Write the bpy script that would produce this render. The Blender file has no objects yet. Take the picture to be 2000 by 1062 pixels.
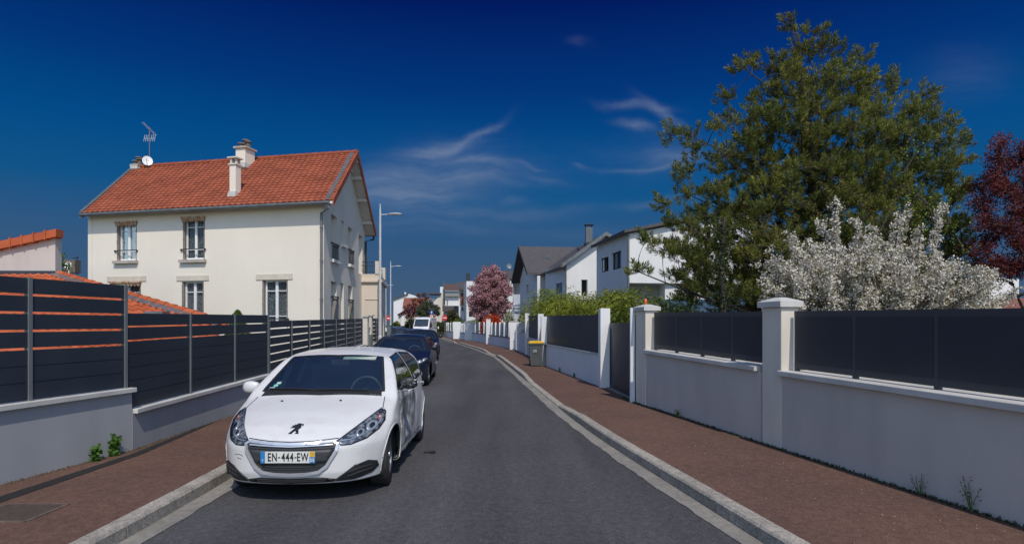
import bpy, bmesh, math, random
import numpy as np
from mathutils import Vector, Matrix
from mathutils.bvhtree import BVHTree
from mathutils.geometry import delaunay_2d_cdt
R = math.radians
scene = bpy.context.scene
col = scene.collection
rng = np.random.default_rng(7)
random.seed(7)

# ------------------------------------------------------------------ camera
H = 1.75
F = 1200.0 / 2000.0
HY = 632.0
cam_d = bpy.data.cameras.new('camera')
cam = bpy.data.objects.new('camera', cam_d)
col.objects.link(cam)
cam.location = (0, 0, H)
cam.rotation_euler = (R(90), 0, 0)
cam_d.sensor_width = 36
cam_d.lens = 36 * F
cam_d.shift_y = (HY - 531) / 2000.0
cam_d.clip_end = 3000
scene.camera = cam

# ------------------------------------------------------------------ sun and sky
HEAD = R(-14.0)       # direction the light travels, from +Y towards +X
ELEV = R(50.0)
sun_d = bpy.data.lights.new('sun', 'SUN')
sun_d.energy = 3.4
sun_d.angle = R(0.5)
sun_d.color = (1.0, 0.92, 0.80)
sun = bpy.data.objects.new('sun', sun_d)
col.objects.link(sun)
ldir = Vector((math.sin(HEAD) * math.cos(ELEV), math.cos(HEAD) * math.cos(ELEV), -math.sin(ELEV)))
sun.rotation_euler = ldir.to_track_quat('-Z', 'Y').to_euler()
sun.location = (0, 0, 40)

world = bpy.data.worlds.new('World')
scene.world = world
world.use_nodes = True
wt = world.node_tree
wt.nodes.clear()
def N(t, kind, **kw):
    n = t.nodes.new(kind)
    for k, v in kw.items():
        setattr(n, k, v)
    return n
def MA(t, op, a, b=None, c=None, clamp=False):
    n = t.nodes.new('ShaderNodeMath'); n.operation = op; n.use_clamp = clamp
    for i, v in enumerate((a, b, c)):
        if v is None: continue
        if isinstance(v, (int, float)): n.inputs[i].default_value = v
        else: t.links.new(v, n.inputs[i])
    return n.outputs[0]
def MIX(t, fac, a, b, blend='MIX'):
    n = t.nodes.new('ShaderNodeMix'); n.data_type = 'RGBA'; n.blend_type = blend
    for s, v in ((n.inputs['Factor'], fac), (n.inputs['A'], a), (n.inputs['B'], b)):
        if isinstance(v, (int, float)): s.default_value = v
        elif isinstance(v, tuple): s.default_value = (v[0], v[1], v[2], 1)
        else: t.links.new(v, s)
    return n.outputs['Result']
def RAMP(t, fac, stops, interp='LINEAR'):
    n = t.nodes.new('ShaderNodeValToRGB'); n.color_ramp.interpolation = interp
    els = n.color_ramp.elements
    while len(els) < len(stops): els.new(0.5)
    for e, (p, c) in zip(els, stops):
        e.position = p; e.color = (c[0], c[1], c[2], 1) if isinstance(c, tuple) else (c, c, c, 1)
    t.links.new(fac, n.inputs[0])
    return n.outputs[0]
sky = N(wt, 'ShaderNodeTexSky', sky_type='NISHITA')
sky.sun_disc = False
sky.sun_elevation = ELEV
sky.sun_rotation = math.atan2(-ldir.x, -ldir.y)
sky.air_density = 1.3; sky.dust_density = 0.6; sky.ozone_density = 3.0
tc = N(wt, 'ShaderNodeTexCoord')
sep = N(wt, 'ShaderNodeSeparateXYZ'); wt.links.new(tc.outputs['Generated'], sep.inputs[0])
dx, dy, dz = sep.outputs
horiz = MA(wt, 'SQRT', MA(wt, 'ADD', MA(wt, 'MULTIPLY', dx, dx), MA(wt, 'MULTIPLY', dy, dy)))
# deep polarised blue on the side of the sky away from the sun
blue = RAMP(wt, MA(wt, 'DIVIDE', dz, MA(wt, 'MAXIMUM', horiz, .05)), [
    (0.0, (0.062, 0.108, 0.180)), (0.05, (0.052, 0.105, 0.190)), (0.12, (0.034, 0.098, 0.215)), (0.20, (0.006, 0.088, 0.245)), (0.28, (0.0008, 0.070, 0.245)),
    (0.38, (0.0006, 0.036, 0.190)), (0.52, (0.0006, 0.0105, 0.118)), (1.0, (0.0010, 0.006, 0.07))])
natural = MIX(wt, 1.0, sky.outputs[0], (0.16, 0.165, 0.18), 'MULTIPLY')
side = MA(wt, 'MULTIPLY_ADD', dy, 2.2, 0.62, clamp=True)
side = MA(wt, 'MULTIPLY', side, MA(wt, 'SUBTRACT', 1.9, MA(wt, 'MULTIPLY', dz, 1.6), clamp=True), clamp=True)
skycol = MIX(wt, side, natural, blue)
# cirrus wisps
u = MA(wt, 'DIVIDE', dx, MA(wt, 'MAXIMUM', dy, .05))
v = MA(wt, 'DIVIDE', dz, MA(wt, 'MAXIMUM', dy, .05))
cb = N(wt, 'ShaderNodeCombineXYZ'); wt.links.new(u, cb.inputs[0]); wt.links.new(v, cb.inputs[1])
wn = N(wt, 'ShaderNodeTexNoise'); wn.inputs['Scale'].default_value = 9; wn.inputs['Detail'].default_value = 6
wt.links.new(cb.outputs[0], wn.inputs['Vector'])
ws = N(wt, 'ShaderNodeSeparateXYZ'); wt.links.new(wn.outputs['Color'], ws.inputs[0])
uw = MA(wt, 'ADD', u, MA(wt, 'MULTIPLY', MA(wt, 'SUBTRACT', ws.outputs[0], .5), .07))
vw = MA(wt, 'ADD', v, MA(wt, 'MULTIPLY', MA(wt, 'SUBTRACT', ws.outputs[1], .5), .05))
wisps = [ # px, py, half length, half width, angle, strength
    (930, 262, 52, 9, 32, .85), (878, 288, 60, 13, 12, .75), (925, 315, 66, 9, -6, .8), (835, 300, 60, 16, 4, .45),
    (830, 350, 150, 30, 3, .55), (760, 372, 120, 44, 0, .6), (900, 348, 90, 10, -4, .45), (820, 385, 120, 16, 0, .3),
    (1240, 206, 48, 8, -6, .95), (1288, 222, 42, 8, -38, .7), (1243, 242, 30, 7, -14, .9), (1320, 310, 56, 14, -4, .65), (1270, 326, 90, 5, 1, .45),
    (1030, 323, 26, 4, -10, .5), (1135, 322, 16, 4, -6, .5), (1065, 352, 40, 7, -8, .35), (1270, 395, 60, 9, 4, .4), (1130, 78, 22, 10, 0, .22),
    (1005, 392, 24, 7, 0, .35), (1060, 415, 90, 12, 6, .25), (900, 415, 150, 14, 0, .3), (820, 445, 160, 16, 0, .3), (900, 330, 210, 60, 0, .14), (1290, 300, 120, 40, 0, .16), (1880, 150, 90, 50, 10, .16), (1100, 455, 160, 14, 0, .14)]
tot = None
for (px, py, la, lb, ang, st) in wisps:
    cu, cv, a = (px - 1000) / 1200, (HY - py) / 1200, R(ang)
    du = MA(wt, 'SUBTRACT', uw, cu); dv = MA(wt, 'SUBTRACT', vw, cv)
    la /= 1200; lb /= 1200
    A_ = MA(wt, 'MULTIPLY_ADD', du, math.cos(a) / la, MA(wt, 'MULTIPLY', dv, math.sin(a) / la))
    B_ = MA(wt, 'MULTIPLY_ADD', du, -math.sin(a) / lb, MA(wt, 'MULTIPLY', dv, math.cos(a) / lb))
    q = MA(wt, 'ADD', MA(wt, 'MULTIPLY', A_, A_), MA(wt, 'MULTIPLY', B_, B_))
    m = MA(wt, 'MULTIPLY', MA(wt, 'EXPONENT', MA(wt, 'MULTIPLY', q, -1.0)), st)
    tot = m if tot is None else MA(wt, 'ADD', tot, m)
mp = N(wt, 'ShaderNodeMapping'); mp.inputs['Scale'].default_value = (9, 55, 1); mp.inputs['Rotation'].default_value = (0, 0, R(6))
cb2 = N(wt, 'ShaderNodeCombineXYZ'); wt.links.new(uw, cb2.inputs[0]); wt.links.new(vw, cb2.inputs[1])
wt.links.new(cb2.outputs[0], mp.inputs[0])
fn = N(wt, 'ShaderNodeTexNoise'); fn.inputs['Scale'].default_value = 1.0; fn.inputs['Detail'].default_value = 8; fn.inputs['Roughness'].default_value = .62
wt.links.new(mp.outputs[0], fn.inputs['Vector'])
fib = RAMP(wt, fn.outputs['Fac'], [(0.25, 0.25), (0.7, 1.0)])
cl = MA(wt, 'MULTIPLY', MA(wt, 'MULTIPLY', tot, fib), MA(wt, 'GREATER_THAN', dy, 0.1), clamp=True)
skycol = MIX(wt, MA(wt, 'MULTIPLY', cl, .62), skycol, (0.20, 0.255, 0.37))
bg = N(wt, 'ShaderNodeBackground'); bg.inputs['Strength'].default_value = 1.0
wt.links.new(skycol, bg.inputs['Color'])
wo = N(wt, 'ShaderNodeOutputWorld'); wt.links.new(bg.outputs[0], wo.inputs[0])

scene.view_settings.view_transform = 'Standard'
scene.view_settings.look = 'None'
scene.view_settings.exposure = 0.0
scene.view_settings.gamma = 1.0

# ------------------------------------------------------------------ materials
MATS = {}
def mat(name, c1, c2=None, rough=0.8, scale=4.0, bump=0.0, bscale=60.0, metal=0.0, spec=0.5, detail=5.0, stretch=None, coat=0.0, r2=None, lo=.35, hi=.65):
    if name in MATS: return MATS[name]
    m = bpy.data.materials.new(name); m.use_nodes = True
    t = m.node_tree; b = t.nodes['Principled BSDF']
    b.inputs['Roughness'].default_value = rough
    b.inputs['Metallic'].default_value = metal
    b.inputs['Specular IOR Level'].default_value = spec
    b.inputs['Coat Weight'].default_value = coat
    b.inputs['Coat Roughness'].default_value = 0.04
    tcn = N(t, 'ShaderNodeTexCoord'); vec = tcn.outputs['Object']
    if stretch:
        mpn = N(t, 'ShaderNodeMapping'); mpn.inputs['Scale'].default_value = stretch
        t.links.new(vec, mpn.inputs[0]); vec = mpn.outputs[0]
    if c2 is None: c2 = tuple(x * .85 for x in c1)
    n = N(t, 'ShaderNodeTexNoise'); n.inputs['Scale'].default_value = scale; n.inputs['Detail'].default_value = detail
    t.links.new(vec, n.inputs['Vector'])
    cr = RAMP(t, n.outputs['Fac'], [(lo, c1), (hi, c2)])
    t.links.new(cr, b.inputs['Base Color'])
    if r2 is not None:
        t.links.new(MA(t, 'MULTIPLY_ADD', n.outputs['Fac'], r2 - rough, rough), b.inputs['Roughness'])
    if bump:
        n2 = N(t, 'ShaderNodeTexNoise'); n2.inputs['Scale'].default_value = bscale; n2.inputs['Detail'].default_value = 4
        t.links.new(tcn.outputs['Object'], n2.inputs['Vector'])
        bp = N(t, 'ShaderNodeBump'); bp.inputs['Strength'].default_value = bump; bp.inputs['Distance'].default_value = .01
        t.links.new(n2.outputs['Fac'], bp.inputs['Height']); t.links.new(bp.outputs[0], b.inputs['Normal'])
    MATS[name] = m
    return m
def bsdf(m): return m.node_tree.nodes['Principled BSDF']

def ground_mat(name, base, speck_lo, speck_hi, patch, bump=.5, s1=.25, crack=0.0, streak=None):
    m = bpy.data.materials.new(name); m.use_nodes = True
    t = m.node_tree; b = t.nodes['Principled BSDF']; b.inputs['Roughness'].default_value = .88
    b.inputs['Specular IOR Level'].default_value = .3
    o = N(t, 'ShaderNodeTexCoord').outputs['Object']
    n1 = N(t, 'ShaderNodeTexNoise'); n1.inputs['Scale'].default_value = s1; n1.inputs['Detail'].default_value = 6
    t.links.new(o, n1.inputs['Vector'])
    c = RAMP(t, n1.outputs['Fac'], [(.35, base), (.65, patch)])
    if streak:
        mpn = N(t, 'ShaderNodeMapping'); mpn.inputs['Scale'].default_value = streak; mpn.inputs['Rotation'].default_value = (0, 0, R(-4))
        t.links.new(o, mpn.inputs[0])
        n4 = N(t, 'ShaderNodeTexNoise'); n4.inputs['Scale'].default_value = 1; n4.inputs['Detail'].default_value = 3
        t.links.new(mpn.outputs[0], n4.inputs['Vector'])
        c = MIX(t, 1.0, c, RAMP(t, n4.outputs['Fac'], [(.35, .80), (.65, 1.16)]), 'MULTIPLY')
    v1 = N(t, 'ShaderNodeTexVoronoi'); v1.inputs['Scale'].default_value = 70
    t.links.new(o, v1.inputs['Vector'])
    c = MIX(t, 1.0, c, RAMP(t, v1.outputs['Color'], [(0.0, speck_lo), (1.0, speck_hi)]), 'MULTIPLY')
    n3 = N(t, 'ShaderNodeTexNoise'); n3.inputs['Scale'].default_value = 14; n3.inputs['Detail'].default_value = 8
    t.links.new(o, n3.inputs['Vector'])
    c = MIX(t, 1.0, c, RAMP(t, n3.outputs['Fac'], [(.3, .82), (.7, 1.15)]), 'MULTIPLY')
    if crack:
        vc = N(t, 'ShaderNodeTexVoronoi'); vc.feature = 'DISTANCE_TO_EDGE'; vc.inputs['Scale'].default_value = .45
        wv = N(t, 'ShaderNodeVectorMath'); wv.operation = 'ADD'
        t.links.new(o, wv.inputs[0]); t.links.new(n3.outputs['Color'], wv.inputs[1]); t.links.new(wv.outputs[0], vc.inputs['Vector'])
        k = RAMP(t, vc.outputs['Distance'], [(0.0, 1 - crack), (0.007, 1.0)])
        c = MIX(t, 1.0, c, k, 'MULTIPLY')
    t.links.new(c, b.inputs['Base Color'])
    bp = N(t, 'ShaderNodeBump'); bp.inputs['Strength'].default_value = bump; bp.inputs['Distance'].default_value = .004
    t.links.new(v1.outputs['Distance'], bp.inputs['Height']); t.links.new(bp.outputs[0], b.inputs['Normal'])
    MATS[name] = m
    return m

M_road = ground_mat('asphalt', (.052, .051, .055), .68, 1.45, (.064, .062, .066), bump=.7, crack=.28, streak=(1.3, .10, 1))
M_pave = ground_mat('red_asphalt', (.118, .064, .047), .72, 1.35, (.094, .054, .041), bump=.6, s1=.8)
M_gutter = ground_mat('gutter_concrete', (.235, .22, .195), .85, 1.12, (.18, .168, .15), bump=.3, s1=1.5)
M_kerb = ground_mat('kerb_stone', (.34, .31, .27), .65, 1.3, (.25, .23, .20), bump=.5, s1=2.5)
M_ground = ground_mat('garden_soil', (.06, .07, .03), .7, 1.3, (.05, .045, .03), bump=.5)
M_darkstrip = mat('dark_strip_matt', (.006, .0055, .0055), (.012, .011, .011), rough=.9, scale=9, bump=.3)  # near-black tone for the strip on the left pavement

def render_mat(name, c1, c2, grime=.75, scale=.8, bump=.35):
    """rendered wall: fine grain, soft stains and vertical rain streaks"""
    m = bpy.data.materials.new(name); m.use_nodes = True
    t = m.node_tree; b = t.nodes['Principled BSDF']; b.inputs['Roughness'].default_value = .9
    b.inputs['Specular IOR Level'].default_value = .2
    o = N(t, 'ShaderNodeTexCoord').outputs['Object']
    n1 = N(t, 'ShaderNodeTexNoise'); n1.inputs['Scale'].default_value = scale; n1.inputs['Detail'].default_value = 7
    t.links.new(o, n1.inputs['Vector'])
    c = RAMP(t, n1.outputs['Fac'], [(.3, c1), (.7, c2)])
    mpn = N(t, 'ShaderNodeMapping'); mpn.inputs['Scale'].default_value = (2.6, 2.6, .45); t.links.new(o, mpn.inputs[0])
    n2 = N(t, 'ShaderNodeTexNoise'); n2.inputs['Scale'].default_value = 1.2; n2.inputs['Detail'].default_value = 5
    t.links.new(mpn.outputs[0], n2.inputs['Vector'])
    c = MIX(t, 1.0, c, RAMP(t, n2.outputs['Fac'], [(.25, grime), (.6, 1.0)]), 'MULTIPLY')
    t.links.new(c, b.inputs['Base Color'])
    n3 = N(t, 'ShaderNodeTexNoise'); n3.inputs['Scale'].default_value = 90; n3.inputs['Detail'].default_value = 3
    t.links.new(o, n3.inputs['Vector'])
    bp = N(t, 'ShaderNodeBump'); bp.inputs['Strength'].default_value = bump; bp.inputs['Distance'].default_value = .006
    t.links.new(n3.outputs['Fac'], bp.inputs['Height']); t.links.new(bp.outputs[0], b.inputs['Normal'])
    MATS[name] = m
    return m
M_cream = render_mat('cream_render', (.72, .665, .575), (.685, .63, .54), .98)
M_gable = render_mat('grey_cream_render', (.66, .62, .55), (.60, .565, .50), .9)
M_annex = render_mat('beige_render', (.60, .52, .43), (.55, .48, .40), .97)
M_wallL = render_mat('left_wall_render', (.33, .34, .355), (.285, .295, .31), .90)
M_wallR = render_mat('right_wall_render', (.50, .465, .435), (.44, .41, .385), .90)
M_pillar = render_mat('pillar_render', (.62, .575, .50), (.56, .52, .46), .88)
M_white = render_mat('white_render', (.66, .66, .655), (.62, .62, .615), .975)
M_bluewhite = render_mat('shade_tinted_white_render', (.60, .62, .65), (.56, .58, .61), .96)  # white render with the blue of shade mixed in, for street-facing walls
M_cope = mat('coping_stone', (.52, .51, .49), (.42, .41, .39), rough=.85, scale=3, bump=.3)
M_anth = mat('anthracite_aluminium', (.016, .024, .036), (.021, .030, .044), rough=.42, scale=2, spec=.45, r2=.55)
M_anthF = mat('anthracite_frame', (.034, .037, .046), (.04, .043, .052), rough=.5, scale=1.5)
M_anthR = mat('anthracite_sheet', (.020, .023, .034), (.025, .029, .041), rough=.5, scale=1.5, spec=.4, r2=.62)
M_post = mat('grey_aluminium', (.13, .145, .155), rough=.45, scale=3, spec=.5)
M_zinc = mat('zinc', (.16, .17, .18), (.11, .12, .125), rough=.5, scale=5, metal=.35)
M_darkmetal = mat('dark_iron', (.02, .024, .03), rough=.5, scale=5)
M_pvc = mat('white_pvc', (.72, .72, .72), (.66, .66, .66), rough=.35, scale=2)
M_lamp = mat('galvanised_paint', (.48, .50, .52), (.40, .42, .44), rough=.45, scale=2)
M_stone = mat('lintel_stone', (.58, .52, .42), (.50, .45, .37), rough=.85, scale=4, bump=.3)
M_sill = mat('sill_stone', (.40, .36, .32), (.30, .27, .24), rough=.85, scale=6, bump=.3)
M_taupe = mat('shutter_metal', (.30, .26, .22), (.22, .19, .16), rough=.6, scale=12)
M_slate = mat('slate_roof', (.055, .050, .053), (.075, .068, .070), rough=.75, scale=5, bump=.4, bscale=20)
M_brownroof = mat('brown_roof', (.10, .055, .045), (.075, .045, .04), rough=.85, scale=4, bump=.5, bscale=12)
M_redroof = mat('far_red_roof', (.22, .075, .045), (.16, .06, .04), rough=.85, scale=4, bump=.5, bscale=12)
M_brick = mat('chimney_brick', (.16, .13, .10), (.10, .08, .065), rough=.9, scale=14, bump=.5)
M_clad = mat('grey_cladding', (.26, .24, .22), (.20, .19, .175), rough=.8, scale=3, stretch=(1, 1, 14), bump=.2)
M_soffit = mat('white_soffit', (.66, .64, .60), (.60, .58, .55), rough=.8, scale=4)
M_bark = mat('bark', (.060, .045, .035), (.030, .024, .02), rough=.95, scale=14, bump=.9, bscale=30)
M_black = mat('black_plastic', (.012, .012, .013), (.018, .018, .02), rough=.5, scale=8)
M_rubber = mat('tyre_rubber', (.016, .016, .017), (.026, .025, .025), rough=.8, scale=20, bump=.6, bscale=90)
M_chrome = mat('chrome', (.62, .64, .68), rough=.3, metal=.55, scale=3)
M_alloy = mat('alloy', (.30, .31, .32), (.24, .25, .26), rough=.35, metal=.8, scale=6)
M_orange = mat('orange_plastic', (.55, .12, .02), rough=.4, scale=5)
M_yellow = mat('yellow_plastic', (.62, .38, .015), (.55, .33, .012), rough=.5, scale=5)
M_bin = mat('bin_plastic', (.055, .065, .068), (.075, .085, .088), rough=.55, scale=6)
M_green = mat('cabinet_green', (.10, .13, .12), rough=.6, scale=3)
M_red = mat('sign_red', (.50, .03, .025), rough=.4, scale=3)
M_blue = mat('sign_blue', (.02, .09, .42), rough=.4, scale=3)
M_signw = mat('sign_white', (.75, .75, .75), rough=.4, scale=3)

def tile_mat(name, c1, c2, c3):
    m = bpy.data.materials.new(name); m.use_nodes = True
    t = m.node_tree; b = t.nodes['Principled BSDF']; b.inputs['Roughness'].default_value = .8
    b.inputs['Specular IOR Level'].default_value = .25
    geo = N(t, 'ShaderNodeNewGeometry')
    c = RAMP(t, geo.outputs['Random Per Island'], [(0.0, c1), (.5, c2), (1.0, c3)])
    o = N(t, 'ShaderNodeTexCoord').outputs['Object']
    n = N(t, 'ShaderNodeTexNoise'); n.inputs['Scale'].default_value = 1.3; n.inputs['Detail'].default_value = 8
    t.links.new(o, n.inputs['Vector'])
    c = MIX(t, 1.0, c, RAMP(t, n.outputs['Fac'], [(.3, .78), (.65, 1.1)]), 'MULTIPLY')
    t.links.new(c, b.inputs['Base Color'])
    MATS[name] = m
    return m
M_tile = tile_mat('terracotta_tiles', (.262, .070, .036), (.285, .079, .039), (.24, .062, .033))
M_tile2 = tile_mat('orange_tiles', (.42, .10, .040), (.45, .115, .045), (.38, .09, .036))

def glass_mat(name, tint, gloss=.5, rough=.02, fm=.9):
    m = bpy.data.materials.new(name); m.use_nodes = True
    t = m.node_tree; t.nodes.clear()
    tr = N(t, 'ShaderNodeBsdfTransparent'); tr.inputs[0].default_value = (*tint, 1)
    gl = N(t, 'ShaderNodeBsdfGlossy'); gl.inputs['Roughness'].default_value = rough; gl.inputs[0].default_value = (.9, .95, 1, 1)
    o = N(t, 'ShaderNodeTexCoord').outputs['Object']
    nz = N(t, 'ShaderNodeTexNoise'); nz.inputs['Scale'].default_value = 3
    t.links.new(o, nz.inputs['Vector'])
    fr = N(t, 'ShaderNodeFresnel'); fr.inputs[0].default_value = 1.5
    f = MA(t, 'MULTIPLY_ADD', fr.outputs[0], fm, MA(t, 'MULTIPLY_ADD', nz.outputs['Fac'], gloss * .05, gloss * .04), clamp=True)
    mx = N(t, 'ShaderNodeMixShader')
    t.links.new(f, mx.inputs[0]); t.links.new(tr.outputs[0], mx.inputs[1]); t.links.new(gl.outputs[0], mx.inputs[2])
    out = N(t, 'ShaderNodeOutputMaterial'); t.links.new(mx.outputs[0], out.inputs[0])
    MATS[name] = m
    return m
M_glass = glass_mat('car_glass', (.76, .90, .88), 2.6)
M_winglass = glass_mat('window_glass', (.6, .65, .67), .1, fm=.4)
M_lens = glass_mat('lamp_lens', (.82, .86, .9), 1.0)
M_darkglass = mat('dark_glass', (.018, .026, .036), (.03, .04, .05), rough=.08, scale=1.5, spec=.8)
M_lace = mat('lace_curtain', (.34, .35, .36), (.06, .065, .07), rough=.9, scale=34, detail=2, lo=.42, hi=.58, stretch=(1, 1, .6))
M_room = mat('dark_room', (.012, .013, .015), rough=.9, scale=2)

def leaf_mat(name, stops, rough=.6, trans=.25, scale=1.2):
    m = bpy.data.materials.new(name); m.use_nodes = True
    t = m.node_tree; b = t.nodes['Principled BSDF']; b.inputs['Roughness'].default_value = rough
    b.inputs['Specular IOR Level'].default_value = .25
    geo = N(t, 'ShaderNodeNewGeometry')
    o = N(t, 'ShaderNodeTexCoord').outputs['Object']
    n = N(t, 'ShaderNodeTexNoise'); n.inputs['Scale'].default_value = scale; n.inputs['Detail'].default_value = 3
    t.links.new(o, n.inputs['Vector'])
    f = MA(t, 'ADD', MA(t, 'MULTIPLY', geo.outputs['Random Per Island'], .55), MA(t, 'MULTIPLY_ADD', n.outputs['Fac'], 1.3, -.42), clamp=True)
    c = RAMP(t, f, stops)
    t.links.new(c, b.inputs['Base Color'])
    tl = N(t, 'ShaderNodeBsdfTranslucent'); t.links.new(c, tl.inputs[0])
    mx = N(t, 'ShaderNodeMixShader'); mx.inputs[0].default_value = trans
    t.links.new(b.outputs[0], mx.inputs[1]); t.links.new(tl.outputs[0], mx.inputs[2])
    t.links.new(mx.outputs[0], t.nodes['Material Output'].inputs[0])
    MATS[name] = m
    return m
L_pine = leaf_mat('pine_needles', [(0, (.042, .068, .018)), (.45, (.105, .130, .028)), (1, (.26, .24, .045))], scale=.7)
L_pine2 = leaf_mat('pine_needles_brown', [(0, (.07, .045, .015)), (1, (.13, .09, .03))])
L_lime = leaf_mat('lime_leaves', [(0, (.09, .16, .02)), (1, (.19, .28, .03))])
L_blossom = leaf_mat('white_blossom', [(0, (.45, .41, .34)), (.5, (.64, .60, .53)), (1, (.74, .71, .65))], trans=.3)
L_olive = leaf_mat('young_bronze_leaves', [(0, (.10, .10, .02)), (1, (.20, .15, .03))])
L_plum = leaf_mat('plum_leaves', [(0, (.055, .012, .014)), (.6, (.11, .020, .022)), (1, (.22, .045, .036))])
L_pink = leaf_mat('pink_blossom', [(0, (.20, .06, .08)), (.45, (.58, .32, .36)), (1, (.74, .50, .52))], trans=.45)
L_bronze = leaf_mat('bronze_leaves', [(0, (.07, .03, .02)), (1, (.15, .08, .03))])
L_bamboo = leaf_mat('bamboo_leaves', [(0, (.07, .11, .014)), (.5, (.15, .19, .022)), (1, (.32, .31, .035))], scale=.9)
L_hedge = leaf_mat('hedge_leaves', [(0, (.05, .09, .012)), (1, (.16, .24, .03))])
L_dark = leaf_mat('dark_leaves', [(0, (.020, .035, .010)), (1, (.05, .07, .02))])
L_olivetree = leaf_mat('grey_green_leaves', [(0, (.04, .055, .03)), (1, (.10, .12, .07))])
L_redbush = leaf_mat('red_leaves', [(0, (.35, .03, .012)), (1, (.55, .08, .02))])
L_redbrown = leaf_mat('red_brown_leaves', [(0, (.09, .03, .02)), (1, (.19, .07, .04))])
L_weed = leaf_mat('weed_leaves', [(0, (.04, .10, .012)), (1, (.09, .20, .03))])
L_dry = leaf_mat('dry_leaves', [(0, (.07, .06, .03)), (1, (.18, .14, .07))])

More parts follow.
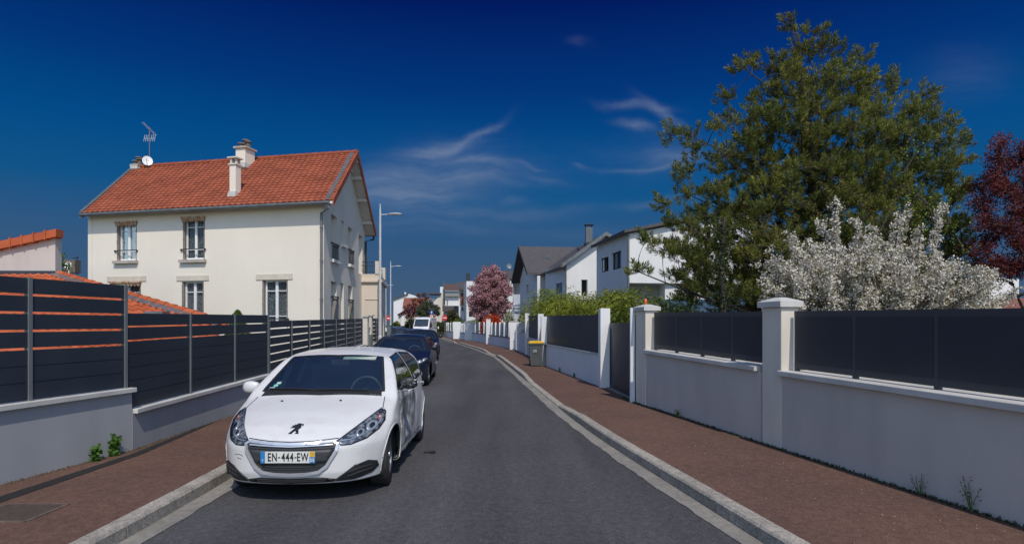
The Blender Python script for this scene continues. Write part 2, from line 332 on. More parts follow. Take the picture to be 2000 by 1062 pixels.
# ------------------------------------------------------------------ object helpers
WO = {}
def tag(o, label=None, cat=None, group=None, kind=None):
    if label: o['label'] = label
    if cat: o['category'] = cat
    if group: o['group'] = group
    if kind: o['kind'] = kind
    return o
def empty(name, loc, label=None, cat=None, group=None, rz=0):
    o = bpy.data.objects.new(name, None); o.empty_display_size = .2
    col.objects.link(o); o.location = loc; o.rotation_euler = (0, 0, rz)
    WO[o.name] = Vector(loc)
    return tag(o, label, cat, group)
class MB:
    def __init__(s): s.v = []; s.f = []
    def quad(s, *p):
        n = len(s.v); s.v += [tuple(q) for q in p]; s.f.append(tuple(range(n, n + len(p))))
    def box(s, c, d, rz=0, M=None):
        n = len(s.v); ca, sa = math.cos(rz), math.sin(rz)
        for k in range(8):
            x = (-.5 if k & 1 == 0 else .5) * d[0]; y = (-.5 if k & 2 == 0 else .5) * d[1]; z = (-.5 if k & 4 == 0 else .5) * d[2]
            s.v.append((c[0] + x * ca - y * sa, c[1] + x * sa + y * ca, c[2] + z))
        for q in ((0, 2, 3, 1), (4, 5, 7, 6), (0, 1, 5, 4), (2, 6, 7, 3), (0, 4, 6, 2), (1, 3, 7, 5)):
            s.f.append(tuple(n + i for i in q))
        return s
    def seg(s, a, b, z0, z1, w, off=0.0, z0b=None, z1b=None):
        """upright slab from a to b (2D), width w, centred off to the left of a->b; heights may differ at b"""
        a = Vector(a[:2]); b = Vector(b[:2]); d = (b - a).normalized(); n = Vector((-d.y, d.x))
        z0b = z0 if z0b is None else z0b; z1b = z1 if z1b is None else z1b
        k = len(s.v)
        for (p, lo, hi) in ((a, z0, z1), (b, z0b, z1b)):
            for q in (off - w / 2, off + w / 2):
                s.v.append((p.x + n.x * q, p.y + n.y * q, lo)); s.v.append((p.x + n.x * q, p.y + n.y * q, hi))
        for q in ((0, 1, 3, 2), (4, 6, 7, 5), (0, 4, 5, 1), (2, 3, 7, 6), (1, 5, 7, 3), (0, 2, 6, 4)):
            s.f.append(tuple(k + i for i in q))
        return s
    def prism(s, pts, z0, z1):
        n = len(s.v); m = len(pts)
        A = sum(pts[i][0] * pts[(i + 1) % m][1] - pts[(i + 1) % m][0] * pts[i][1] for i in range(m))
        if A < 0: pts = pts[::-1]
        for p in pts: s.v.append((p[0], p[1], z0))
        for p in pts: s.v.append((p[0], p[1], z1))
        s.f.append(tuple(range(n + m - 1, n - 1, -1))); s.f.append(tuple(range(n + m, n + 2 * m)))
        for i in range(m):
            j = (i + 1) % m; s.f.append((n + i, n + j, n + m + j, n + m + i))
        return s
    def tube(s, pts, rad, k=8, cap=True):
        pts = [Vector(p) for p in pts]; rads = rad if isinstance(rad, (list, tuple)) else [rad] * len(pts)
        n0 = len(s.v); up = Vector((0, 0, 1))
        for i, p in enumerate(pts):
            d = (pts[min(i + 1, len(pts) - 1)] - pts[max(i - 1, 0)])
            d = d.normalized() if d.length > 1e-9 else Vector((0, 0, 1))
            a = d.cross(up if abs(d.z) < .95 else Vector((1, 0, 0))).normalized(); b = d.cross(a)
            for j in range(k):
                an = 2 * math.pi * j / k
                s.v.append(tuple(p + a * (math.cos(an) * rads[i]) + b * (math.sin(an) * rads[i])))
        for i in range(len(pts) - 1):
            for j in range(k):
                j2 = (j + 1) % k
                s.f.append((n0 + i * k + j, n0 + i * k + j2, n0 + (i + 1) * k + j2, n0 + (i + 1) * k + j))
        if cap:
            s.f.append(tuple(n0 + j for j in range(k))[::-1]); s.f.append(tuple(n0 + (len(pts) - 1) * k + j for j in range(k)))
        return s
    def lathe(s, c, prof, k=16, axis='z', M=None):
        n0 = len(s.v)
        for (r, h) in prof:
            for j in range(k):
                a = 2 * math.pi * j / k
                if axis == 'z': p = (c[0] + r * math.cos(a), c[1] + r * math.sin(a), c[2] + h)
                elif axis == 'y': p = (c[0] + r * math.cos(a), c[1] + h, c[2] + r * math.sin(a))
                else: p = (c[0] + h, c[1] + r * math.cos(a), c[2] + r * math.sin(a))
                s.v.append(p)
        for i in range(len(prof) - 1):
            for j in range(k):
                j2 = (j + 1) % k; s.f.append((n0 + i * k + j, n0 + i * k + j2, n0 + (i + 1) * k + j2, n0 + (i + 1) * k + j))
        s.f.append(tuple(n0 + j for j in range(k))[::-1]); s.f.append(tuple(n0 + (len(prof) - 1) * k + j for j in range(k)))
        return s
    def build(s, name, m, parent=None, smooth=False, local=False, bevel=0, org=None):
        me = bpy.data.meshes.new(name)
        if parent is not None:
            o0 = Vector((0, 0, 0)) if local else WO.get(parent.name, Vector((0, 0, 0)))
        elif org is not None: o0 = Vector(org)
        elif local: o0 = Vector((0, 0, 0))
        else:
            a = np.array(s.v); o0 = Vector(((a[:, 0].min() + a[:, 0].max()) / 2, (a[:, 1].min() + a[:, 1].max()) / 2, a[:, 2].min()))
        vs = [(p[0] - o0.x, p[1] - o0.y, p[2] - o0.z) for p in s.v]
        me.from_pydata(vs, [], s.f); me.update()
        if m: me.materials.append(m)
        bm = bmesh.new(); bm.from_mesh(me); bmesh.ops.recalc_face_normals(bm, faces=bm.faces); bm.to_mesh(me); bm.free()
        if smooth: me.polygons.foreach_set('use_smooth', [True] * len(me.polygons))
        o = bpy.data.objects.new(name, me); col.objects.link(o)
        if parent is not None:
            o.parent = parent; WO[o.name] = WO.get(parent.name, Vector((0, 0, 0))).copy() if not local else Vector((0, 0, 0))
        else:
            o.location = o0; WO[o.name] = o0.copy()
        if bevel:
            bv = o.modifiers.new('bevel', 'BEVEL'); bv.width = bevel; bv.segments = 2; bv.limit_method = 'ANGLE'
        return o
def structure(o): o['kind'] = 'structure'; return o

def at(px, Y, z=0.0): return Vector(((px - 1000) / 1200 * Y, Y, z))
def zat(py, Y): return H + (HY - py) / 1200 * Y
def pix(px, py, Y): return Vector(((px - 1000) / 1200 * Y, Y, zat(py, Y)))
def onl(px, A, B):
    """point of the plan line A-B seen at photo column px -> (distance from A, Vector2)"""
    A = Vector(A[:2]); B = Vector(B[:2]); r = (px - 1000) / 1200; d = B - A
    t = (r * A.y - A.x) / (d.x - r * d.y)
    return t * d.length, A + d * t
def lerp(a, b, t): return a + (b - a) * t
def path_x(path, y):
    for (x0, y0), (x1, y1) in zip(path, path[1:]):
        if y <= y1: break
    return lerp(x0, x1, (y - y0) / (y1 - y0))
def smooth_path(pts, step=.5):
    ys = np.arange(pts[0][1], pts[-1][1] + 1e-6, step); xs = np.interp(ys, [p[1] for p in pts], [p[0] for p in pts])
    k = int(5 / step) | 1
    ker = np.hanning(k + 2)[1:-1]; ker /= ker.sum()
    xp = np.concatenate([xs[0] + (xs[1] - xs[0]) * np.arange(-(k // 2), 0), xs, xs[-1] + (xs[-1] - xs[-2]) * np.arange(1, k // 2 + 1)])
    xs = np.convolve(xp, ker, 'valid')
    return [(float(x), float(y)) for x, y in zip(xs, ys)]

# ------------------------------------------------------------------ foliage helpers
def leaf_object(name, C, D, Ln, Wd, m, parent=None, bend=0.0, org=None, tri=False):
    """C centres (n,3), D long directions (n,3); one quad per leaf"""
    C = np.asarray(C, float); D = np.asarray(D, float); n = len(C)
    D /= np.linalg.norm(D, axis=1)[:, None] + 1e-9
    rv = rng.normal(size=(n, 3)); S = np.cross(D, rv); S /= np.linalg.norm(S, axis=1)[:, None] + 1e-9
    Ln = np.broadcast_to(Ln, (n,))[:, None]; Wd = np.broadcast_to(Wd, (n,))[:, None]
    if tri:
        V = np.stack([C - S * Wd / 2, C + S * Wd / 2, C + D * Ln], 1); k = 3
    else:
        V = np.stack([C, C + D * Ln * .5 + S * Wd / 2, C + D * Ln, C + D * Ln * .5 - S * Wd / 2], 1); k = 4
        if bend: V[:, 2, 2] -= Ln[:, 0] * bend
    o0 = np.zeros(3)
    if parent is not None: o0 = np.array(WO[parent.name])
    V = V.reshape(-1, 3) - o0
    me = bpy.data.meshes.new(name)
    me.vertices.add(n * k); me.vertices.foreach_set('co', V.ravel().astype(np.float32))
    me.loops.add(n * k); me.loops.foreach_set('vertex_index', np.arange(n * k, dtype=np.int32))
    me.polygons.add(n); me.polygons.foreach_set('loop_start', (np.arange(n) * k).astype(np.int32))
    me.polygons.foreach_set('loop_total', np.full(n, k, np.int32))
    me.update(calc_edges=True); me.materials.append(m)
    o = bpy.data.objects.new(name, me); col.objects.link(o)
    if parent is not None: o.parent = parent; WO[o.name] = WO[parent.name].copy()
    return o
def rdirs(n, up=0.0):
    d = rng.normal(size=(n, 3)); d /= np.linalg.norm(d, axis=1)[:, None]; d[:, 2] += up
    return d / np.linalg.norm(d, axis=1)[:, None]
def in_ball(n, c, r, flat=1.0, power=.5):
    d = rdirs(n); q = d * (rng.random(n) ** power)[:, None] * r; q[:, 2] *= flat
    return np.asarray(c) + q
# ------------------------------------------------------------------ paths
KR = smooth_path([(2.75, 0), (2.01, 4.88), (1.34, 9.2), (1.03, 12.1), (0.6, 17), (0.0, 23.9), (-.72, 31.8), (-2.2, 41), (-4.35, 52.5), (-6.0, 60), (-9.7, 80.8), (-14, 104), (-26, 160)])
KL = smooth_path([(-3.10, 0), (-3.13, 4.88), (-3.16, 7), (-3.45, 11), (-4.15, 17), (-4.95, 24), (-5.5, 28), (-7.5, 40), (-9.9, 50), (-13.3, 65), (-17.6, 85), (-22.5, 110), (-34, 160)])
WR = [(5.9, -4), (5.10, 0), (4.115, 4.93), (3.50, 8.01), (2.55, 12.75), (2.35, 15.83), (1.22, 24.4), (.78, 33.5), (.065, 39.1), (-2.0, 50.1), (-4.19, 61.1), (-6.05, 67.4), (-9.0, 80), (-13, 104), (-25, 160)]
WL = [(-6.2, 0), (-5.18, 6.21), (-4.905, 7.93), (-4.99, 10.87), (-4.99, 12.66), (-5.93, 24.8), (-6.43, 29.8), (-8.9, 42), (-11.5, 52), (-15.2, 66), (-19.5, 85), (-24.5, 110), (-36, 160)]
PZ = 0.12

# ground sheet, road, pavements
mb = MB(); mb.quad((-400, -60, -.03), (400, -60, -.03), (400, 900, -.03), (-400, 900, -.03))
structure(mb.build('ground', M_ground, org=(0, 0, 0)))
def strip(name, L, Rr, z, m, y0=-6, y1=150, step=1.0):
    mb = MB(); ys = np.arange(y0, y1 + 1e-6, step)
    for a, b in zip(ys[:-1], ys[1:]):
        mb.quad((L(a), a, z), (Rr(a), a, z), (Rr(b), b, z), (L(b), b, z))
    o = structure(mb.build(name, m, org=(0, 0, 0)))
    return o
GW = .2
strip('road', lambda y: path_x(KL, y) + GW - .09, lambda y: path_x(KR, y) - GW + .09, 0.0, M_road)
def gut(name, f, sgn):
    mb = MB(); ys = np.arange(-6, 120, .12); r = random.Random(5)
    prev = None
    for y in ys:
        x = f(y); w = GW + .012 * math.sin(y * 1.1) + r.uniform(-.009, .009) + .007 * math.sin(y * 5)
        cur = ((x, y, .006), (x + sgn * w, y, .006))
        if prev: mb.quad(prev[0], prev[1], cur[1], cur[0])
        prev = cur
    structure(mb.build(name, M_gutter, org=(0, 0, 0)))
gut('gutter', lambda y: path_x(KL, y), 1); gut('gutter', lambda y: path_x(KR, y), -1)
def drop_r(y):   # dropped kerb in front of the gates
    def dip(a, b, e=.9): return max(0, min((y - a) / e, (b - y) / e, 1))
    return 1 - .75 * max(dip(11.6, 19.5), dip(32.0, 37.5), dip(54, 58))
def kerb(name, f, sgn, hfun):
    mb = MB(); y = -6.0
    while y < 125:
        L = 1.0 if y < 60 else 3.0
        for q in range(1):
            a, b = y + .006, y + L - .006
            xa, xb = f(a), f(b); ha, hb = PZ * hfun(a) + .006, PZ * hfun(b) + .006
            w = .15 * sgn; c = .02; ci = .018 * sgn
            ring = lambda x, yy, h: [(x, yy, -.02), (x, yy, h - c), (x + ci, yy, h), (x + w, yy, h), (x + w, yy, -.02)]
            A = ring(xa, a, ha); B = ring(xb, b, hb)
            for i in range(4): mb.quad(A[i], A[i + 1], B[i + 1], B[i])
            mb.quad(*A); mb.quad(*B)
        y += L
    structure(mb.build(name, M_kerb, org=(0, 0, 0)))
kerb('kerb', lambda y: path_x(KL, y), -1, lambda y: 1.0)
kerb('kerb', lambda y: path_x(KR, y), 1, drop_r)
def pavement(name, inner, outer, hfun):
    mb = MB(); ys = np.arange(-6, 125, .5)
    for a, b in zip(ys[:-1], ys[1:]):
        q = []
        for y in (a, b):
            xi, xo = inner(y), outer(y); row = []
            for t in (0, .25, .5, 1):
                row.append((lerp(xi, xo, t), y, PZ * lerp(hfun(y), 1, min(1, t * 2))))
            q.append(row)
        for i in range(3): mb.quad(q[0][i], q[0][i + 1], q[1][i + 1], q[1][i])
    return structure(mb.build(name, M_pave, org=(0, 0, 0), smooth=True))
pavement('pavement', lambda y: path_x(KL, y) - .14, lambda y: path_x(WL, y) - .1, lambda y: 1.0)
pavement('pavement', lambda y: path_x(KR, y) + .14, lambda y: path_x(WR, y) + .15, drop_r)
# narrow near-black strip on the pavement along the left wall
mb = MB(); ys = np.arange(3.6, 11.2, .1); prev = None; rr = random.Random(3)
for y in ys:
    x0 = float(np.interp(y, [4.0, 5.7, 7.7, 10.8], [-4.92, -4.79, -4.71, -5.01])) - .05 + rr.uniform(-.004, .004); w = lerp(.23, .06, min(1, (y - 3.6) / 7.4))
    cur = ((x0, y, PZ + .004), (x0 + w, y, PZ + .004))
    if prev: mb.quad(prev[0], prev[1], cur[1], cur[0])
    prev = cur
structure(mb.build('dark_strip', M_darkstrip, org=(0, 0, 0)))

# inspection cover in the left pavement
cov = empty('inspection_cover', (-4.28, 5.30, PZ), 'square studded inspection cover with concrete rim set in the left pavement', 'inspection cover')
mb = MB(); mb.box((-4.28, 5.30, PZ + .004), (.52, .46, .012))
for i in range(14):
    for j in range(12):
        mb.box((-4.28 - .24 + i * .036, 5.30 - .21 + j * .037, PZ + .012), (.02, .009, .005), rz=.8 if (i + j) % 2 else -.8)
mb.build('plate', mat('studded_cast_iron', (.075, .05, .042), (.055, .04, .034), rough=.8, scale=10, bump=.4), cov)
mb = MB()
for (cx, cy, sx, sy) in ((0, .245, .56, .03), (0, -.245, .56, .03), (.275, 0, .03, .46), (-.275, 0, .03, .46)):
    mb.box((-4.28 + cx, 5.30 + cy, PZ + .003), (sx, sy, .012))
mb.build('rim', mat('worn_rim', (.14, .10, .08), (.08, .055, .045), rough=.9, scale=14), cov)

# ------------------------------------------------------------------ left wall and slatted fences
def offp(a, b, d):
    a = Vector(a[:2]); b = Vector(b[:2]); n = (b - a).normalized(); return Vector((-n.y, n.x)) * d
def wall_run(parent, pts, zt, thick, side, z0=0.0):
    """continuous low wall; pts on the street face; body extends to `side` (+1 = left of travel)"""
    mb = MB()
    for (a, b), (za, zb) in zip(zip(pts, pts[1:]), zip(zt, zt[1:])):
        mb.seg(a, b, z0, za, thick, side * thick / 2, z1b=zb)
    return mb.build('wall', parent[1], parent[0])
# section one (nearest, taller)
Aw, Bw = Vector((-6.31, -1.0)), Vector((-4.906, 7.932))
lw = empty('boundary_wall', (-5.6, 4, 0), 'low grey rendered wall with pale coping, nearest stretch under the tall slatted fence on the left', 'wall', 'low walls under the left fences')
mb = MB(); mb.seg(Aw, Bw, 0, 0.866, .22, .11, z1b=0.866); mb.build('wall', M_wallL, lw)
mb = MB(); mb.seg(Aw, Bw + Vector((.0, .03)), 0.868, 0.926, .33, .11); mb.build('coping', M_cope, lw, bevel=.006)
Cw, Dw, Ew = Vector((-4.902, 7.937)), Vector((-4.99, 12.662)), Vector((-5.93, 24.765))
lw2 = empty('boundary_wall', (-5.4, 11, 0), 'low grey rendered wall with pale coping running on behind the white car, lower than the near stretch', 'wall', 'low walls under the left fences')
mb = MB(); mb.seg(Cw, Dw, 0, 0.587, .22, .11, z1b=0.666); mb.seg(Dw, Ew, 0, 0.666, .22, .11, z1b=0.866); mb.build('wall', M_wallL, lw2)
mb = MB(); mb.seg(Cw + Vector((0, .02)), Dw, 0.588, 0.647, .33, .11, z0b=0.667, z1b=0.726); mb.seg(Dw, Ew, 0.667, 0.726, .33, .11, z0b=0.868, z1b=0.926)
mb.build('coping', M_cope, lw2, bevel=.006)

def slat_fence(name_label, A, B, ztop, ztopb, zbot, zbotb, npan, nb, gaps, side_off, first_post=True, m=M_anth, lastpost=True, board_over=.0):
    """gaps: for each joint between boards, clear gap (m), from the top"""
    A = Vector(A); B = Vector(B)
    f = empty('slatted_fence', (A.x, A.y, zbot), *name_label)
    for p in range(npan):
        a = A.lerp(B, p / npan); b = A.lerp(B, (p + 1) / npan)
        t0, t1 = p / npan, (p + 1) / npan
        za, zb = lerp(ztop, ztopb, t0), lerp(ztop, ztopb, t1); ba, bb = lerp(zbot, zbotb, t0), lerp(zbot, zbotb, t1)
        d = (b - a).normalized()
        mb = MB(); tg = sum(gaps); ha = (za - ba - .015 - tg) / nb; hb = (zb - bb - .015 - tg) / nb
        ta, tb = za, zb; w = .026
        for i in range(nb):
            mb.seg(a + d * .022, b - d * .022, ta - ha, ta, w, side_off, z0b=tb - hb, z1b=tb)
            g = gaps[i] if i < len(gaps) else .004
            if g < .01:   # shadow joint between closed boards
                mb.seg(a + d * .022, b - d * .022, ta - ha - g - .004, ta - ha + .004, .006, side_off, z0b=tb - hb - g - .004, z1b=tb - hb + .004)
            ta -= ha + g; tb -= hb + g
        mb.build('board_panel', m, f)
    for p in range(npan + 1):
        if p == 0 and not first_post: continue
        if p == npan and not lastpost: continue
        a = A.lerp(B, p / npan); t = p / npan; n = offp(A, B, side_off)
        mb = MB(); zt_, zb_ = lerp(ztop, ztopb, t), lerp(zbot, zbotb, t)
        dd = (B - A).normalized()
        c = a + n; rz = math.atan2(dd.y, dd.x)
        mb.box((c.x, c.y, (zt_ + zb_) / 2), (.042, .06, zt_ - zb_ + .01), rz)
        mb.build('post', M_post, f)
    return f
G = .026; gp = 'dark slatted fences on the left walls'
slat_fence(('tall anthracite slatted fence with four open gaps, nearest on the left wall', 'fence', gp), (-5.736, 2.653), (-4.917, 7.868), 2.234, 2.239, 0.929, 0.929, 4, 7, [G, G, G, G, .009, .009, .009], .05)
slat_fence(('anthracite slatted fence with closed lower boards, behind the white car bonnet', 'fence', gp), (-4.906, 7.914), (-4.99, 12.662), 1.885, 1.927, 0.652, 0.731, 3, 7, [G * .8, G * .8, .009, .009, .009, .009, .009], .05, first_post=False)
slat_fence(('long anthracite slatted fence with gaps between all its boards in front of the cream house', 'fence', gp), (-4.995, 12.736), (-5.93, 24.485), 1.806, 1.955, 0.735, 0.931, 7, 6, [.03] * 6, .05, first_post=True)

# gate posts, meter box and the last stretch of fence
def simple_post(px, Y, z, w, d, m, label, cat, name, group=None, cap=None, x=None):
    c = at(px, Y) if x is None else Vector((x, Y, 0))
    t = empty(name, (c.x, c.y, 0), label, cat, group)
    mb = MB(); mb.box((c.x, c.y, z / 2), (w, d, z)); mb.build('post' if cap else 'shaft', m, t, bevel=.01)
    if cap:
        mb = MB(); mb.box((c.x, c.y, z + cap / 2), (w + .1, d + .1, cap)); mb.build('cap', M_cope, t)
    return t
gq = 'cream gate posts by the cream house'
simple_post(714.5, 25.323, 2.03, .20, .3, M_pillar, 'cream rendered gate post at the end of the long slatted fence', 'gate post', 'gate_post', gq, .06)
simple_post(722, 26.068, 2.076, .22, .3, M_pillar, 'cream gate post with a grey meter box, right of the other cream post', 'gate post', 'gate_post', gq, .06)
c = at(723, 25.79); t = empty('meter_box', (c.x, c.y - .25, .3), 'grey green meter box in front of the cream gate post', 'meter box')
mb = MB(); mb.box((c.x, c.y - .2, .75), (.26, .2, 1.1)); mb.build('cabinet', M_green, t, bevel=.01)
mb = MB(); mb.box((c.x, c.y - .31, .8), (.2, .012, .8)); mb.build('door', M_green, t)
e = empty('boundary_wall', (-6.6, 29.5, 0), 'short low wall with pale coping under the last slatted panels beside the lamp', 'wall', 'low walls under the left fences')
mb = MB(); mb.seg((-5.977, 26.44), (-6.284, 29.327), 0, 0.847, .2, .1); mb.build('wall', M_wallL, e)
mb = MB(); mb.seg((-5.977, 26.44), (-6.284, 29.327), 0.849, 0.912, .3, .1); mb.build('coping', M_cope, e)
slat_fence(('short slatted fence between the cream gate post and the nearest street lamp', 'fence', gp), (-5.977, 26.44), (-6.284, 29.327), 1.983, 2.002, 0.922, 0.922, 2, 6, [.035] * 6, .05)

# ------------------------------------------------------------------ right wall with panels
def panel_run(e, A, B, zta, ztb, zba, zbb, off, n, m=M_anthR, split=None):
    A = Vector(A); B = Vector(B); rail = .07
    d = (B - A).normalized(); L = (B - A).length
    us = split or [L * i / n for i in range(n + 1)]
    for i in range(len(us) - 1):
        a = A + d * us[i]; b = A + d * us[i + 1]
        f = lambda u, p, q: lerp(p, q, u / L)
        za, zb = f(us[i], zta, ztb), f(us[i + 1], zta, ztb); la, lb = f(us[i], zba, zbb), f(us[i + 1], zba, zbb)
        mb = MB(); mb.seg(a + d * .03, b - d * .03, la + rail, za - rail, .012, off + .02, z0b=lb + rail, z1b=zb - rail)
        mb.build('sheet_panel', m, e)
    mb = MB()
    mb.seg(A, B, zta - rail, zta, .045, off, z0b=ztb - rail, z1b=ztb)
    mb.seg(A, B, zba, zba + rail, .045, off, z0b=zbb, z1b=zbb + rail)
    for u_ in us:
        c = A + d * min(max(u_, .03), L - .03); z1 = lerp(zta, ztb, u_ / L); z0 = lerp(zba, zbb, u_ / L)
        nrm = offp(A, B, off); rz = math.atan2(d.y, d.x)
        mb.box((c.x + nrm.x, c.y + nrm.y, (z1 + z0) / 2 - .03), (.05, .05, z1 - z0 - .012 + .06), rz)
    mb.build('panel_frame', M_anthF if m is M_anthR else m, e)

def rw(y): return Vector((path_x(WR, y), y))
# travel direction for the right wall: away from the camera; body is to the right => negative offset
def right_wall(label, y0, y1, zc0, zc1, ends=(0, 0), thick=.30):
    a, b = rw(y0), rw(y1)
    e = empty('boundary_wall', (a.x, a.y, 0), label, 'wall', 'low walls along the right pavement')
    mb = MB(); mb.seg(a, b, 0, zc0 - .07, thick, -thick / 2, z1b=zc1 - .07); mb.build('wall', M_wallR, e)
    d = (b - a).normalized()
    mb = MB(); mb.seg(a + d * ends[0], b - d * ends[1], zc0 - .068, zc0, thick + .14, -thick / 2, z0b=zc1 - .068, z1b=zc1)
    mb.build('coping', M_cope, e, bevel=.008)
    return e
e1 = right_wall('grey rendered wall with pale coping and dark sheet panels, nearest stretch on the right', -1.0, 7.988, 1.043, 1.145, (0, .0))
panel_run(e1, rw(-.6) + Vector((.17, 0)), rw(7.95) + Vector((.16, 0)), 1.815, 1.913, 1.08, 1.178, 0.0, 6, split=[0, 1.3, 2.65, 4.0, 5.36, 6.62, 7.68, (rw(7.95) - rw(-.6)).length])
e2 = right_wall('grey rendered wall with pale coping and four dark sheet panels between two capped pillars', 8.435, 12.196, 1.164, 1.238, (.05, .0))
panel_run(e2, rw(8.472) + Vector((.16, 0)), rw(12.15) + Vector((.16, 0)), 1.918, 1.974, 1.206, 1.28, 0.0, 4)
def capped_pillar(y, w, d, z, label, m=M_pillar):
    c = rw(y); dd = (rw(y + .5) - rw(y - .5)).normalized(); rz = math.atan2(dd.y, dd.x)
    n = Vector((dd.y, -dd.x)); c = c + n * (d / 2 - .004)
    t = empty('capped_pillar', (c.x, c.y, 0), label, 'pillar', 'rendered pillars with stone caps on the right wall')
    mb = MB(); mb.box((c.x, c.y, z / 2), (w, d, z), rz); mb.build('shaft', m, t, bevel=.01)
    # pyramid cap
    mb = MB(); hw_, hd = w / 2 + .045, d / 2 + .045
    ring = [(-hw_, -hd), (hw_, -hd), (hw_, hd), (-hw_, hd)]
    P = lambda q, zz: (c.x + q[0] * dd.x - q[1] * dd.y, c.y + q[0] * dd.y + q[1] * dd.x, zz)
    for i in range(4):
        a, b = ring[i], ring[(i + 1) % 4]
        mb.quad(P(a, z), P(b, z), P(b, z + .075), P(a, z + .075))
        mb.quad(P(a, z + .075), P(b, z + .075), P((b[0] * .25, b[1] * .25), z + .13), P((a[0] * .25, a[1] * .25), z + .13))
    mb.quad(*[P((q[0] * .25, q[1] * .25), z + .13) for q in ring]); mb.quad(*[P(q, z) for q in ring])
    mb.build('cap', M_cope, t)
    return t
capped_pillar(8.193, .42, .25, 1.969, 'rendered pillar with pyramid stone cap between the two nearest panel fences on the right')
capped_pillar(12.457, .52, .26, 2.011, 'rendered pillar with stone cap and orange lamp beside the tall dark gate')
# orange beacon on the second pillar
c = pix(1253, 597, 12.95); t = empty('warning_light', (c.x + .02, c.y, 2.05), 'small orange warning light standing on the pillar beside the dark gate', 'light')
mb = MB(); mb.lathe((c.x + .02, c.y - .3, 2.14), [(.025, 0), (.034, .015), (.034, .08), (.026, .12), (.008, .13)], 12); mb.build('lens', M_orange, t, smooth=True)
mb = MB(); mb.lathe((c.x + .02, c.y - .3, 2.08), [(.03, 0), (.03, .058)], 12); mb.build('base', M_black, t)
# pale edge strip (gate rail cover) at the pillar
a = Vector((2.504, 12.792)); t = empty('gate_rail_cover', (a.x, a.y, 0), 'narrow pale metal strip standing upright against the pillar beside the dark gate', 'gate guide')
mb = MB(); mb.box((a.x, a.y, 1.04), (.095, .09, 2.08)); mb.build('channel', M_bluewhite, t, bevel=.005)
mb = MB(); mb.box((a.x + .012, a.y - .048, 1.2), (.022, .006, .72)); mb.build('reflector', M_pvc, t)
# dark sliding gate, set back
g = empty('sliding_gate', (2.85, 15.3, .05), 'tall plain anthracite gate between the capped pillar and a white post', 'gate')
ga, gb = Vector((2.681, 12.848)), Vector((2.514, 15.594))
mb = MB(); mb.seg(ga, gb, .16, 1.70, .04, -.0); mb.build('gate_sheet', M_anth, g)
mb = MB()
for (z0, z1) in ((.12, .24), (1.64, 1.77)): mb.seg(ga, gb, z0, z1, .07, 0)
mb.seg(ga, ga + (gb - ga) * .03, .12, 1.77, .075, 0); mb.seg(ga + (gb - ga) * .97, gb, .12, 1.77, .075, 0)
mb.build('gate_frame', M_anth, g)
mb = MB(); mb.box((2.61, 14.22, .132), (.28, 2.7, .03), R(3.5)); structure(mb.build('gate_sill', M_gutter))
# white post left of the gate
def square_post(px, Y, z, w, d, label, m=M_white, group='white rendered posts along the right pavement', rz=0, cap=False, x=None):
    c = at(px, Y) if x is None else Vector((x, Y, 0))
    t = empty('rendered_post', (c.x, c.y, 0), label, 'post', group)
    mb = MB(); mb.box((c.x, c.y, z / 2), (w, d, z), rz); mb.build('shaft', m, t, bevel=.008)
    if cap:
        mb = MB(); mb.box((c.x, c.y, z + .02), (w + .06, d + .06, .04), rz); mb.build('cap', M_cope, t)
    return t
square_post(1180, 15.78, 2.141, .25, .30, 'tall white post on the left edge of the dark gate, dappled with leaf shadow', rz=R(3))
# third wall with close boarded panels
def wall_simple(label, A, B, za, zb, m, thick=.22, cope=.0, group='low walls along the right pavement'):
    e = empty('boundary_wall', (A[0], A[1], 0), label, 'wall', group)
    mb = MB(); mb.seg(A, B, 0, za, thick, -thick / 2, z1b=zb); mb.build('wall', m, e)
    if cope:
        mb = MB(); mb.seg(A, B, za + .002, za + cope, thick + .05, -thick / 2, z0b=zb + .002, z1b=zb + cope); mb.build('coping', M_cope, e)
    return e
A3, B3 = Vector((2.29, 15.939)), Vector((1.266, 23.973))
e3 = wall_simple('pale rendered wall with six dark boarded panels behind the wheelie bin', A3, B3, 0.931, 0.931, M_bluewhite, cope=.035)
panel_run(e3, A3 + Vector((.12, 0)), B3 + Vector((.12, 0)), 1.983, 2.057, 0.973, 0.973, 0, 6, M_anth)
# intercom pier
square_post(1068, 24.206, 2.03, .46, .5, 'broad pale pier carrying a dark intercom behind the wheelie bin', M_bluewhite)
c = at(1066, 23.95); t = empty('intercom', (c.x - .1, c.y, 1.2), 'dark intercom plate fixed on the pale pier above the bin', 'intercom')
mb = MB(); mb.box((c.x - .15, 24.2, 1.42), (.03, .16, .34)); mb.build('plate', M_black, t, bevel=.004)
square_post(1056, 26.254, 2.169, .24, .3, 'slim white post beside the dark pedestrian gate behind the bin')
t = empty('pedestrian_gate', (1.35, 27.2, 0), 'dark narrow pedestrian gate between the pale pier and a slim white post', 'gate')
mb = MB(); mb.seg((1.322, 24.672), (1.266, 26.068), .14, 1.72, .05, 0); mb.build('gate_sheet', M_anth, t)
mb = MB(); mb.tube([(1.26, 25.1, 1.0), (1.21, 25.1, 1.0), (1.21, 25.3, 1.0)], .012, 6); mb.build('handle', M_post, t)
A4, B4 = Vector((1.136, 26.534)), Vector((0.782, 32.213))
e4 = wall_simple('pale wall stepping past the bin with three tall dark panels above', A4, B4, 1.033, 1.033, M_bluewhite)
panel_run(e4, A4 + Vector((.1, 0)) + (B4 - A4) * .02, B4 + Vector((.1, 0)), 2.123, 2.169, 1.052, 1.052, 0, 3, M_anth)
square_post(1030, 32.585, 2.3, .24, .3, 'white post at the far end of the three tall dark panels')
wall_simple('pale plain wall stretch between the tall dark panels and the thick white gate post', (0.782, 32.864), (0.391, 36.309), 1.85, 1.78, M_bluewhite)
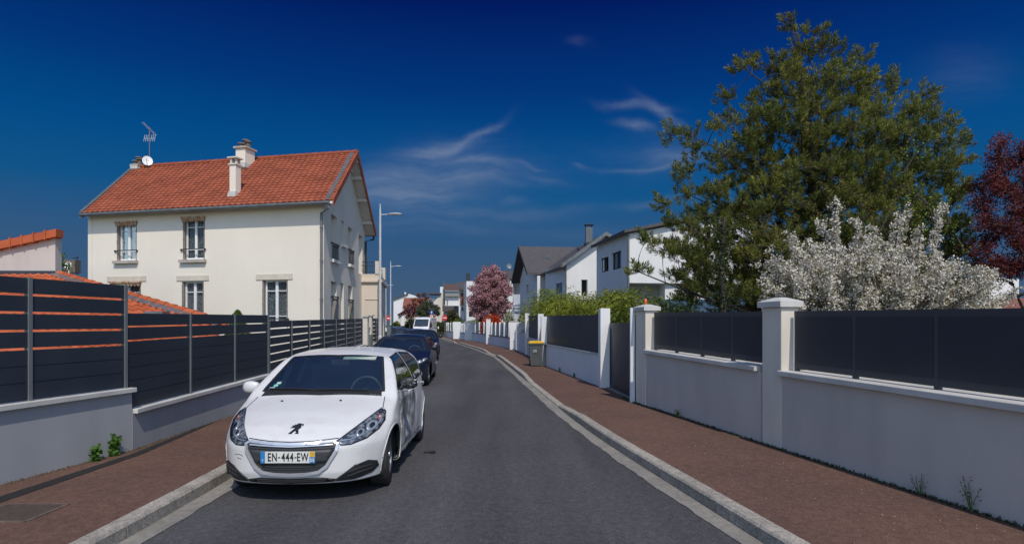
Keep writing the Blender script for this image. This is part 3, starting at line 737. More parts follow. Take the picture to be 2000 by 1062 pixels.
t = empty('white_gate', (.3, 40.3, 0), 'white boarded gate just right of the thick white gate post', 'gate', 'pale gates along the right pavement')
mb = MB(); mb.seg((0.428, 36.402), (0.186, 38.543), .14, 1.75, .05, -.12); mb.build('gate_sheet', M_bluewhite, t)
mb = MB()
for k in range(5): 
    p = Vector((0.428, 36.402)).lerp(Vector((0.186, 38.543)), (k + .5) / 5); mb.box((p.x + .09, p.y, 1.0), (.03, .06, 1.7))
mb.build('gate_bars', M_pvc, t)
square_post(1003.5, 39.102, 1.88, .5, .5, 'thick white gate post with a flat cap, left of the white boarded gate', cap=True)
# long balustrade fence with white uprights between thick posts
def baluster_fence(label, A, B, zw, zt, n, seed, infill=True):
    A = Vector(A); B = Vector(B)
    e = empty('picket_fence', (A.x, A.y, 0), label, 'fence', 'white picket fences along the right pavement')
    mb = MB(); mb.seg(A, B, 0, zw, .2, -.1); mb.build('wall', M_bluewhite, e)
    mb = MB(); mb.seg(A, B, zw + .002, zw + .05, .28, -.1); mb.build('coping', M_slate, e)
    if infill:
        mb = MB(); mb.seg(A, B, zw + .06, zt - .12, .02, -.14); mb.build('screen', mat('translucent_screen', (.20, .25, .30), (.13, .17, .22), rough=.4, scale=2.5), e)
    else:
        mb = MB(); mb.seg(A, B, zt - .2, zt - .14, .04, -.12); mb.seg(A, B, zw + .1, zw + .16, .04, -.12); mb.build('rail', M_pvc, e)
    d = (B - A)
    for i in range(n):
        p = A + d * ((i + .5) / n) + offp(A, B, -.1)
        mb = MB(); mb.box((p.x, p.y, (zw + zt) / 2), (.11, .11, zt - zw)); mb.build('picket', M_pvc, e)
    return e
baluster_fence('low pale wall with white uprights and a grey screen, left of the thick gate post', (-0.093, 39.661), (-1.862, 49.529), .82, 1.86, 5, 1)
square_post(954, 49.902, 2.12, .36, .36, 'white post with flat cap in the middle of the screened picket fence', cap=True)
baluster_fence('pale wall and screened picket fence under the pink cherry tree', (-2.188, 50.646), (-3.817, 59.212), .85, 1.9, 3, 2)
square_post(918, 60.515, 1.95, 1.0, .6, 'broad white pier with twig shadows left of the screened picket fence')
baluster_fence('short open picket fence between two white piers further down', (-4.655, 62.005), (-5.586, 65.915), .8, 1.8, 4, 3, infill=False)
square_post(893, 66.66, 1.95, .8, .6, 'broad white pier left of the short open picket fence')
baluster_fence('farthest open picket fence ending near the red no entry sign', (-6.517, 68.522), (-8.565, 78.204), .8, 1.9, 4, 4, infill=False)
square_post(874.5, 79.601, 1.9, .3, .3, 'slim white post at the far end of the picket fences by the no entry sign')

# wheelie bin
bx, by = .93, 23.8
t = empty('wheelie_bin', (bx, by, PZ), 'dark grey wheelie bin with a yellow lid on the right pavement', 'bin', rz=0)
mb = MB()
n0 = 0
def taper(mb, c, b, tt, z0, z1, r=.0):
    for (za, s1, zb, s2) in ((z0, b, z1, tt),):
        p = [(-1, -1), (1, -1), (1, 1), (-1, 1)]
        A = [(c[0] + x * s1[0] / 2, c[1] + y * s1[1] / 2, za) for x, y in p]; B = [(c[0] + x * s2[0] / 2, c[1] + y * s2[1] / 2, zb) for x, y in p]
        for i in range(4): mb.quad(A[i], A[(i + 1) % 4], B[(i + 1) % 4], B[i])
        mb.quad(*A); mb.quad(*B)
taper(mb, (bx, by), (.42, .50), (.53, .66), PZ + .03, PZ + .86)
mb.build('body', M_bin, t, bevel=.03)
mb = MB(); taper(mb, (bx, by), (.57, .70), (.58, .71), PZ + .82, PZ + .88); mb.build('rim', M_bin, t, bevel=.01)
mb = MB(); taper(mb, (bx, by), (.60, .74), (.60, .74), PZ + .885, PZ + .925); taper(mb, (bx, by), (.56, .70), (.44, .56), PZ + .925, PZ + .965)
mb.build('lid', M_yellow, t, bevel=.015)
for s in (-1, 1):
    mb = MB(); mb.lathe((bx + s * .23 - .025, by + .24, PZ + .1), [(.09, 0), (.1, .01), (.1, .04), (.09, .05)], 14, 'x'); mb.build('wheel', M_rubber, t)
mb = MB(); mb.tube([(bx - .2, by + .4, PZ + .86), (bx + .2, by + .4, PZ + .86)], .018, 8); mb.build('handle', M_bin, t)
mb = MB(); mb.box((bx - .06, by - .318, PZ + .58), (.14, .006, .12), .1); mb.build('label', mat('worn_sticker', (.35, .37, .37), (.08, .09, .09), rough=.6, scale=18), t)

# ------------------------------------------------------------------ houses
def facade(mb, A, B, z0, z1, holes, depth=.18, z1b=None):
    """wall skin from A to B, seen with its outside on the right of A->B; holes (u0,u1,z0,z1) get reveals going inwards"""
    A = Vector(A[:2]); B = Vector(B[:2]); L = (B - A).length; d = (B - A) / L; n = Vector((-d.y, d.x))  # inward = left
    us = sorted({0, L} | {h[0] for h in holes} | {h[1] for h in holes}); zs = sorted({z0, z1} | {h[2] for h in holes} | {h[3] for h in holes})
    P = lambda u, z, i=0: (A.x + d.x * u + n.x * i, A.y + d.y * u + n.y * i, z)
    for u0, u1 in zip(us, us[1:]):
        for q0, q1 in zip(zs, zs[1:]):
            um, zm = (u0 + u1) / 2, (q0 + q1) / 2
            if any(h[0] < um < h[1] and h[2] < zm < h[3] for h in holes): continue
            mb.quad(P(u0, q0), P(u1, q0), P(u1, q1), P(u0, q1))
    for (a, b, c, e) in holes:
        mb.quad(P(a, c), P(a, c, depth), P(a, e, depth), P(a, e)); mb.quad(P(b, c), P(b, c, depth), P(b, e, depth), P(b, e))
        mb.quad(P(a, c), P(b, c), P(b, c, depth), P(a, c, depth)); mb.quad(P(a, e), P(b, e), P(b, e, depth), P(a, e, depth))
    return d, n
def french_window(parent, A, B, h, depth=.18, bars=(.25, .78), curtain=M_lace, side_shutter=True, valance=False, sill=None, rail=None, frame_m=M_pvc, leaves=2, railz=.35):
    A = Vector(A[:2]); B = Vector(B[:2]); d = (B - A).normalized(); n = Vector((-d.y, d.x)); rz = math.atan2(d.y, d.x)
    u0, u1, z0, z1 = h; W = u1 - u0; Hh = z1 - z0
    def P(u, i, z): return (A.x + d.x * u + n.x * i, A.y + d.y * u + n.y * i, z)
    ins = .06 if side_shutter else 0
    a, b = u0 + ins, u1 - ins
    mb = MB(); fd = depth - .03; fw = .055
    mb.box(P((a + b) / 2, fd, z1 - fw / 2), (b - a, .05, fw), rz); mb.box(P((a + b) / 2, fd, z0 + fw / 2 + .01), (b - a, .05, fw + .03), rz)
    for s in (a + fw / 2, b - fw / 2): mb.box(P(s, fd, (z0 + z1) / 2), (fw, .052, Hh), rz)
    if leaves == 2: mb.box(P((a + b) / 2, fd - .003, (z0 + z1) / 2), (.10, .05, Hh), rz)
    for t_ in bars: mb.box(P((a + b) / 2, fd + .008, z0 + Hh * t_), (b - a, .03, .028), rz)
    w = mb.build('window', frame_m, parent)
    mb = MB(); mb.quad(P(a, fd + .02, z0), P(b, fd + .02, z0), P(b, fd + .02, z1), P(a, fd + .02, z1)); mb.build('pane', M_winglass, w)
    mb = MB(); k = 24; prev = None
    for j in range(k + 1):
        uu = lerp(a, b, j / k); ii = fd + .07 + .015 * math.sin(j * 2.2)
        cur = (P(uu, ii, z0), P(uu, ii, z1))
        if prev: mb.quad(prev[0], cur[0], cur[1], prev[1])
        prev = cur
    mb.build('curtain', curtain, w)
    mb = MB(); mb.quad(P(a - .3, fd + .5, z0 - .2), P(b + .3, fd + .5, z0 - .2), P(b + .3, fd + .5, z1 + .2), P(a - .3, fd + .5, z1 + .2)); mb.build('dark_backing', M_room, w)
    if side_shutter:
        for s in (u0 + .028, u1 - .028):
            mb = MB()
            for k_ in range(3): mb.box(P(s + (.008 if k_ % 2 else -.008), .018 + k_ * .04, (z0 + z1) / 2), (.018, .034, Hh - .02), rz)
            for zz in (.2, .5, .8): mb.box(P(s, -.008, z0 + Hh * zz), (.03, .02, .06), rz)
            mb.build('folded_shutter', M_taupe, w)
    if valance:
        mb = MB(); kk = 18
        for j in range(kk):
            ua, ub = lerp(u0 - .03, u1 + .03, j / kk), lerp(u0 - .03, u1 + .03, (j + 1) / kk)
            dr = .05 if j % 2 else 0
            mb.quad(P(ua, -.06, z1 - .02), P(ub, -.06, z1 - .02), P(ub, -.03, z1 - .13 - .04 + dr), P(ua, -.03, z1 - .13 - .04 + dr))
        mb.box(P((u0 + u1) / 2, -.03, z1), (W + .08, .1, .07), rz)
        m_ = MATS.get('striped_canvas') or mat('striped_canvas', (.36, .16, .09), (.42, .33, .22), rough=.9, scale=7, lo=.45, hi=.52, stretch=(1.6, 1.6, .1), detail=0)
        mb.build('awning', m_, w)
    if sill:
        mb = MB(); mb.box(P((u0 + u1) / 2, -.03, z0 - .06), (W + .16, .22, .115), rz); mb.build('sill', sill, w)
    if rail:
        mb = MB(); zr = z0 + railz; ov = .06
        mb.box(P((u0 + u1) / 2, -.05, zr), (W + 2 * ov, .05, .03), rz)
        for s in (u0 - ov + .01, u1 + ov - .01): mb.box(P(s, -.0, zr - .04), (.02, .12, .05), rz)
        if rail == 'grille':
            mb.box(P((u0 + u1) / 2, -.05, z0 + .06), (W, .03, .025), rz)
            nb_ = int(W / .11)
            for j in range(nb_ + 1): mb.box(P(lerp(u0, u1, j / nb_), -.05, (zr + z0 + .06) / 2), (.016, .016, zr - z0 - .06), rz)
            for j in range(nb_): mb.box(P(lerp(u0, u1, (j + .5) / nb_), -.05, zr - .12), (.05, .014, .05), rz + 0)
        mb.build('railing', M_darkmetal, w)
    return w
def tile_field(name, O, U, V, nu, nv, m, parent, clips=(), amp=.018, step=.022, sub=6, ridge_pad=0):
    """O corner at the eave, U along the eave (full vector), V up the slope (full vector); nu x nv tiles.
    each course is a waved sheet lapping the one below"""
    O, U, V = Vector(O), Vector(U), Vector(V); Nn = U.cross(V).normalized()
    if Nn.z < 0: Nn = -Nn
    mb_v, mb_f = [], []
    for j in range(nv):
        for i in range(nu):
            jit = random.uniform(-.003, .003); base = len(mb_v)
            for q in range(sub + 1):
                fx = (i + q / sub) / nu; ph = q / sub * 2 * math.pi
                w = amp * math.sin(ph) * (1 if True else 0)
                lo = O + U * fx + V * ((j - .06) / nv) + Nn * (w + step + jit)
                lf = O + U * fx + V * ((j - .06) / nv) + Nn * (w * .5 - .004)
                hi = O + U * fx + V * ((j + 1.0) / nv) + Nn * (w + jit)
                mb_v += [tuple(lf), tuple(lo), tuple(hi)]
            for q in range(sub):
                a = base + q * 3; mb_f.append((a, a + 3, a + 4, a + 1)); mb_f.append((a + 1, a + 4, a + 5, a + 2))
    me = bpy.data.meshes.new(name); o0 = WO[parent.name] if parent else Vector((0, 0, 0))
    me.from_pydata([(p[0] - o0.x, p[1] - o0.y, p[2] - o0.z) for p in mb_v], [], mb_f); me.materials.append(m)
    bm = bmesh.new(); bm.from_mesh(me)
    for (pt, no) in clips:
        bmesh.ops.bisect_plane(bm, geom=bm.verts[:] + bm.edges[:] + bm.faces[:], plane_co=Vector(pt) - o0, plane_no=Vector(no), clear_outer=True)
    bm.to_mesh(me); bm.free()
    o = bpy.data.objects.new(name, me); col.objects.link(o)
    if parent: o.parent = parent; WO[o.name] = WO[parent.name].copy()
    return o

# --- cream house on the left
FR = Vector((-6.80, 22.2)); BR = Vector((-7.02, 29.3)); FL = Vector((-16.98, 24.6)); BL = Vector((-17.6, 31.6))
ZE = 6.36
hs = empty('cream_house', (-12, 27, 0), 'two storey cream house with orange tiled roof and chimneys behind the left fence', 'house')
def hole(px0, px1, py0, py1, A, B):
    u0, p = onl(px0, A, B); u1, q = onl(px1, A, B)
    return (u0, u1, zat(py1, (p.y + q.y) / 2), zat(py0, (p.y + q.y) / 2))
# front: A=FL -> B=FR has the outside on its right (towards the camera)
fh = [hole(228, 267, 434, 509, FL, FR), hole(357, 400, 425, 507, FL, FR), hole(218, 275, 551, 640, FL, FR), hole(355, 398, 550, 640, FL, FR), hole(512, 562, 547, 640, FL, FR)]
mb = MB(); facade(mb, FL, FR, 0, ZE, fh)
gh = [hole(646.5, 658.5, 421, 508, FR, BR), hole(667, 672.5, 432, 478, FR, BR), hole(680, 688.5, 445, 517, FR, BR), hole(700.5, 708, 460, 535, FR, BR),
      hole(646.5, 658, 550, 640, FR, BR), hole(665, 671.5, 553, 650, FR, BR), hole(680, 688, 558, 640, FR, BR)]
mb.quad((FL.x, FL.y, 0), (BL.x, BL.y, 0), (BL.x, BL.y, ZE), (FL.x, FL.y, ZE)); mb.quad((BR.x, BR.y, 0), (BL.x, BL.y, 0), (BL.x, BL.y, ZE), (BR.x, BR.y, ZE))
mb.build('wall', M_cream, hs)
mb = MB(); facade(mb, FR, BR, 0, ZE, gh)
# ridge
RR = (FR + BR) / 2; RL = (FL + BL) / 2; ZR = 8.85
mb.quad((FR.x, FR.y, ZE), (BR.x, BR.y, ZE), (RR.x, RR.y, ZR - .14)); mb.build('gable_wall', M_gable, hs)
mb = MB(); mb.quad((FL.x, FL.y, ZE), (BL.x, BL.y, ZE), (RL.x, RL.y, ZR - .14)); mb.build('gable_wall', M_cream, hs)
for i, h in enumerate(fh):
    french_window(hs, FL, FR, h, valance=i in (0, 1, 2), sill=M_sill if i < 2 else None, rail='bar' if i in (0, 1, 4) else None, railz=.4 if i < 2 else (zat(622, 22.6) - h[2]))
for i, h in enumerate(gh):
    french_window(hs, FR, BR, h, side_shutter=False, sill=M_soffit if i in (0, 1, 2) else None, rail='grille' if i in (0, 2, 4, 6) else None, leaves=1 if i == 1 else 2, bars=(.25, .75), railz=.62 if i < 3 else 1.2, depth=.24)
# lintels
dF = (FR - FL).normalized(); nF = Vector((-dF.y, dF.x)); rzF = math.atan2(dF.y, dF.x)
for (a, b, c, e) in ((210, 286, 539.5, 549.5), (345.5, 408.5, 538, 548), (500.5, 572, 535, 546)):
    u0, p = onl(a, FL, FR); u1, q = onl(b, FL, FR); z0, z1 = zat(e, (p.y + q.y) / 2), zat(c, (p.y + q.y) / 2)
    m_ = (p + q) / 2 - nF * .004; mb = MB(); mb.box((m_.x, m_.y, (z0 + z1) / 2), (u1 - u0, .05, z1 - z0), rzF); mb.build('lintel', M_stone, hs)
# thin corner bead and render seam at the left corner
u0, p = onl(180, FL, FR); mb = MB(); mb.box((p.x - nF.x * .0, p.y, 3.0), (.03, .02, 6.0), rzF); mb.build('render_bead', M_gable, hs)
# roof: front slope and back slope
ov = .42; gv = .62   # eave overhang, gable overhang
slope = (ZR - ZE) / ((RR - FR).length)
def roofpt(base, ridge, t, along):  # t: 0 at wall line, 1 at ridge, <0 overhang
    p = base.lerp(ridge, t); return Vector((p.x, p.y, ZE + (ZR - ZE) * t)) + Vector((along.x, along.y, 0))
dE = (FR - FL).normalized(); kt = ov / (RR - FR).length
cFL, cFR = roofpt(FL, RL, -kt, -dE * .02), roofpt(FR, RR, -kt, dE * gv * .75)
cRL, cRR = roofpt(FL, RL, 1, -dE * .02), roofpt(FR, RR, 1, dE * gv * .75)
cBL, cBR = roofpt(BL, RL, -kt, -dE * .02), roofpt(BR, RR, -kt, dE * gv * .75)
up = Vector((0, 0, .05))
n = 36
O, U, V = cFL + up, cFR - cFL, cRL - cFL
def bilinear_tiles(name, c00, c10, c01, c11, nu, nv, m, parent, sub=6, amp=.016, step=.024):
    o0 = WO[parent.name]; vs, fs = [], []
    Nn = (c10 - c00).cross(c01 - c00).normalized(); Nn = Nn if Nn.z > 0 else -Nn
    def P(a, b): return (c00 * (1 - a) + c10 * a) * (1 - b) + (c01 * (1 - a) + c11 * a) * b
    for j in range(nv):
        for i in range(nu):
            jit = random.uniform(-.004, .004); k = len(vs)
            for q in range(sub + 1):
                fx = (i + q / sub) / nu; w = amp * math.sin(q / sub * 2 * math.pi)
                lo = P(fx, (j - .05) / nv); hi = P(fx, (j + 1) / nv)
                vs += [tuple(lo + Nn * (w * .4 - .006) - o0), tuple(lo + Nn * (w + step + jit) - o0), tuple(hi + Nn * (w + jit) - o0)]
            for q in range(sub):
                a = k + q * 3; fs += [(a, a + 3, a + 4, a + 1), (a + 1, a + 4, a + 5, a + 2)]
    me = bpy.data.meshes.new(name); me.from_pydata(vs, [], fs); me.materials.append(m)
    o = bpy.data.objects.new(name, me); col.objects.link(o); o.parent = parent; WO[o.name] = o0.copy(); return o
rf = bilinear_tiles('roof', cFL + up, cFR + up, cRL + up, cRR + up, 44, 20, M_tile, hs)
bilinear_tiles('roof', cBR + up, cBL + up, cRR + up, cRL + up, 38, 17, M_tile, hs)
# deck below tiles (also the soffit), verge boards, ridge tiles, gutter
def slab(mb, p, th):
    lo = [Vector(q) - Vector((0, 0, th)) for q in p]
    mb.quad(*p); mb.quad(*lo)
    for i in range(4): mb.quad(p[i], p[(i + 1) % 4], lo[(i + 1) % 4], lo[i])
mb = MB(); slab(mb, [cFL, cFR, cRR, cRL], .07); slab(mb, [cBL, cBR, cRR + Vector((0, 0, .001)), cRL + Vector((0, 0, .001))], .07)
mb.build('soffit', M_soffit, hs)
def verge(mb, a, b, w, h, shift):
    s = Vector((dE.x, dE.y, 0))
    A, B = a + s * shift, b + s * shift
    q = [A, B, B + s * w, A + s * w]
    mb.quad(*[x + Vector((0, 0, h[1])) for x in q]); mb.quad(*[x + Vector((0, 0, h[0])) for x in q])
    for i in range(4):
        p1, p2 = q[i], q[(i + 1) % 4]; mb.quad(p1 + Vector((0, 0, h[0])), p2 + Vector((0, 0, h[0])), p2 + Vector((0, 0, h[1])), p1 + Vector((0, 0, h[1])))
mb = MB(); verge(mb, cFR, cRR, .05, (-.16, .10), .0); verge(mb, cBR, cRR, .05, (-.16, .10), .0)
mb.build('verge_tiles', M_tile, hs)
mb = MB(); verge(mb, cFR, cRR, .17, (.0, .095), -.30); mb.build('verge_flashing', M_zinc, hs)
mb = MB(); verge(mb, cFL, cRL, .18, (-.16, .12), -.08); mb.build('verge_flashing', M_zinc, hs)
mb = MB(); k = 30
for j in range(k):
    a, b = cRL.lerp(cRR, j / k), cRL.lerp(cRR, (j + 1.06) / k)
    mb.tube([a + Vector((0, 0, .04)), b + Vector((0, 0, .055))], [.10, .115], 8)
mb.build('ridge_tiles', M_tile, hs)
mb = MB()
for (a, b) in ((cFL, cFR), (cBL, cBR)):
    s = (b - a).normalized(); o_ = Vector((s.y, -s.x, 0)) * (.05 if a is cFL else -.05)
    mb.tube([a + o_ - Vector((0, 0, .04)), b + o_ - Vector((0, 0, .04)) - s * .1], .062, 8)
mb.build('roof_gutter', M_zinc, hs)
g0 = cFR + Vector((-.08, -.05, -.1)); c0 = Vector((FR.x - .07, FR.y - .06, 0))
mb = MB(); mb.tube([g0, g0 - Vector((0, 0, .12)), Vector((c0.x, c0.y, ZE - .62)), Vector((c0.x, c0.y, .1))], .048, 10)
for zz in (1.2, 2.6, 4.0, 5.2): mb.lathe((c0.x, c0.y, zz), [(.065, 0), (.065, .05)], 10)
mb.build('downpipe', M_zinc, hs)
g1 = cBR + Vector((-.1, .05, -.1)); c1 = Vector((BR.x + .06, BR.y - .05, 0))
mb = MB(); mb.tube([g1, g1 - Vector((0, 0, .15)), Vector((c1.x, c1.y, ZE - .7)), Vector((c1.x, c1.y, 3.2))], .05, 8); mb.build('downpipe', M_darkmetal, hs)
# purlin ends under the gable overhang
for t_, base in ((.12, BR), (.45, BR), (.75, BR), (.97, BR), (.3, FR), (.7, FR)):
    p = base.lerp(RR, t_); z = ZE + (ZR - ZE) * t_ - .17
    mb = MB(); mb.box((p.x + .22, p.y, z), (.46, .16, .15), math.atan2(dE.y, dE.x)); mb.build('bracket', M_soffit, hs)
# chimneys are parts of the house
def chimney(px, pyb, pyt, t_, w, d, m, style, capw=.12, zt=None):
    # on the front slope at parameter t_ (0 wall, 1 ridge)
    A = FL.lerp(RL, t_); B = FR.lerp(RR, t_); _, p = onl(px, A, B); zb = ZE + (ZR - ZE) * t_; ztop = zt if zt else zat(pyt, p.y)
    mb = MB(); mb.box((p.x, p.y, (zb - .5 + ztop) / 2), (w, d, ztop - zb + .5), rzF); ch = mb.build('chimney', m, hs)
    mb = MB()
    s_ = .09
    for (hh, e) in ((0, .08), (.07, .03)): mb.box((p.x, p.y - .05, zb + hh - .03), (w + e, d + e, .14), rzF)
    mb.build('flashing', M_cope, ch)
    if style == 'slab':
        mb = MB(); mb.box((p.x, p.y, ztop + .03), (w + .08, d + .08, .05), rzF); mb.box((p.x, p.y, ztop + .28), (w + .13, d + .13, .05), rzF)
        for sx in (-1, 1):
            for sy in (-1, 1): mb.box((p.x + sx * (w / 2 - .04), p.y + sy * (d / 2 - .04), ztop + .15), (.07, .07, .22), rzF)
        mb.build('cap', M_pillar, ch)
    else:
        mb = MB(); mb.box((p.x, p.y, ztop + .04), (w + .14, d + .14, .08), rzF); mb.build('cap', M_sill, ch)
        for k_ in range(3 if w < .7 else 4):
            q = p + Vector((-.26 + k_ * (.52 / (2 if w < .7 else 3)), (k_ % 2) * .2 - .1)) * min(1, w / .8)
            mb = MB(); hh = (.12, .3, .2, .12)[k_]
            mb.lathe((q.x, q.y, ztop + .08), [(.10, 0), (.09, hh)], 10); mb.lathe((q.x, q.y, ztop + .08 + hh + .03), [(.15, 0), (.13, .05)], 10); mb.lathe((q.x, q.y, ztop + .08 + hh), [(.04, 0), (.04, .04)], 6)
            mb.build('chimney_pot', M_brick, ch)
    return p, ztop
chimney(459.5, 385, 324, .12, .27, .30, M_cream, 'slab')
chimney(479, 332, 300, .82, .46, .62, M_cream, 'pots', zt=9.12)
chimney(270, 333, 327, 1.0, .30, .36, M_brick, 'pots', zt=8.9)
# aerial mast and dish, fixed to the roof
_, p = onl(292, RL, RR); zb = ZR
an = empty('roof_aerial', (p.x, p.y, zb), 'tall thin television aerial mast on the ridge of the cream house', 'aerial')
mb = MB(); mb.tube([(p.x, p.y, zb - .2), (p.x, p.y, zat(250, p.y))], .022, 6); mb.build('mast', M_zinc, an)
mb = MB(); zt_ = zat(262, p.y)
mb.tube([(p.x - .12, p.y - .3, zt_ + .42), (p.x + .1, p.y + .3, zt_ + .05)], .015, 5)
for k_ in range(9):
    q = Vector((p.x - .12 + .22 * k_ / 8, p.y - .3 + .6 * k_ / 8, zt_ + .42 - .37 * k_ / 8)); L_ = .09
    mb.tube([q + Vector((-L_, .03, 0)), q + Vector((L_, -.03, 0))], .007, 4)
for k_ in range(7):
    x_ = p.x - .24 + .08 * k_; mb.tube([(x_, p.y - .05, zt_ - .35), (x_, p.y + .05, zt_ - .02)], .007, 4)
mb.tube([(p.x - .25, p.y, zt_ - .2), (p.x + .25, p.y, zt_ - .2)], .01, 4)
mb.build('antenna', mat('aluminium_rods', (.6, .6, .6), rough=.4, scale=3), an)
q = pix(288, 314, p.y - .2); dsh = empty('satellite_dish', (q.x, q.y, q.z - .4), 'white satellite dish beside the aerial mast on the cream house ridge', 'satellite dish')
def dish(mb, c, r, dirv, k=20):
    dirv = Vector(dirv).normalized(); a = dirv.cross(Vector((0, 0, 1))).normalized(); b = a.cross(dirv); n0 = len(mb.v)
    mb.v.append(tuple(Vector(c) - dirv * r * .22))
    for ring, (rr_, dd_) in enumerate(((.5, -.165), (1.0, 0.0))):
        for j in range(k):
            an_ = 2 * math.pi * j / k; mb.v.append(tuple(Vector(c) + a * (math.cos(an_) * r * rr_) + b * (math.sin(an_) * r * rr_ * 1.1) + dirv * (r * dd_)))
    for j in range(k):
        j2 = (j + 1) % k; mb.f.append((n0, n0 + 1 + j, n0 + 1 + j2)); mb.f.append((n0 + 1 + j, n0 + 1 + k + j, n0 + 1 + k + j2, n0 + 1 + j2))
mb = MB(); dish(mb, q, .21, (.55, -.8, .25)); mb.build('reflector', M_pvc, dsh, smooth=True)
mb = MB(); mb.tube([(q.x, q.y + .05, q.z), (p.x, p.y, q.z)], .02, 6); mb.tube([(q.x + .0, q.y, q.z - .28), (q.x + .2, q.y - .4, q.z - .02)], .012, 5); mb.build('arm', M_darkmetal, dsh)

# annex with roof terrace
ax = empty('terrace_annex', (-6.6, 30.5, 0), 'beige flat roofed annex with railed terrace on the street side of the cream house', 'annex')
ya = 28.6; x0a = -7.0; x1a = (743 - 1000) / 1200 * ya; xb_ = x1a - .72; zt_ = zat(551, ya)
mb = MB(); facade(mb, (x0a, ya), (x1a, ya), 0, zt_, []); facade(mb, (x1a, ya), (xb_, ya + 4.6), 0, zt_, [(2.2, 3.2, 0.2, 2.4)], .15)
mb.quad((x0a, ya, zt_), (x1a, ya, zt_), (xb_, ya + 4.6, zt_), (x0a - .4, ya + 4.6, zt_)); mb.build('wall', M_annex, ax)
mb = MB(); mb.prism([(x0a, ya - .12), (x1a + .12, ya - .12), (xb_ + .12, ya + 4.7), (x0a - .4, ya + 4.7)], zt_ + .002, zt_ + .1); mb.build('cornice', M_annex, ax)
mb = MB(); zp = zat(535, ya); mb.seg((x0a, ya + .06), (x1a - .0, ya + .06), zt_ + .1, zp, .12, 0); mb.seg((x1a - .06, ya + .125), (xb_ - .05, ya + 4.5), zt_ + .1, zp, .12, 0); mb.build('parapet', M_annex, ax)
mb = MB(); zq = zat(510, ya); mb.box((x1a - .14, ya + .06, (zp + zq) / 2), (.2, .2, zq - zp)); mb.build('terrace_pillar', M_pillar, ax)
mb = MB(); mb.box((x1a - .60, ya + 3.6, zp + .3), (.2, .3, .62)); mb.build('terrace_pillar', M_pillar, ax)
mb = MB()
for zz in (0, .18, .45): mb.tube([(x0a, ya + .06, zq - .02 - zz), (x1a - .24, ya + .06, zq - .02 - zz)], .018, 6)
for k_ in range(6): xx = lerp(x0a, x1a - .24, (k_ + .5) / 6); mb.tube([(xx, ya + .06, zp), (xx, ya + .06, zq - .02)], .008, 5)
for zz in (.05, .3, .5): mb.tube([(x1a - .16, ya + .2, zq - .12 - zz), (x1a - .62, ya + 3.4, zq - .12 - zz)], .016, 6)
mb.build('railing', M_darkmetal, ax)
mb = MB(); mb.box((lerp(x0a, x1a, .58), ya - .01, zat(584, ya)), (.7, .04, .05)); mb.build('trim', M_annex, ax)
mb = MB(); p_ = Vector((x1a, ya)).lerp(Vector((xb_, ya + 4.6)), .58); mb.box((p_.x - .1, p_.y, 1.3), (.05, 1.0, 2.2), .1); mb.build('door', M_anth, ax)

# --- low house with orange tiles behind the near left fence
lh = empty('tiled_outbuilding', (-9, 12, 0), 'low building with orange tiled hip roof and grey wall behind the tall left fence', 'outbuilding')
Yr = 17.0; Rp = pix(110, 535, Yr); zr = Rp.z
sl = .365
def zplane(y): return zr - (Yr - y) * sl
# plane as big sheet of tiles, clipped by the hip plane
Ye = 10.0; x_l, x_r = -19.0, -6.0
Cc = Vector((-6.2, 13.2, zplane(13.2)))
hipd = Cc - Rp; nrm = Vector((hipd.y, -hipd.x, 0)).normalized()   # horizontal normal
if nrm.x < 0: nrm = -nrm
O = Vector((x_l, Ye, zplane(Ye))); U = Vector((x_r - x_l, 0, 0)); V = Vector((0, Yr - Ye, zr - O.z))
tile_field('roof', O, U, V, 60, 24, M_tile2, lh, clips=[(Rp, nrm)], sub=6, amp=.02, step=.03)
bd = math.atan2(hipd.y, hipd.x)
mb = MB(); a, b = Rp, Cc
mb.v += [tuple(a + Vector((-.13, -.13, -.02)) ), tuple(a + Vector((.05, .05, .07))), tuple(b + Vector((.05, .05, .07))), tuple(b + Vector((-.13, -.13, -.02)))]; mb.f.append((0, 1, 2, 3)); mb.build('hip_flashing', M_zinc, lh)
mb = MB(); k = 20
for j in range(k):
    p1, p2 = a.lerp(b, j / k), a.lerp(b, (j + 1.08) / k); mb.tube([p1 + Vector((.03, .03, .03)), p2 + Vector((.03, .03, .045))], [.06, .075], 8)
mb.build('hip_tiles', M_tile2, lh)
mb = MB(); mb.box((-12, Ye + 1.0, .35), (12.4, .3, .7)); mb.box((-7.2, Ye + 2.5, .35), (.3, 3.3, .7)); mb.build('wall', M_wallR, lh)
# mono pitch wall above the ridge with a tiled verge (street side edge)
xw = Rp.x; W0 = Vector((-19.5, 16.9)); W1 = Vector(((108 - 1000) / 1200 * 17.05, 17.05))
_, q0 = onl(0, W0, W1); zlow = zat(528, 17)
mb = MB(); zA = zat(488, q0.y); z1_ = zat(464, W1.y); dlt = (z1_ - zA) / (W1 - q0).length
zW0 = zA - dlt * (q0 - W0).length
mb.seg(W0, W1, 2.2, zW0, .25, .125, z1b=z1_); mb.seg(W1 + Vector((-.2, .25)), W1 + Vector((-5.2, 6)), 2.2, z1_, .2, .1, z1b=z1_ ); mb.build('upper_wall', M_wallR, lh)
mb = MB(); kk = 22; dW = (W1 - W0); ext = W1 + dW.normalized() * .12
for j in range(kk):
    p1 = W0.lerp(ext, j / kk); p2 = W0.lerp(ext, (j + 1.0) / kk); h1 = lerp(zW0, z1_, j / kk) + .012; h2 = lerp(zW0, z1_, (j + 1) / kk) + .0
    mb.seg(p1, p2, h1 + .0, h1 + .21, .30, .0, z0b=h2 + .012, z1b=h2 + .22)
    mb.seg(p1, p1.lerp(p2, .13), h1 - .02, h1 + .25, .34, .0, z0b=h1 - .02, z1b=h1 + .25)
mb.build('verge_tiles', M_tile2, lh)
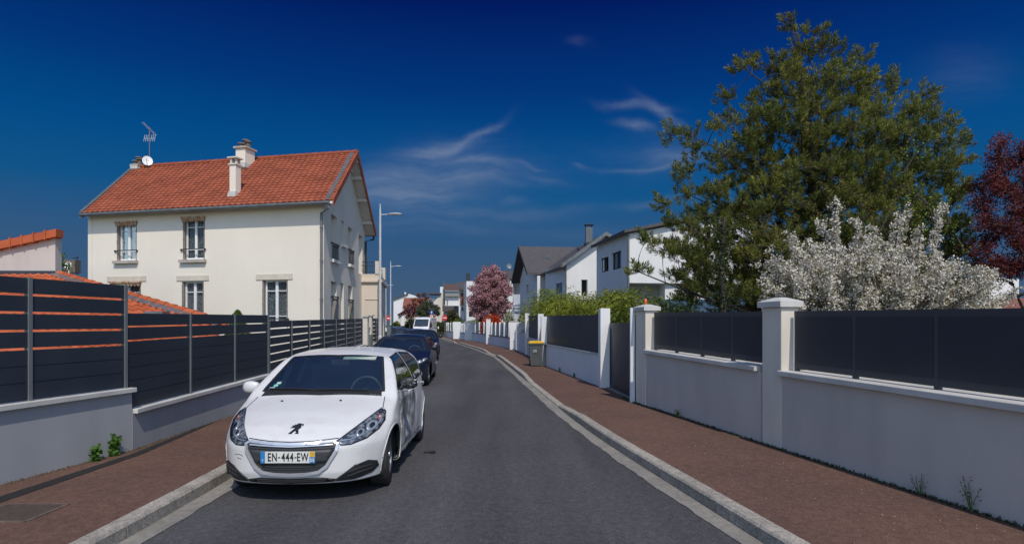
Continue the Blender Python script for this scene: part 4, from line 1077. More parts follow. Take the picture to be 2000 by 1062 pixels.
mb = MB(); mb.seg(W0, W1, zlow - .14, zlow + .0, .04, -.03, z0b=zat(539, 17.05) , z1b=zat(529, 17.05)); mb.build('flashing', mat('lead_flashing', (.03, .035, .05), rough=.5, scale=3), lh)
qv = pix(316, 609, 13.8); mb = MB(); mb.box((qv.x, 13.6, zplane(13.6) + .1), (.42, .3, .08)); mb.build('roof_vent', M_zinc, lh)

# far brown roof with aerial and dish, between outbuilding and cream house
fb = empty('far_house', (-28, 42, 0), 'distant house with a dark brown roof seen between the outbuilding and the cream house', 'house', 'distant houses on the left')
A_ = pix(134, 523, 40); mb = MB(); xL, xR = A_.x, A_.x + 8
mb.box(((xL + xR) / 2, 44, 2.0), (xR - xL, 7, 4.0)); mb.build('wall', M_wallR, fb)
mb = MB(); mb.quad((xL - .3, 40, 3.6), (xR, 40, 3.6), (xR, 43.5, zat(523, 43.5)), (xL - .3, 43.5, zat(523, 43.5))); mb.quad((xL - .3, 47.5, 3.6), (xR, 47.5, 3.6), (xR, 43.5, zat(523, 43.5)), (xL - .3, 43.5, zat(523, 43.5)))
mb.build('roof', M_brownroof, fb)
p_ = pix(141, 518, 43.5); mb = MB(); mb.box((p_.x, p_.y, p_.z - .1), (.8, .6, .9)); mb.build('chimney', M_brick, fb)
p_ = pix(151, 500, 43.5); mb = MB(); mb.tube([(p_.x, p_.y, 5), (p_.x, p_.y, p_.z)], .03, 5); mb.tube([(p_.x - .3, p_.y, p_.z - .15), (p_.x + .1, p_.y, p_.z - .1)], .03, 4); mb.build('aerial', M_darkmetal, fb)
q_ = pix(133, 518, 39.5); mb = MB(); dish(mb, q_, .22, (.3, -.9, .2)); mb.tube([(q_.x, q_.y + .1, q_.z - 1.0), (q_.x, q_.y + .05, q_.z)], .03, 5); mb.build('satellite_dish', M_pvc, fb)

# ------------------------------------------------------------------ right hand houses
def gable_house(mb, A, B, C, D, ze): pass
# B: modern white house
hb = empty('modern_house', (7, 33, 0), 'modern white house with dark windows and low pitched roof, partly behind the pine', 'house')
b0 = Vector((5.86, 30.7)); b1 = Vector((4.98, 36.2)); b2 = Vector((12.5, 31.6))
zb0 = zat(457, 30.7); zb1 = zat(482, 36.2)
wb = [hole(1173.5, 1188.5, 503, 531, b1, b0), hole(1194.5, 1213, 492, 526, b1, b0)]
mb = MB(); L_ = (b0 - b1).length
facade(mb, b1, b0, 0, zb0, wb, .15); mb.build('wall', M_bluewhite, hb)
mb = MB(); ztr = zat(428, 31.6)
zu = zat(553, 31)
facade(mb, b0, b2, zu, zb0, []); mb.quad((b0.x, b0.y, zb0), (b2.x, b2.y, zb0), (b2.x, b2.y, zb0 + 1.4)); mb.quad((b0.x, b0.y, zu), (b2.x, b2.y, zu), (b2.x, b2.y + 2.5, zu), (b0.x, b0.y + 2.5, zu))
mb.build('upper_wall', M_white, hb)
mb = MB(); lx = (1296 - 1000) / 1200 * 31.5; 
facade(mb, (b0.x + .05, 31.75), (lx, 32.6), 0, zu, []); facade(mb, (lx, 31.2), (lx + 2.2, 31.4), zat(584, 31), zat(540, 31), []); mb.quad((lx, 31.2, zat(584, 31)), (lx, 33, zat(584, 31)), (lx, 33, zu), (lx, 31.2, zu))
mb.build('lower_wall', M_white, hb)
mb = MB()
e_ = Vector((.25, 0, 0))
pA, pB, pC = Vector((b1.x - .3, b1.y + .3, zb0 + .02)), Vector((b0.x - .3, b0.y - .35, zb0 + .02)), Vector((b2.x, b2.y - .35, zb0 + 1.5))
pD = Vector((b2.x, b1.y + .5, zb0 + 1.5))
slab(mb, [pA + Vector((0, 0, .14)), pB + Vector((0, 0, .14)), pC + Vector((0, 0, .14)), pD + Vector((0, 0, .14))], .14); mb.build('roof', M_slate, hb)
mb = MB(); mb.tube([(b0.x - .06, b0.y - .06, .2), (b0.x - .06, b0.y - .06, zb0)], .06, 8); mb.build('downpipe', M_zinc, hb)
for h in wb: french_window(hb, b1, b0, h, depth=.15, bars=(), curtain=M_room, side_shutter=False, frame_m=M_darkmetal, leaves=2)
# A: white house with dark roofs and chimney
ha = empty('gabled_house', (4, 45, 0), 'white house with dark slate gables and tall grey chimney beyond the bamboo', 'house')
za_ = 5.68; gA = Vector((3.55, 40.0)); gB = Vector((9.6, 41.2)); fA = Vector((2.45, 45.0))
wl = [hole(1135.5, 1147.5, 546, 579, gA, gB)]
mb = MB(); facade(mb, gA, gB, 0, za_, wl, .12); pk = Vector(((1182.5 - 1000) / 1200 * 40.4, 40.5)); zpk = zat(459, 40.4)
mb.quad((gA.x, gA.y, za_), (gB.x, gB.y, za_), (pk.x, pk.y + .02, zpk)); mb.build('wall', M_white, ha)
wl2 = [hole(1085, 1098, 553, 575, fA, gA)]
mb = MB(); facade(mb, fA, gA, 0, za_, wl2, .12); mb.build('wall', M_bluewhite, ha)
french_window(ha, gA, gB, wl[0], depth=.12, bars=(), curtain=M_room, side_shutter=False, frame_m=M_post, leaves=1)
french_window(ha, fA, gA, wl2[0], depth=.12, bars=(), curtain=M_room, side_shutter=False, frame_m=M_post, leaves=1)
bk = Vector((pk.x - 1.1, 48.0)); sp = (zpk - za_) / (pk.x - gA.x)
mb = MB(); ovr = .5
eL0 = Vector((gA.x - .35, gA.y - .45, za_ - .35 * sp + .12)); rdg0 = Vector((pk.x, pk.y - .45, zpk + .12)); eR0 = Vector((gB.x + .3, gB.y - .45, za_ - .1 + .12))
dv = Vector((-1.1, 8, 0))
slab(mb, [eL0, rdg0, rdg0 + dv, eL0 + dv * 1.0], .12); slab(mb, [eR0, rdg0 + Vector((0, 0, .001)), rdg0 + dv, eR0 + dv], .12)
rf_ = mb.build('roof', M_slate, ha)
mb = MB()
for (p1, p2) in ((eL0, rdg0), (eR0, rdg0)):
    q = [p1 + Vector((0, -.04, -.2)), p2 + Vector((0, -.04, -.2)), p2 + Vector((0, -.04, .05)), p1 + Vector((0, -.04, .05))]
    mb.quad(*q); mb.quad(*[x + Vector((0, .035, 0)) for x in q])
    for i in range(4): mb.quad(q[i], q[(i + 1) % 4], q[(i + 1) % 4] + Vector((0, .035, 0)), q[i] + Vector((0, .035, 0)))
mb.build('barge_board', M_zinc, ha)
mb = MB(); mb.tube([eL0 + Vector((-.03, .1, -.1)), eL0 + dv * .65 + Vector((-.03, 0, -.1))], .06, 6); mb.tube([eL0 + Vector((.1, .2, -.12)), (gA.x - .05, gA.y - .06, za_ - .5), (gA.x - .05, gA.y - .06, .3)], .05, 8); mb.build('roof_gutter', M_zinc, ha)
cp = pix(1150, 470, 42.5); mb = MB(); zct = zat(445, 42.5); mb.box((cp.x, cp.y, (zct + 6.2) / 2), (.46, .5, zct - 6.2)); ch = mb.build('chimney', mat('grey_metal', (.09, .105, .12), rough=.5, scale=2), ha)
mb = MB(); mb.box((cp.x, cp.y, zct + .2), (.62, .6, .05))
for s in (-1, 1): mb.box((cp.x + s * .2, cp.y, zct + .09), (.04, .4, .18))
mb.build('cap', M_darkmetal, ch)
for (px, py) in ((1108, 490), (1132, 478), (1146, 472)):
    t_ = .35; _ = 0
    zz = lambda x: za_ + (x - gA.x) * sp
    Y_ = 44.0 if px < 1120 else 42.3; x_ = (px - 1000) / 1200 * Y_
    mb = MB(); mb.box((x_, Y_, zz(x_) + .42), (.3, .5, .12)); mb.build('roof_window', M_darkmetal, ha)
# main volume: gable facing the road
m0 = Vector((1.92, 47.0)); m1 = Vector((.72, 55.0)); mp_ = (m0 + m1) / 2; zmr = zat(481.5, 51.2)
mb = MB(); wl3 = [hole(1028, 1032, 556, 572, m1, m0), (3.9, 4.15, 4.2, 4.5), (4.7, 4.95, 4.2, 4.5), (5.5, 5.75, 4.2, 4.5)]
facade(mb, m1, m0, 0, za_ + .1, wl3, .1); mb.quad((m0.x, m0.y, za_ + .1), (m1.x, m1.y, za_ + .1), (mp_.x, mp_.y, zmr - .1)); facade(mb, m0, (9, 48), 0, za_ + .1, [])
mb.build('gable_wall', M_bluewhite, ha)
for h in wl3: 
    d_ = (m0 - m1).normalized(); c_ = m1 + d_ * ((h[0] + h[1]) / 2); mb = MB(); mb.box((c_.x + .1, c_.y, (h[2] + h[3]) / 2), (.02, h[1] - h[0], h[3] - h[2]), .15); mb.build('window', M_darkglass, ha)
mb = MB(); X_ = Vector((9.5, 1.2, 0))
dm = (m1 - m0).normalized()
o1 = Vector((m0.x - .75, m0.y - .45, za_ - .05)); r1 = Vector((mp_.x - .75, mp_.y, zmr)); o2 = Vector((m1.x - .75, m1.y + .45, za_ - .15))
slab(mb, [o1, r1, r1 + X_, o1 + X_], .14); slab(mb, [o2, r1 + Vector((0, 0, .001)), r1 + X_, o2 + X_], .14); mb.build('roof', M_slate, ha)
mb = MB()
for (p1, p2) in ((o1, r1), (o2, r1)):
    q = [p1 + Vector((-.04, 0, -.28)), p2 + Vector((-.04, 0, -.28)), p2 + Vector((-.04, 0, .04)), p1 + Vector((-.04, 0, .04))]
    mb.quad(*q); mb.quad(*[x + Vector((.035, 0, 0)) for x in q])
    for i in range(4): mb.quad(q[i], q[(i + 1) % 4], q[(i + 1) % 4] + Vector((.035, 0, 0)), q[i] + Vector((.035, 0, 0)))
mb.build('barge_board', M_slate, ha)
cpx = pix(1052, 560, 46.3); mb = MB(); mb.box((cpx.x, cpx.y, 2.8), (.22, .3, 5.1)); mb.build('porch_column', M_white, ha)
sk = pix(1066, 503, 49.3); mb = MB(); mb.box((sk.x, sk.y, sk.z + .02), (.55, .5, .22)); mb.build('skylight', M_darkglass, ha)

# D: house behind the pink cherry
hd_ = empty('slate_house', (-1.5, 68, 0), 'grey white house with a dark slate roof behind the pink cherry', 'house')
def quadwall(mb, pts): mb.quad(*pts)
Yd = 70; xa, xb, xc = (946 - 1000) / 1200 * Yd, (1002 - 1000) / 1200 * Yd, (1030 - 1000) / 1200 * Yd
zr_ = zat(522, Yd); zd = zat(545, Yd); z2 = zat(574, 66)
mb = MB(); facade(mb, (xa + .3, Yd), (xb, Yd - .3), 0, zd, [(1.2, 2.0, 3.6, 4.9)], .12); facade(mb, (xb, Yd - .3), (xb + 1.6, Yd + 6), 0, zd, []); mb.build('wall', M_white, hd_)
mb = MB(); mb.box((xb - 1.4, Yd - .16, 4.25), (.75, .04, 1.25)); mb.build('window', M_darkglass, hd_)
mb = MB(); slab(mb, [Vector((xa - .2, Yd - .8, zd - .05)), Vector((xb - .3, Yd - .8, zd - .05)), Vector((xb - .3, Yd + 4, zr_)), Vector((xa - .2, Yd + 4, zr_))], .15)
slab(mb, [Vector((xb - .31, Yd - .3, zd + .1)), Vector((xb - .3, Yd + 4, zr_)), Vector((xc + 3, Yd + 1, zr_ - .2)), Vector((xc + 2, Yd - 4.2, z2))], .15)
mb.build('roof', M_slate, hd_)
mb = MB(); facade(mb, (xb + .05, Yd - .6), (xc + 2, Yd - 3.4), 0, z2 + .1, [(1.0, 1.3, 2.6, 4.3)], .1); mb.build('wall', M_bluewhite, hd_)
mb = MB(); mb.box((xb + 1.2, Yd - 1.05, 3.45), (.5, .04, 1.8), -.7); mb.build('window', M_darkglass, hd_)
mb = MB(); p1, p2 = pix(995, 600, 58), pix(1023, 600, 56)
for zz in (595, 601, 607): mb.seg(p1, p2, zat(zz + 3, 57), zat(zz, 57), .05, 0)
for k_ in range(4): c_ = p1.lerp(p2, (k_) / 3); mb.box((c_.x, c_.y + .05, zat(602, 57)), (.09, .05, .95))
mb.build('balcony_railing', M_pvc, hd_)
mb = MB(); mb.box(((p1.x + p2.x) / 2, 58.6, zat(610, 57) + .0), (1.5, 3.0, .15)); mb.build('balcony_floor', M_white, hd_)
mb = MB(); mb.tube([(xa + 2.8, Yd + 4, zr_), (xa + 2.8, Yd + 4, zr_ + .6)], .03, 4); dish(mb, (xa + 2.8, Yd + 3.8, zr_ + .5), .3, (.2, -.9, .2)); mb.build('satellite_dish', M_post, hd_)

# E: tall white block left of the cherry
he = empty('white_block_house', (-6, 78, 0), 'tall white box shaped house just left of the pink cherry', 'house', 'distant houses beyond the bend')
Ye_ = 76; x0, x1 = (911 - 1000) / 1200 * Ye_, (948 - 1000) / 1200 * Ye_; zt2 = zat(549, Ye_)
mb = MB(); facade(mb, (x0, Ye_), (x1, Ye_), 0, zt2, [(.3, 1.1, 2.6, 3.2)], .1); facade(mb, (x0 - 1.0, Ye_ + 9), (x0, Ye_), 0, zt2, [(2.0, 3.5, 2.0, 5.5)], .15); mb.quad((x0, Ye_, zt2), (x1, Ye_, zt2), (x1, Ye_ + 9, zt2), (x0 - 1, Ye_ + 9, zt2)); mb.build('wall', M_white, he)
mb = MB(); mb.box((x0 + .7, Ye_ + .12, 2.9), (.85, .04, .65)); mb.build('window', M_darkglass, he)
mb = MB(); mb.box((x0 - .55, Ye_ + 6.2, 3.7), (.05, 1.6, 3.6), -.1); mb.build('window', M_darkglass, he)
mb = MB(); mb.box((x0 + .15, Ye_ + .5, zt2 + .5), (.45, .45, 1.0)); mb.build('chimney', M_darkmetal, he)
# F: mixed house behind (brown roof, white wing, dark dormer)
hf = empty('brown_roofed_house', (-14, 105, 0), 'white and grey house with brown roof, chimney and balcony beyond the no entry sign', 'house', 'distant houses beyond the bend')
Yf = 105
def bx(mb, px0, px1, py0, py1, Y, d=5, m=None):
    a, b = pix(px0, py1, Y), pix(px1, py0, Y); mb.box(((a.x + b.x) / 2, Y + d / 2, (a.z + b.z) / 2), (b.x - a.x, d, b.z - a.z))
mb = MB(); bx(mb, 869.5, 896, 579, 640, Yf); mb.build('wall', M_white, hf)
mb = MB(); bx(mb, 836, 868, 583, 640, Yf + 1.5); mb.build('wall', M_white, hf)
mb = MB(); a, b, c, d_ = pix(836, 600, Yf + .5), pix(868, 569, Yf + .5), pix(868, 640, Yf + .5), pix(836, 640, Yf + .5); mb.quad(a, b, c, d_); sh = Vector((0, .8, 0)); mb.quad(a + sh, b + sh, c + sh, d_ + sh); mb.quad(a, b, b + sh, a + sh); mb.build('wall', M_pillar, hf)
mb = MB(); slab(mb, [pix(868, 567, Yf - .5), pix(897, 567, Yf - .5), pix(897, 554, Yf + 5), pix(868, 554, Yf + 5)], .2); mb.build('roof', M_brownroof, hf)
mb = MB(); bx(mb, 869, 897, 572.5, 578.5, Yf - .6, .5); mb.build('balcony_front', M_clad, hf)
mb = MB(); bx(mb, 869, 897, 567, 569, Yf - .6, .2); mb.build('balcony_rail', M_clad, hf)
mb = MB(); bx(mb, 859.5, 866, 560, 580, Yf + 1, 1); mb.build('chimney', M_white, hf)
mb = MB(); bx(mb, 835, 861, 571.5, 574, Yf, 5); mb.build('flat_roof', M_slate, hf)
mb = MB(); bx(mb, 872.5, 874.5, 585, 596, Yf - .03, .1); bx(mb, 864.5, 867, 583, 597, Yf + .4, .1); mb.build('window', M_darkglass, hf)
mb = MB(); bx(mb, 864, 897, 597, 608, Yf - 3, 3); mb.build('garage_roof', M_slate, hf)
mb = MB(); a = pix(866.8, 549, Yf); mb.tube([(a.x, a.y, 5), tuple(a)], .09, 5); mb.build('flue', M_zinc, hf)
hg = empty('narrow_house', (-9, 98, 0), 'narrow white house with a dark roof and red brick strip left of the white block', 'house', 'distant houses beyond the bend')
mb = MB(); bx(mb, 896, 906.5, 564, 625, 95, 5); mb.build('wall', M_white, hg)
mb = MB(); slab(mb, [pix(893, 564, 94), pix(912, 564, 94), pix(912, 550, 99), pix(893, 550, 99)], .2); mb.build('roof', M_slate, hg)
mb = MB(); bx(mb, 899, 906, 571.5, 596, 94.8, .15); mb.build('brick_strip', M_redroof, hg)
mb = MB(); bx(mb, 901.3, 902.5, 599, 606, 94.8, .15); bx(mb, 903.3, 904.5, 599, 606, 94.8, .15); mb.build('window', M_darkglass, hg)
mb = MB(); bx(mb, 905.5, 910.5, 555, 632, 92, 3); mb.build('side_wall', M_zinc, hg)
# white gable on the left end and red roofed house
hh_ = empty('white_gable_house', (-24, 125, 0), 'pale gable end house with a small white chimney at the far end of the street', 'house', 'distant houses beyond the bend')
Y_ = 125
mb = MB(); P5 = [pix(768.5, 640, Y_), pix(768.5, 583.5, Y_), pix(797, 573, Y_), pix(813, 582, Y_), pix(813, 640, Y_)]
mb.v += [tuple(p) for p in P5] + [tuple(p + Vector((0, 8, 0))) for p in P5]; mb.f += [(0, 1, 2, 3, 4), (9, 8, 7, 6, 5)] + [(i, (i + 1) % 5, 5 + (i + 1) % 5, 5 + i) for i in range(5)]; mb.build('wall', M_white, hh_)
mb = MB(); slab(mb, [pix(766.5, 584, Y_ - .4), pix(797, 572.3, Y_ - .4), pix(797, 572.3, Y_ - .4) + Vector((0, 9, 0)), pix(766.5, 584, Y_ - .4) + Vector((0, 9, 0))], .15); mb.build('roof', M_slate, hh_)
mb = MB(); bx(mb, 790, 793, 570.5, 577, Y_ + 1, .5); mb.build('chimney', M_white, hh_)
hr = empty('red_roofed_house', (-19, 118, 0), 'low house with a broad red brown roof behind the bronze tree', 'house', 'distant houses beyond the bend')
mb = MB(); slab(mb, [pix(786, 600, 112), pix(842, 600, 112), pix(842, 581.5, 117), pix(789, 581.5, 117)], .2); mb.build('roof', M_redroof, hr)
mb = MB(); bx(mb, 790, 838, 599, 640, 113, 4); mb.build('wall', M_annex, hr)
hl = empty('cottage', (-20, 105, 0), 'little cream lean-to with a brown sloping roof behind the parked cars', 'building', 'distant houses beyond the bend')
mb = MB(); bx(mb, 778, 800, 613, 640, 104, 3); mb.build('wall', M_pillar, hl)
mb = MB(); slab(mb, [pix(776, 613.5, 103.4), pix(790, 605.5, 103.4), pix(790, 605.5, 103.4) + Vector((0, 4, 0)), pix(776, 613.5, 103.4) + Vector((0, 4, 0))], .2); mb.build('roof', M_brownroof, hl)
mb = MB(); bx(mb, 784.5, 789, 616, 636, 103.9, .15); mb.build('door', M_pvc, hl)
hx = empty('shaded_side_house', (-21, 85, 0), 'dark side wall of a house behind the second street lamp', 'house', 'distant houses beyond the bend')
mb = MB(); mb.prism([(-20.5, 88), (-19.6, 92), (-27, 95), (-28, 89)], 0, 3.4); mb.build('wall', M_brownroof, hx)
mb = MB(); mb.prism([(-20.3, 87.7), (-19.4, 92.3), (-27.2, 95.3), (-28.2, 88.7)], 3.41, 3.7); mb.build('roof', M_redroof, hx)

# C: grey clad building behind the pine on the right
hc = empty('clad_building', (12, 24, 0), 'grey timber clad building half hidden behind the pine and the white blossom', 'building')
Yc = 24; mb = MB(); c0_, c1_ = at(1476, Yc), at(1660, Yc + 3)
zc0, zc1 = zat(588, Yc), zat(512, Yc)
nbd = 11
for j in range(nbd):
    z0_ = lerp(zc0, zc1, j / nbd); mb.seg(c0_, c1_, z0_ + .006, lerp(zc0, zc1, (j + 1) / nbd) - .006, .03 , (j % 2) * .002)
mb.build('cladding', M_clad, hc)
mb = MB(); mb.seg(c0_, c1_, zc0, zc1, .12, .08); mb.seg(c0_ + Vector((0, .4, 0)), c1_ + Vector((0, .4, 0)), 0, zc0, .2, .2); mb.build('wall', M_room, hc)
mb = MB(); mb.seg(c0_ - Vector((.4, .4, 0)), c1_, zc1 + .02, zc1 + .2, 1.2, .2); mb.build('roof', M_slate, hc)
# far right house
hz = empty('far_right_house', (24, 30, 0), 'distant white house with reddish roof glimpsed low behind the white blossom at far right', 'house')
mb = MB(); bx(mb, 1900, 1990, 545, 600, 30, 4); mb.build('wall', M_white, hz)
mb = MB(); slab(mb, [pix(1945, 606, 27), pix(2040, 606, 27), pix(2040, 582, 30), pix(1950, 582, 30)], .15); mb.build('roof', M_redroof, hz)
mb = MB(); bx(mb, 1893, 1905, 540, 600, 29.5, .3); mb.build('door_frame', M_pvc, hz)

# ------------------------------------------------------------------ street lamps
def street_lamp(x, y, label, h=7.1, arm=.86):
    t = empty('street_lamp', (x, y, PZ), label, 'street lamp', 'grey street lamps on the left pavement')
    mb = MB(); mb.tube([(x, y, PZ), (x, y, 1.2), (x, y, 1.25), (x, y, h - .45), (x, y, h)], [.095, .09, .065, .045, .02], 12); mb.lathe((x, y, PZ), [(.17, 0), (.17, .02)], 12); mb.build('pole', M_lamp, t, smooth=False)
    za = h - .5
    mb = MB(); mb.tube([(x, y, za + .02), (x + arm * .5, y - .02, za + .04)], .025, 8); mb.build('arm', M_lamp, t)
    mb = MB(); n0 = 0
    cx = x + arm * .72
    for (dx_, w, hh) in ((-.3, .05, .03), (-.22, .11, .05), (0, .15, .07), (.22, .13, .055), (.3, .06, .03)):
        k = len(mb.v)
        for (yy, zz) in ((-w, 0), (-w * .8, hh * .7), (0, hh), (w * .8, hh * .7), (w, 0), (0, -.03)): mb.v.append((cx + dx_, y + yy, za + .04 + zz))
        if n0:
            for j in range(6): mb.f.append((k - 6 + j, k - 6 + (j + 1) % 6, k + (j + 1) % 6, k + j))
        else: mb.f.append(tuple(range(6)))
        n0 = 1
    mb.f.append(tuple(range(len(mb.v) - 6, len(mb.v)))[::-1]); hd = mb.build('lamp_head', M_lamp, t, smooth=True)
    mb = MB(); mb.box((cx + .03, y, za + .018), (.4, .16, .02)); mb.build('lens', mat('lamp_glass', (.5, .52, .5), rough=.3, scale=3), hd)
    return t
street_lamp(-5.6, 26.1, 'nearest and tallest grey street lamp in front of the beige annex', h=6.85)
street_lamp(-10.35, 52.4, 'second grey street lamp, in the middle distance on the left')
street_lamp(-16.0, 78, 'third grey street lamp further down on the left')
street_lamp(-22.6, 93, 'farthest grey street lamp, thin and just left of the second', arm=1.6)

# ------------------------------------------------------------------ signs, cabinet, bollards
def sign_post(x, y, z, label, cat, group=None):
    t = empty('road_sign', (x, y, PZ), label, cat, group)
    mb = MB(); mb.tube([(x, y, PZ), (x, y, z)], .035, 8); mb.build('pole', M_post, t); return t
def disc(x, y, z, r, m, name, parent, th=.02):
    mb = MB(); mb.lathe((x, y, z), [(r, 0), (r, th)], 24, 'y'); return mb.build(name, m, parent)
s1 = pix(868.5, 620.5, 80); t = sign_post(s1.x, 80.05, s1.z + .3, 'round red no entry sign on a pole at the right kerb', 'sign', 'no entry signs')
d1 = disc(s1.x, 79.93, s1.z, .36, M_red, 'sign_face', t)
mb = MB(); mb.box((s1.x, 79.92, s1.z), (.5, .012, .11)); mb.build('white_bar', M_signw, d1)
s2 = pix(843, 610, 84); t = sign_post(s2.x, 84.05, s2.z + .6, 'blue square one way sign above a round red rimmed sign near the van', 'sign')
mb = MB(); mb.box((s2.x, 83.94, s2.z), (.44, .02, .44)); b1_ = mb.build('one_way_plate', M_blue, t)
mb = MB(); mb.box((s2.x, 83.925, s2.z - .06), (.07, .012, .22)); mb.prism([(s2.x - .11, 0), (s2.x + .11, 0), (s2.x, 1)], 0, 0.001) if False else None
mb.v += [(s2.x - .11, 83.92, s2.z + .04), (s2.x + .11, 83.92, s2.z + .04), (s2.x, 83.92, s2.z + .17)]; mb.f.append((len(mb.v) - 3, len(mb.v) - 2, len(mb.v) - 1)); mb.build('arrow', M_signw, b1_)
d2 = disc(s2.x, 83.93, s2.z - .52, .27, M_red, 'round_plate', t); disc(s2.x, 83.915, s2.z - .52, .18, M_signw, 'inner_disc', d2, .01); disc(s2.x, 83.905, s2.z - .52, .09, M_red, 'inner_mark', d2, .006)
s3 = pix(759.5, 621, 62); t = sign_post(s3.x, 62.05, s3.z + .4, 'round red no entry sign half hidden by the second street lamp', 'sign', 'no entry signs')
d3 = disc(s3.x, 61.93, s3.z, .3, M_red, 'sign_face', t); mb = MB(); mb.box((s3.x, 61.92, s3.z - .02), (.42, .012, .1)); mb.build('white_bar', M_signw, d3)
c = at(757, 50); t = empty('street_cabinet', (c.x, 50, PZ), 'grey green electricity cabinet standing left of the second street lamp', 'cabinet')
mb = MB(); mb.box((c.x + .1, 50, .85), (.42, .35, 1.45)); mb.build('cabinet_body', M_green, t, bevel=.01)
mb = MB(); mb.box((c.x + .1, 50, 1.6), (.48, .4, .05)); mb.build('lid', M_green, t)
for i, (px, Y, lab) in enumerate(((753.5, 48, 'white topped dark bollard beside the green cabinet'), (769, 66, 'slim dark bollard with a white head between the second lamp and the parked cars'), (856, 74, 'slim dark bollard with a white head right of the white van'))):
    c = at(px, Y); t = empty('bollard', (c.x, Y, PZ), lab, 'bollard', 'bollards at the kerb')
    mb = MB(); mb.tube([(c.x, Y, PZ), (c.x, Y, 1.15)], .07, 10); mb.build('shaft', M_darkmetal, t)
    mb = MB(); mb.lathe((c.x, Y, 1.15), [(.085, 0), (.085, .22), (.05, .27)], 10); mb.build('head', M_pvc, t)
# ------------------------------------------------------------------ cars
def paint(name, c, rough=.3, coat=.8, metal=0.0, dirt=None, dirt_amt=.3):
    m = bpy.data.materials.new(name); m.use_nodes = True
    t = m.node_tree; b = t.nodes['Principled BSDF']
    b.inputs['Roughness'].default_value = rough; b.inputs['Coat Weight'].default_value = coat; b.inputs['Coat Roughness'].default_value = .05
    b.inputs['Metallic'].default_value = metal
    o = N(t, 'ShaderNodeTexCoord').outputs['Object']
    n = N(t, 'ShaderNodeTexNoise'); n.inputs['Scale'].default_value = 5; n.inputs['Detail'].default_value = 9; n.inputs['Roughness'].default_value = .7
    t.links.new(o, n.inputs['Vector'])
    n2 = N(t, 'ShaderNodeTexNoise'); n2.inputs['Scale'].default_value = 1.6; n2.inputs['Detail'].default_value = 4
    t.links.new(o, n2.inputs['Vector'])
    f = MA(t, 'MULTIPLY', RAMP(t, n.outputs['Fac'], [(.50, 0.0), (.78, 1.0)]), dirt_amt)
    f = MA(t, 'ADD', f, MA(t, 'MULTIPLY', n2.outputs['Fac'], dirt_amt * .3))
    dc = dirt or tuple(min(1, x * .5 + .04) for x in c)
    t.links.new(MIX(t, f, c, dc), b.inputs['Base Color'])
    t.links.new(MA(t, 'MULTIPLY_ADD', n.outputs['Fac'], .25, rough - .05), b.inputs['Roughness'])
    MATS[name] = m
    return m
P_white = paint('white_paint', (.60, .60, .60), .28, .5, dirt=(.40, .37, .32), dirt_amt=.4)
P_navy = paint('navy_paint', (.005, .009, .018), .25, .45, dirt_amt=.08)
P_black = paint('black_paint', (.006, .008, .012), .25, .45, dirt_amt=.12)
P_steel = paint('blue_grey_paint', (.018, .032, .048), .25, .5, dirt_amt=.12)
P_vanw = paint('van_white_paint', (.62, .62, .63), .35, .4, dirt_amt=.2)

HATCH = dict(L=3.97, W=1.74, zb=.19,
    top=[(0, .60), (.05, .655), (.2, .735), (.5, .83), (.95, .945), (1.05, .985), (1.72, 1.37), (1.95, 1.415), (2.4, 1.44), (3.0, 1.42), (3.45, 1.345), (3.6, 1.28), (3.86, .95), (3.97, .80)],
    hw=[(0, .81), (.35, .85), (.8, .87), (2.5, .87), (3.2, .86), (3.97, .76)],
    belt=[(0, .93), (1.0, .93), (3.2, 1.02), (3.97, 1.0)], roofhw=.565, sweep=.47, rsweep=.18, wf=.80, wr=3.33, wrad=.315,
    ws=[(-.69, 1.11), (-.4, 1.045), (0, 1.03), (.4, 1.045), (.69, 1.11), (.55, 1.74), (0, 1.70), (-.55, 1.74)],
    side=[(1.22, .99), (1.78, 1.33), (2.3, 1.365), (2.3, .99)], side2=[(2.38, .99), (2.38, 1.365), (3.0, 1.33), (3.32, 1.14), (3.2, 1.03)], crown=.05)
SEDAN = dict(L=4.75, W=1.83, zb=.19,
    top=[(0, .62), (.05, .69), (.25, .78), (.8, .885), (1.2, .96), (1.3, .99), (2.05, 1.36), (2.4, 1.43), (2.9, 1.44), (3.3, 1.40), (3.95, 1.12), (4.1, 1.06), (4.65, 1.02), (4.75, .90)],
    hw=[(0, .82), (.4, .88), (.9, .912), (3.5, .915), (4.75, .80)],
    belt=[(0, .93), (1.2, .94), (3.9, 1.02), (4.75, 1.0)], roofhw=.58, sweep=.42, rsweep=.2, wf=.92, wr=3.72, wrad=.33,
    ws=[(-.72, 1.38), (-.4, 1.31), (0, 1.29), (.4, 1.31), (.72, 1.38), (.56, 1.98), (0, 1.95), (-.56, 1.98)],
    side=[(1.5, 1.0), (2.1, 1.33), (2.75, 1.36), (2.75, 1.0)], side2=[(2.83, 1.0), (2.83, 1.36), (3.3, 1.33), (3.75, 1.12), (3.6, 1.03)], crown=.05)
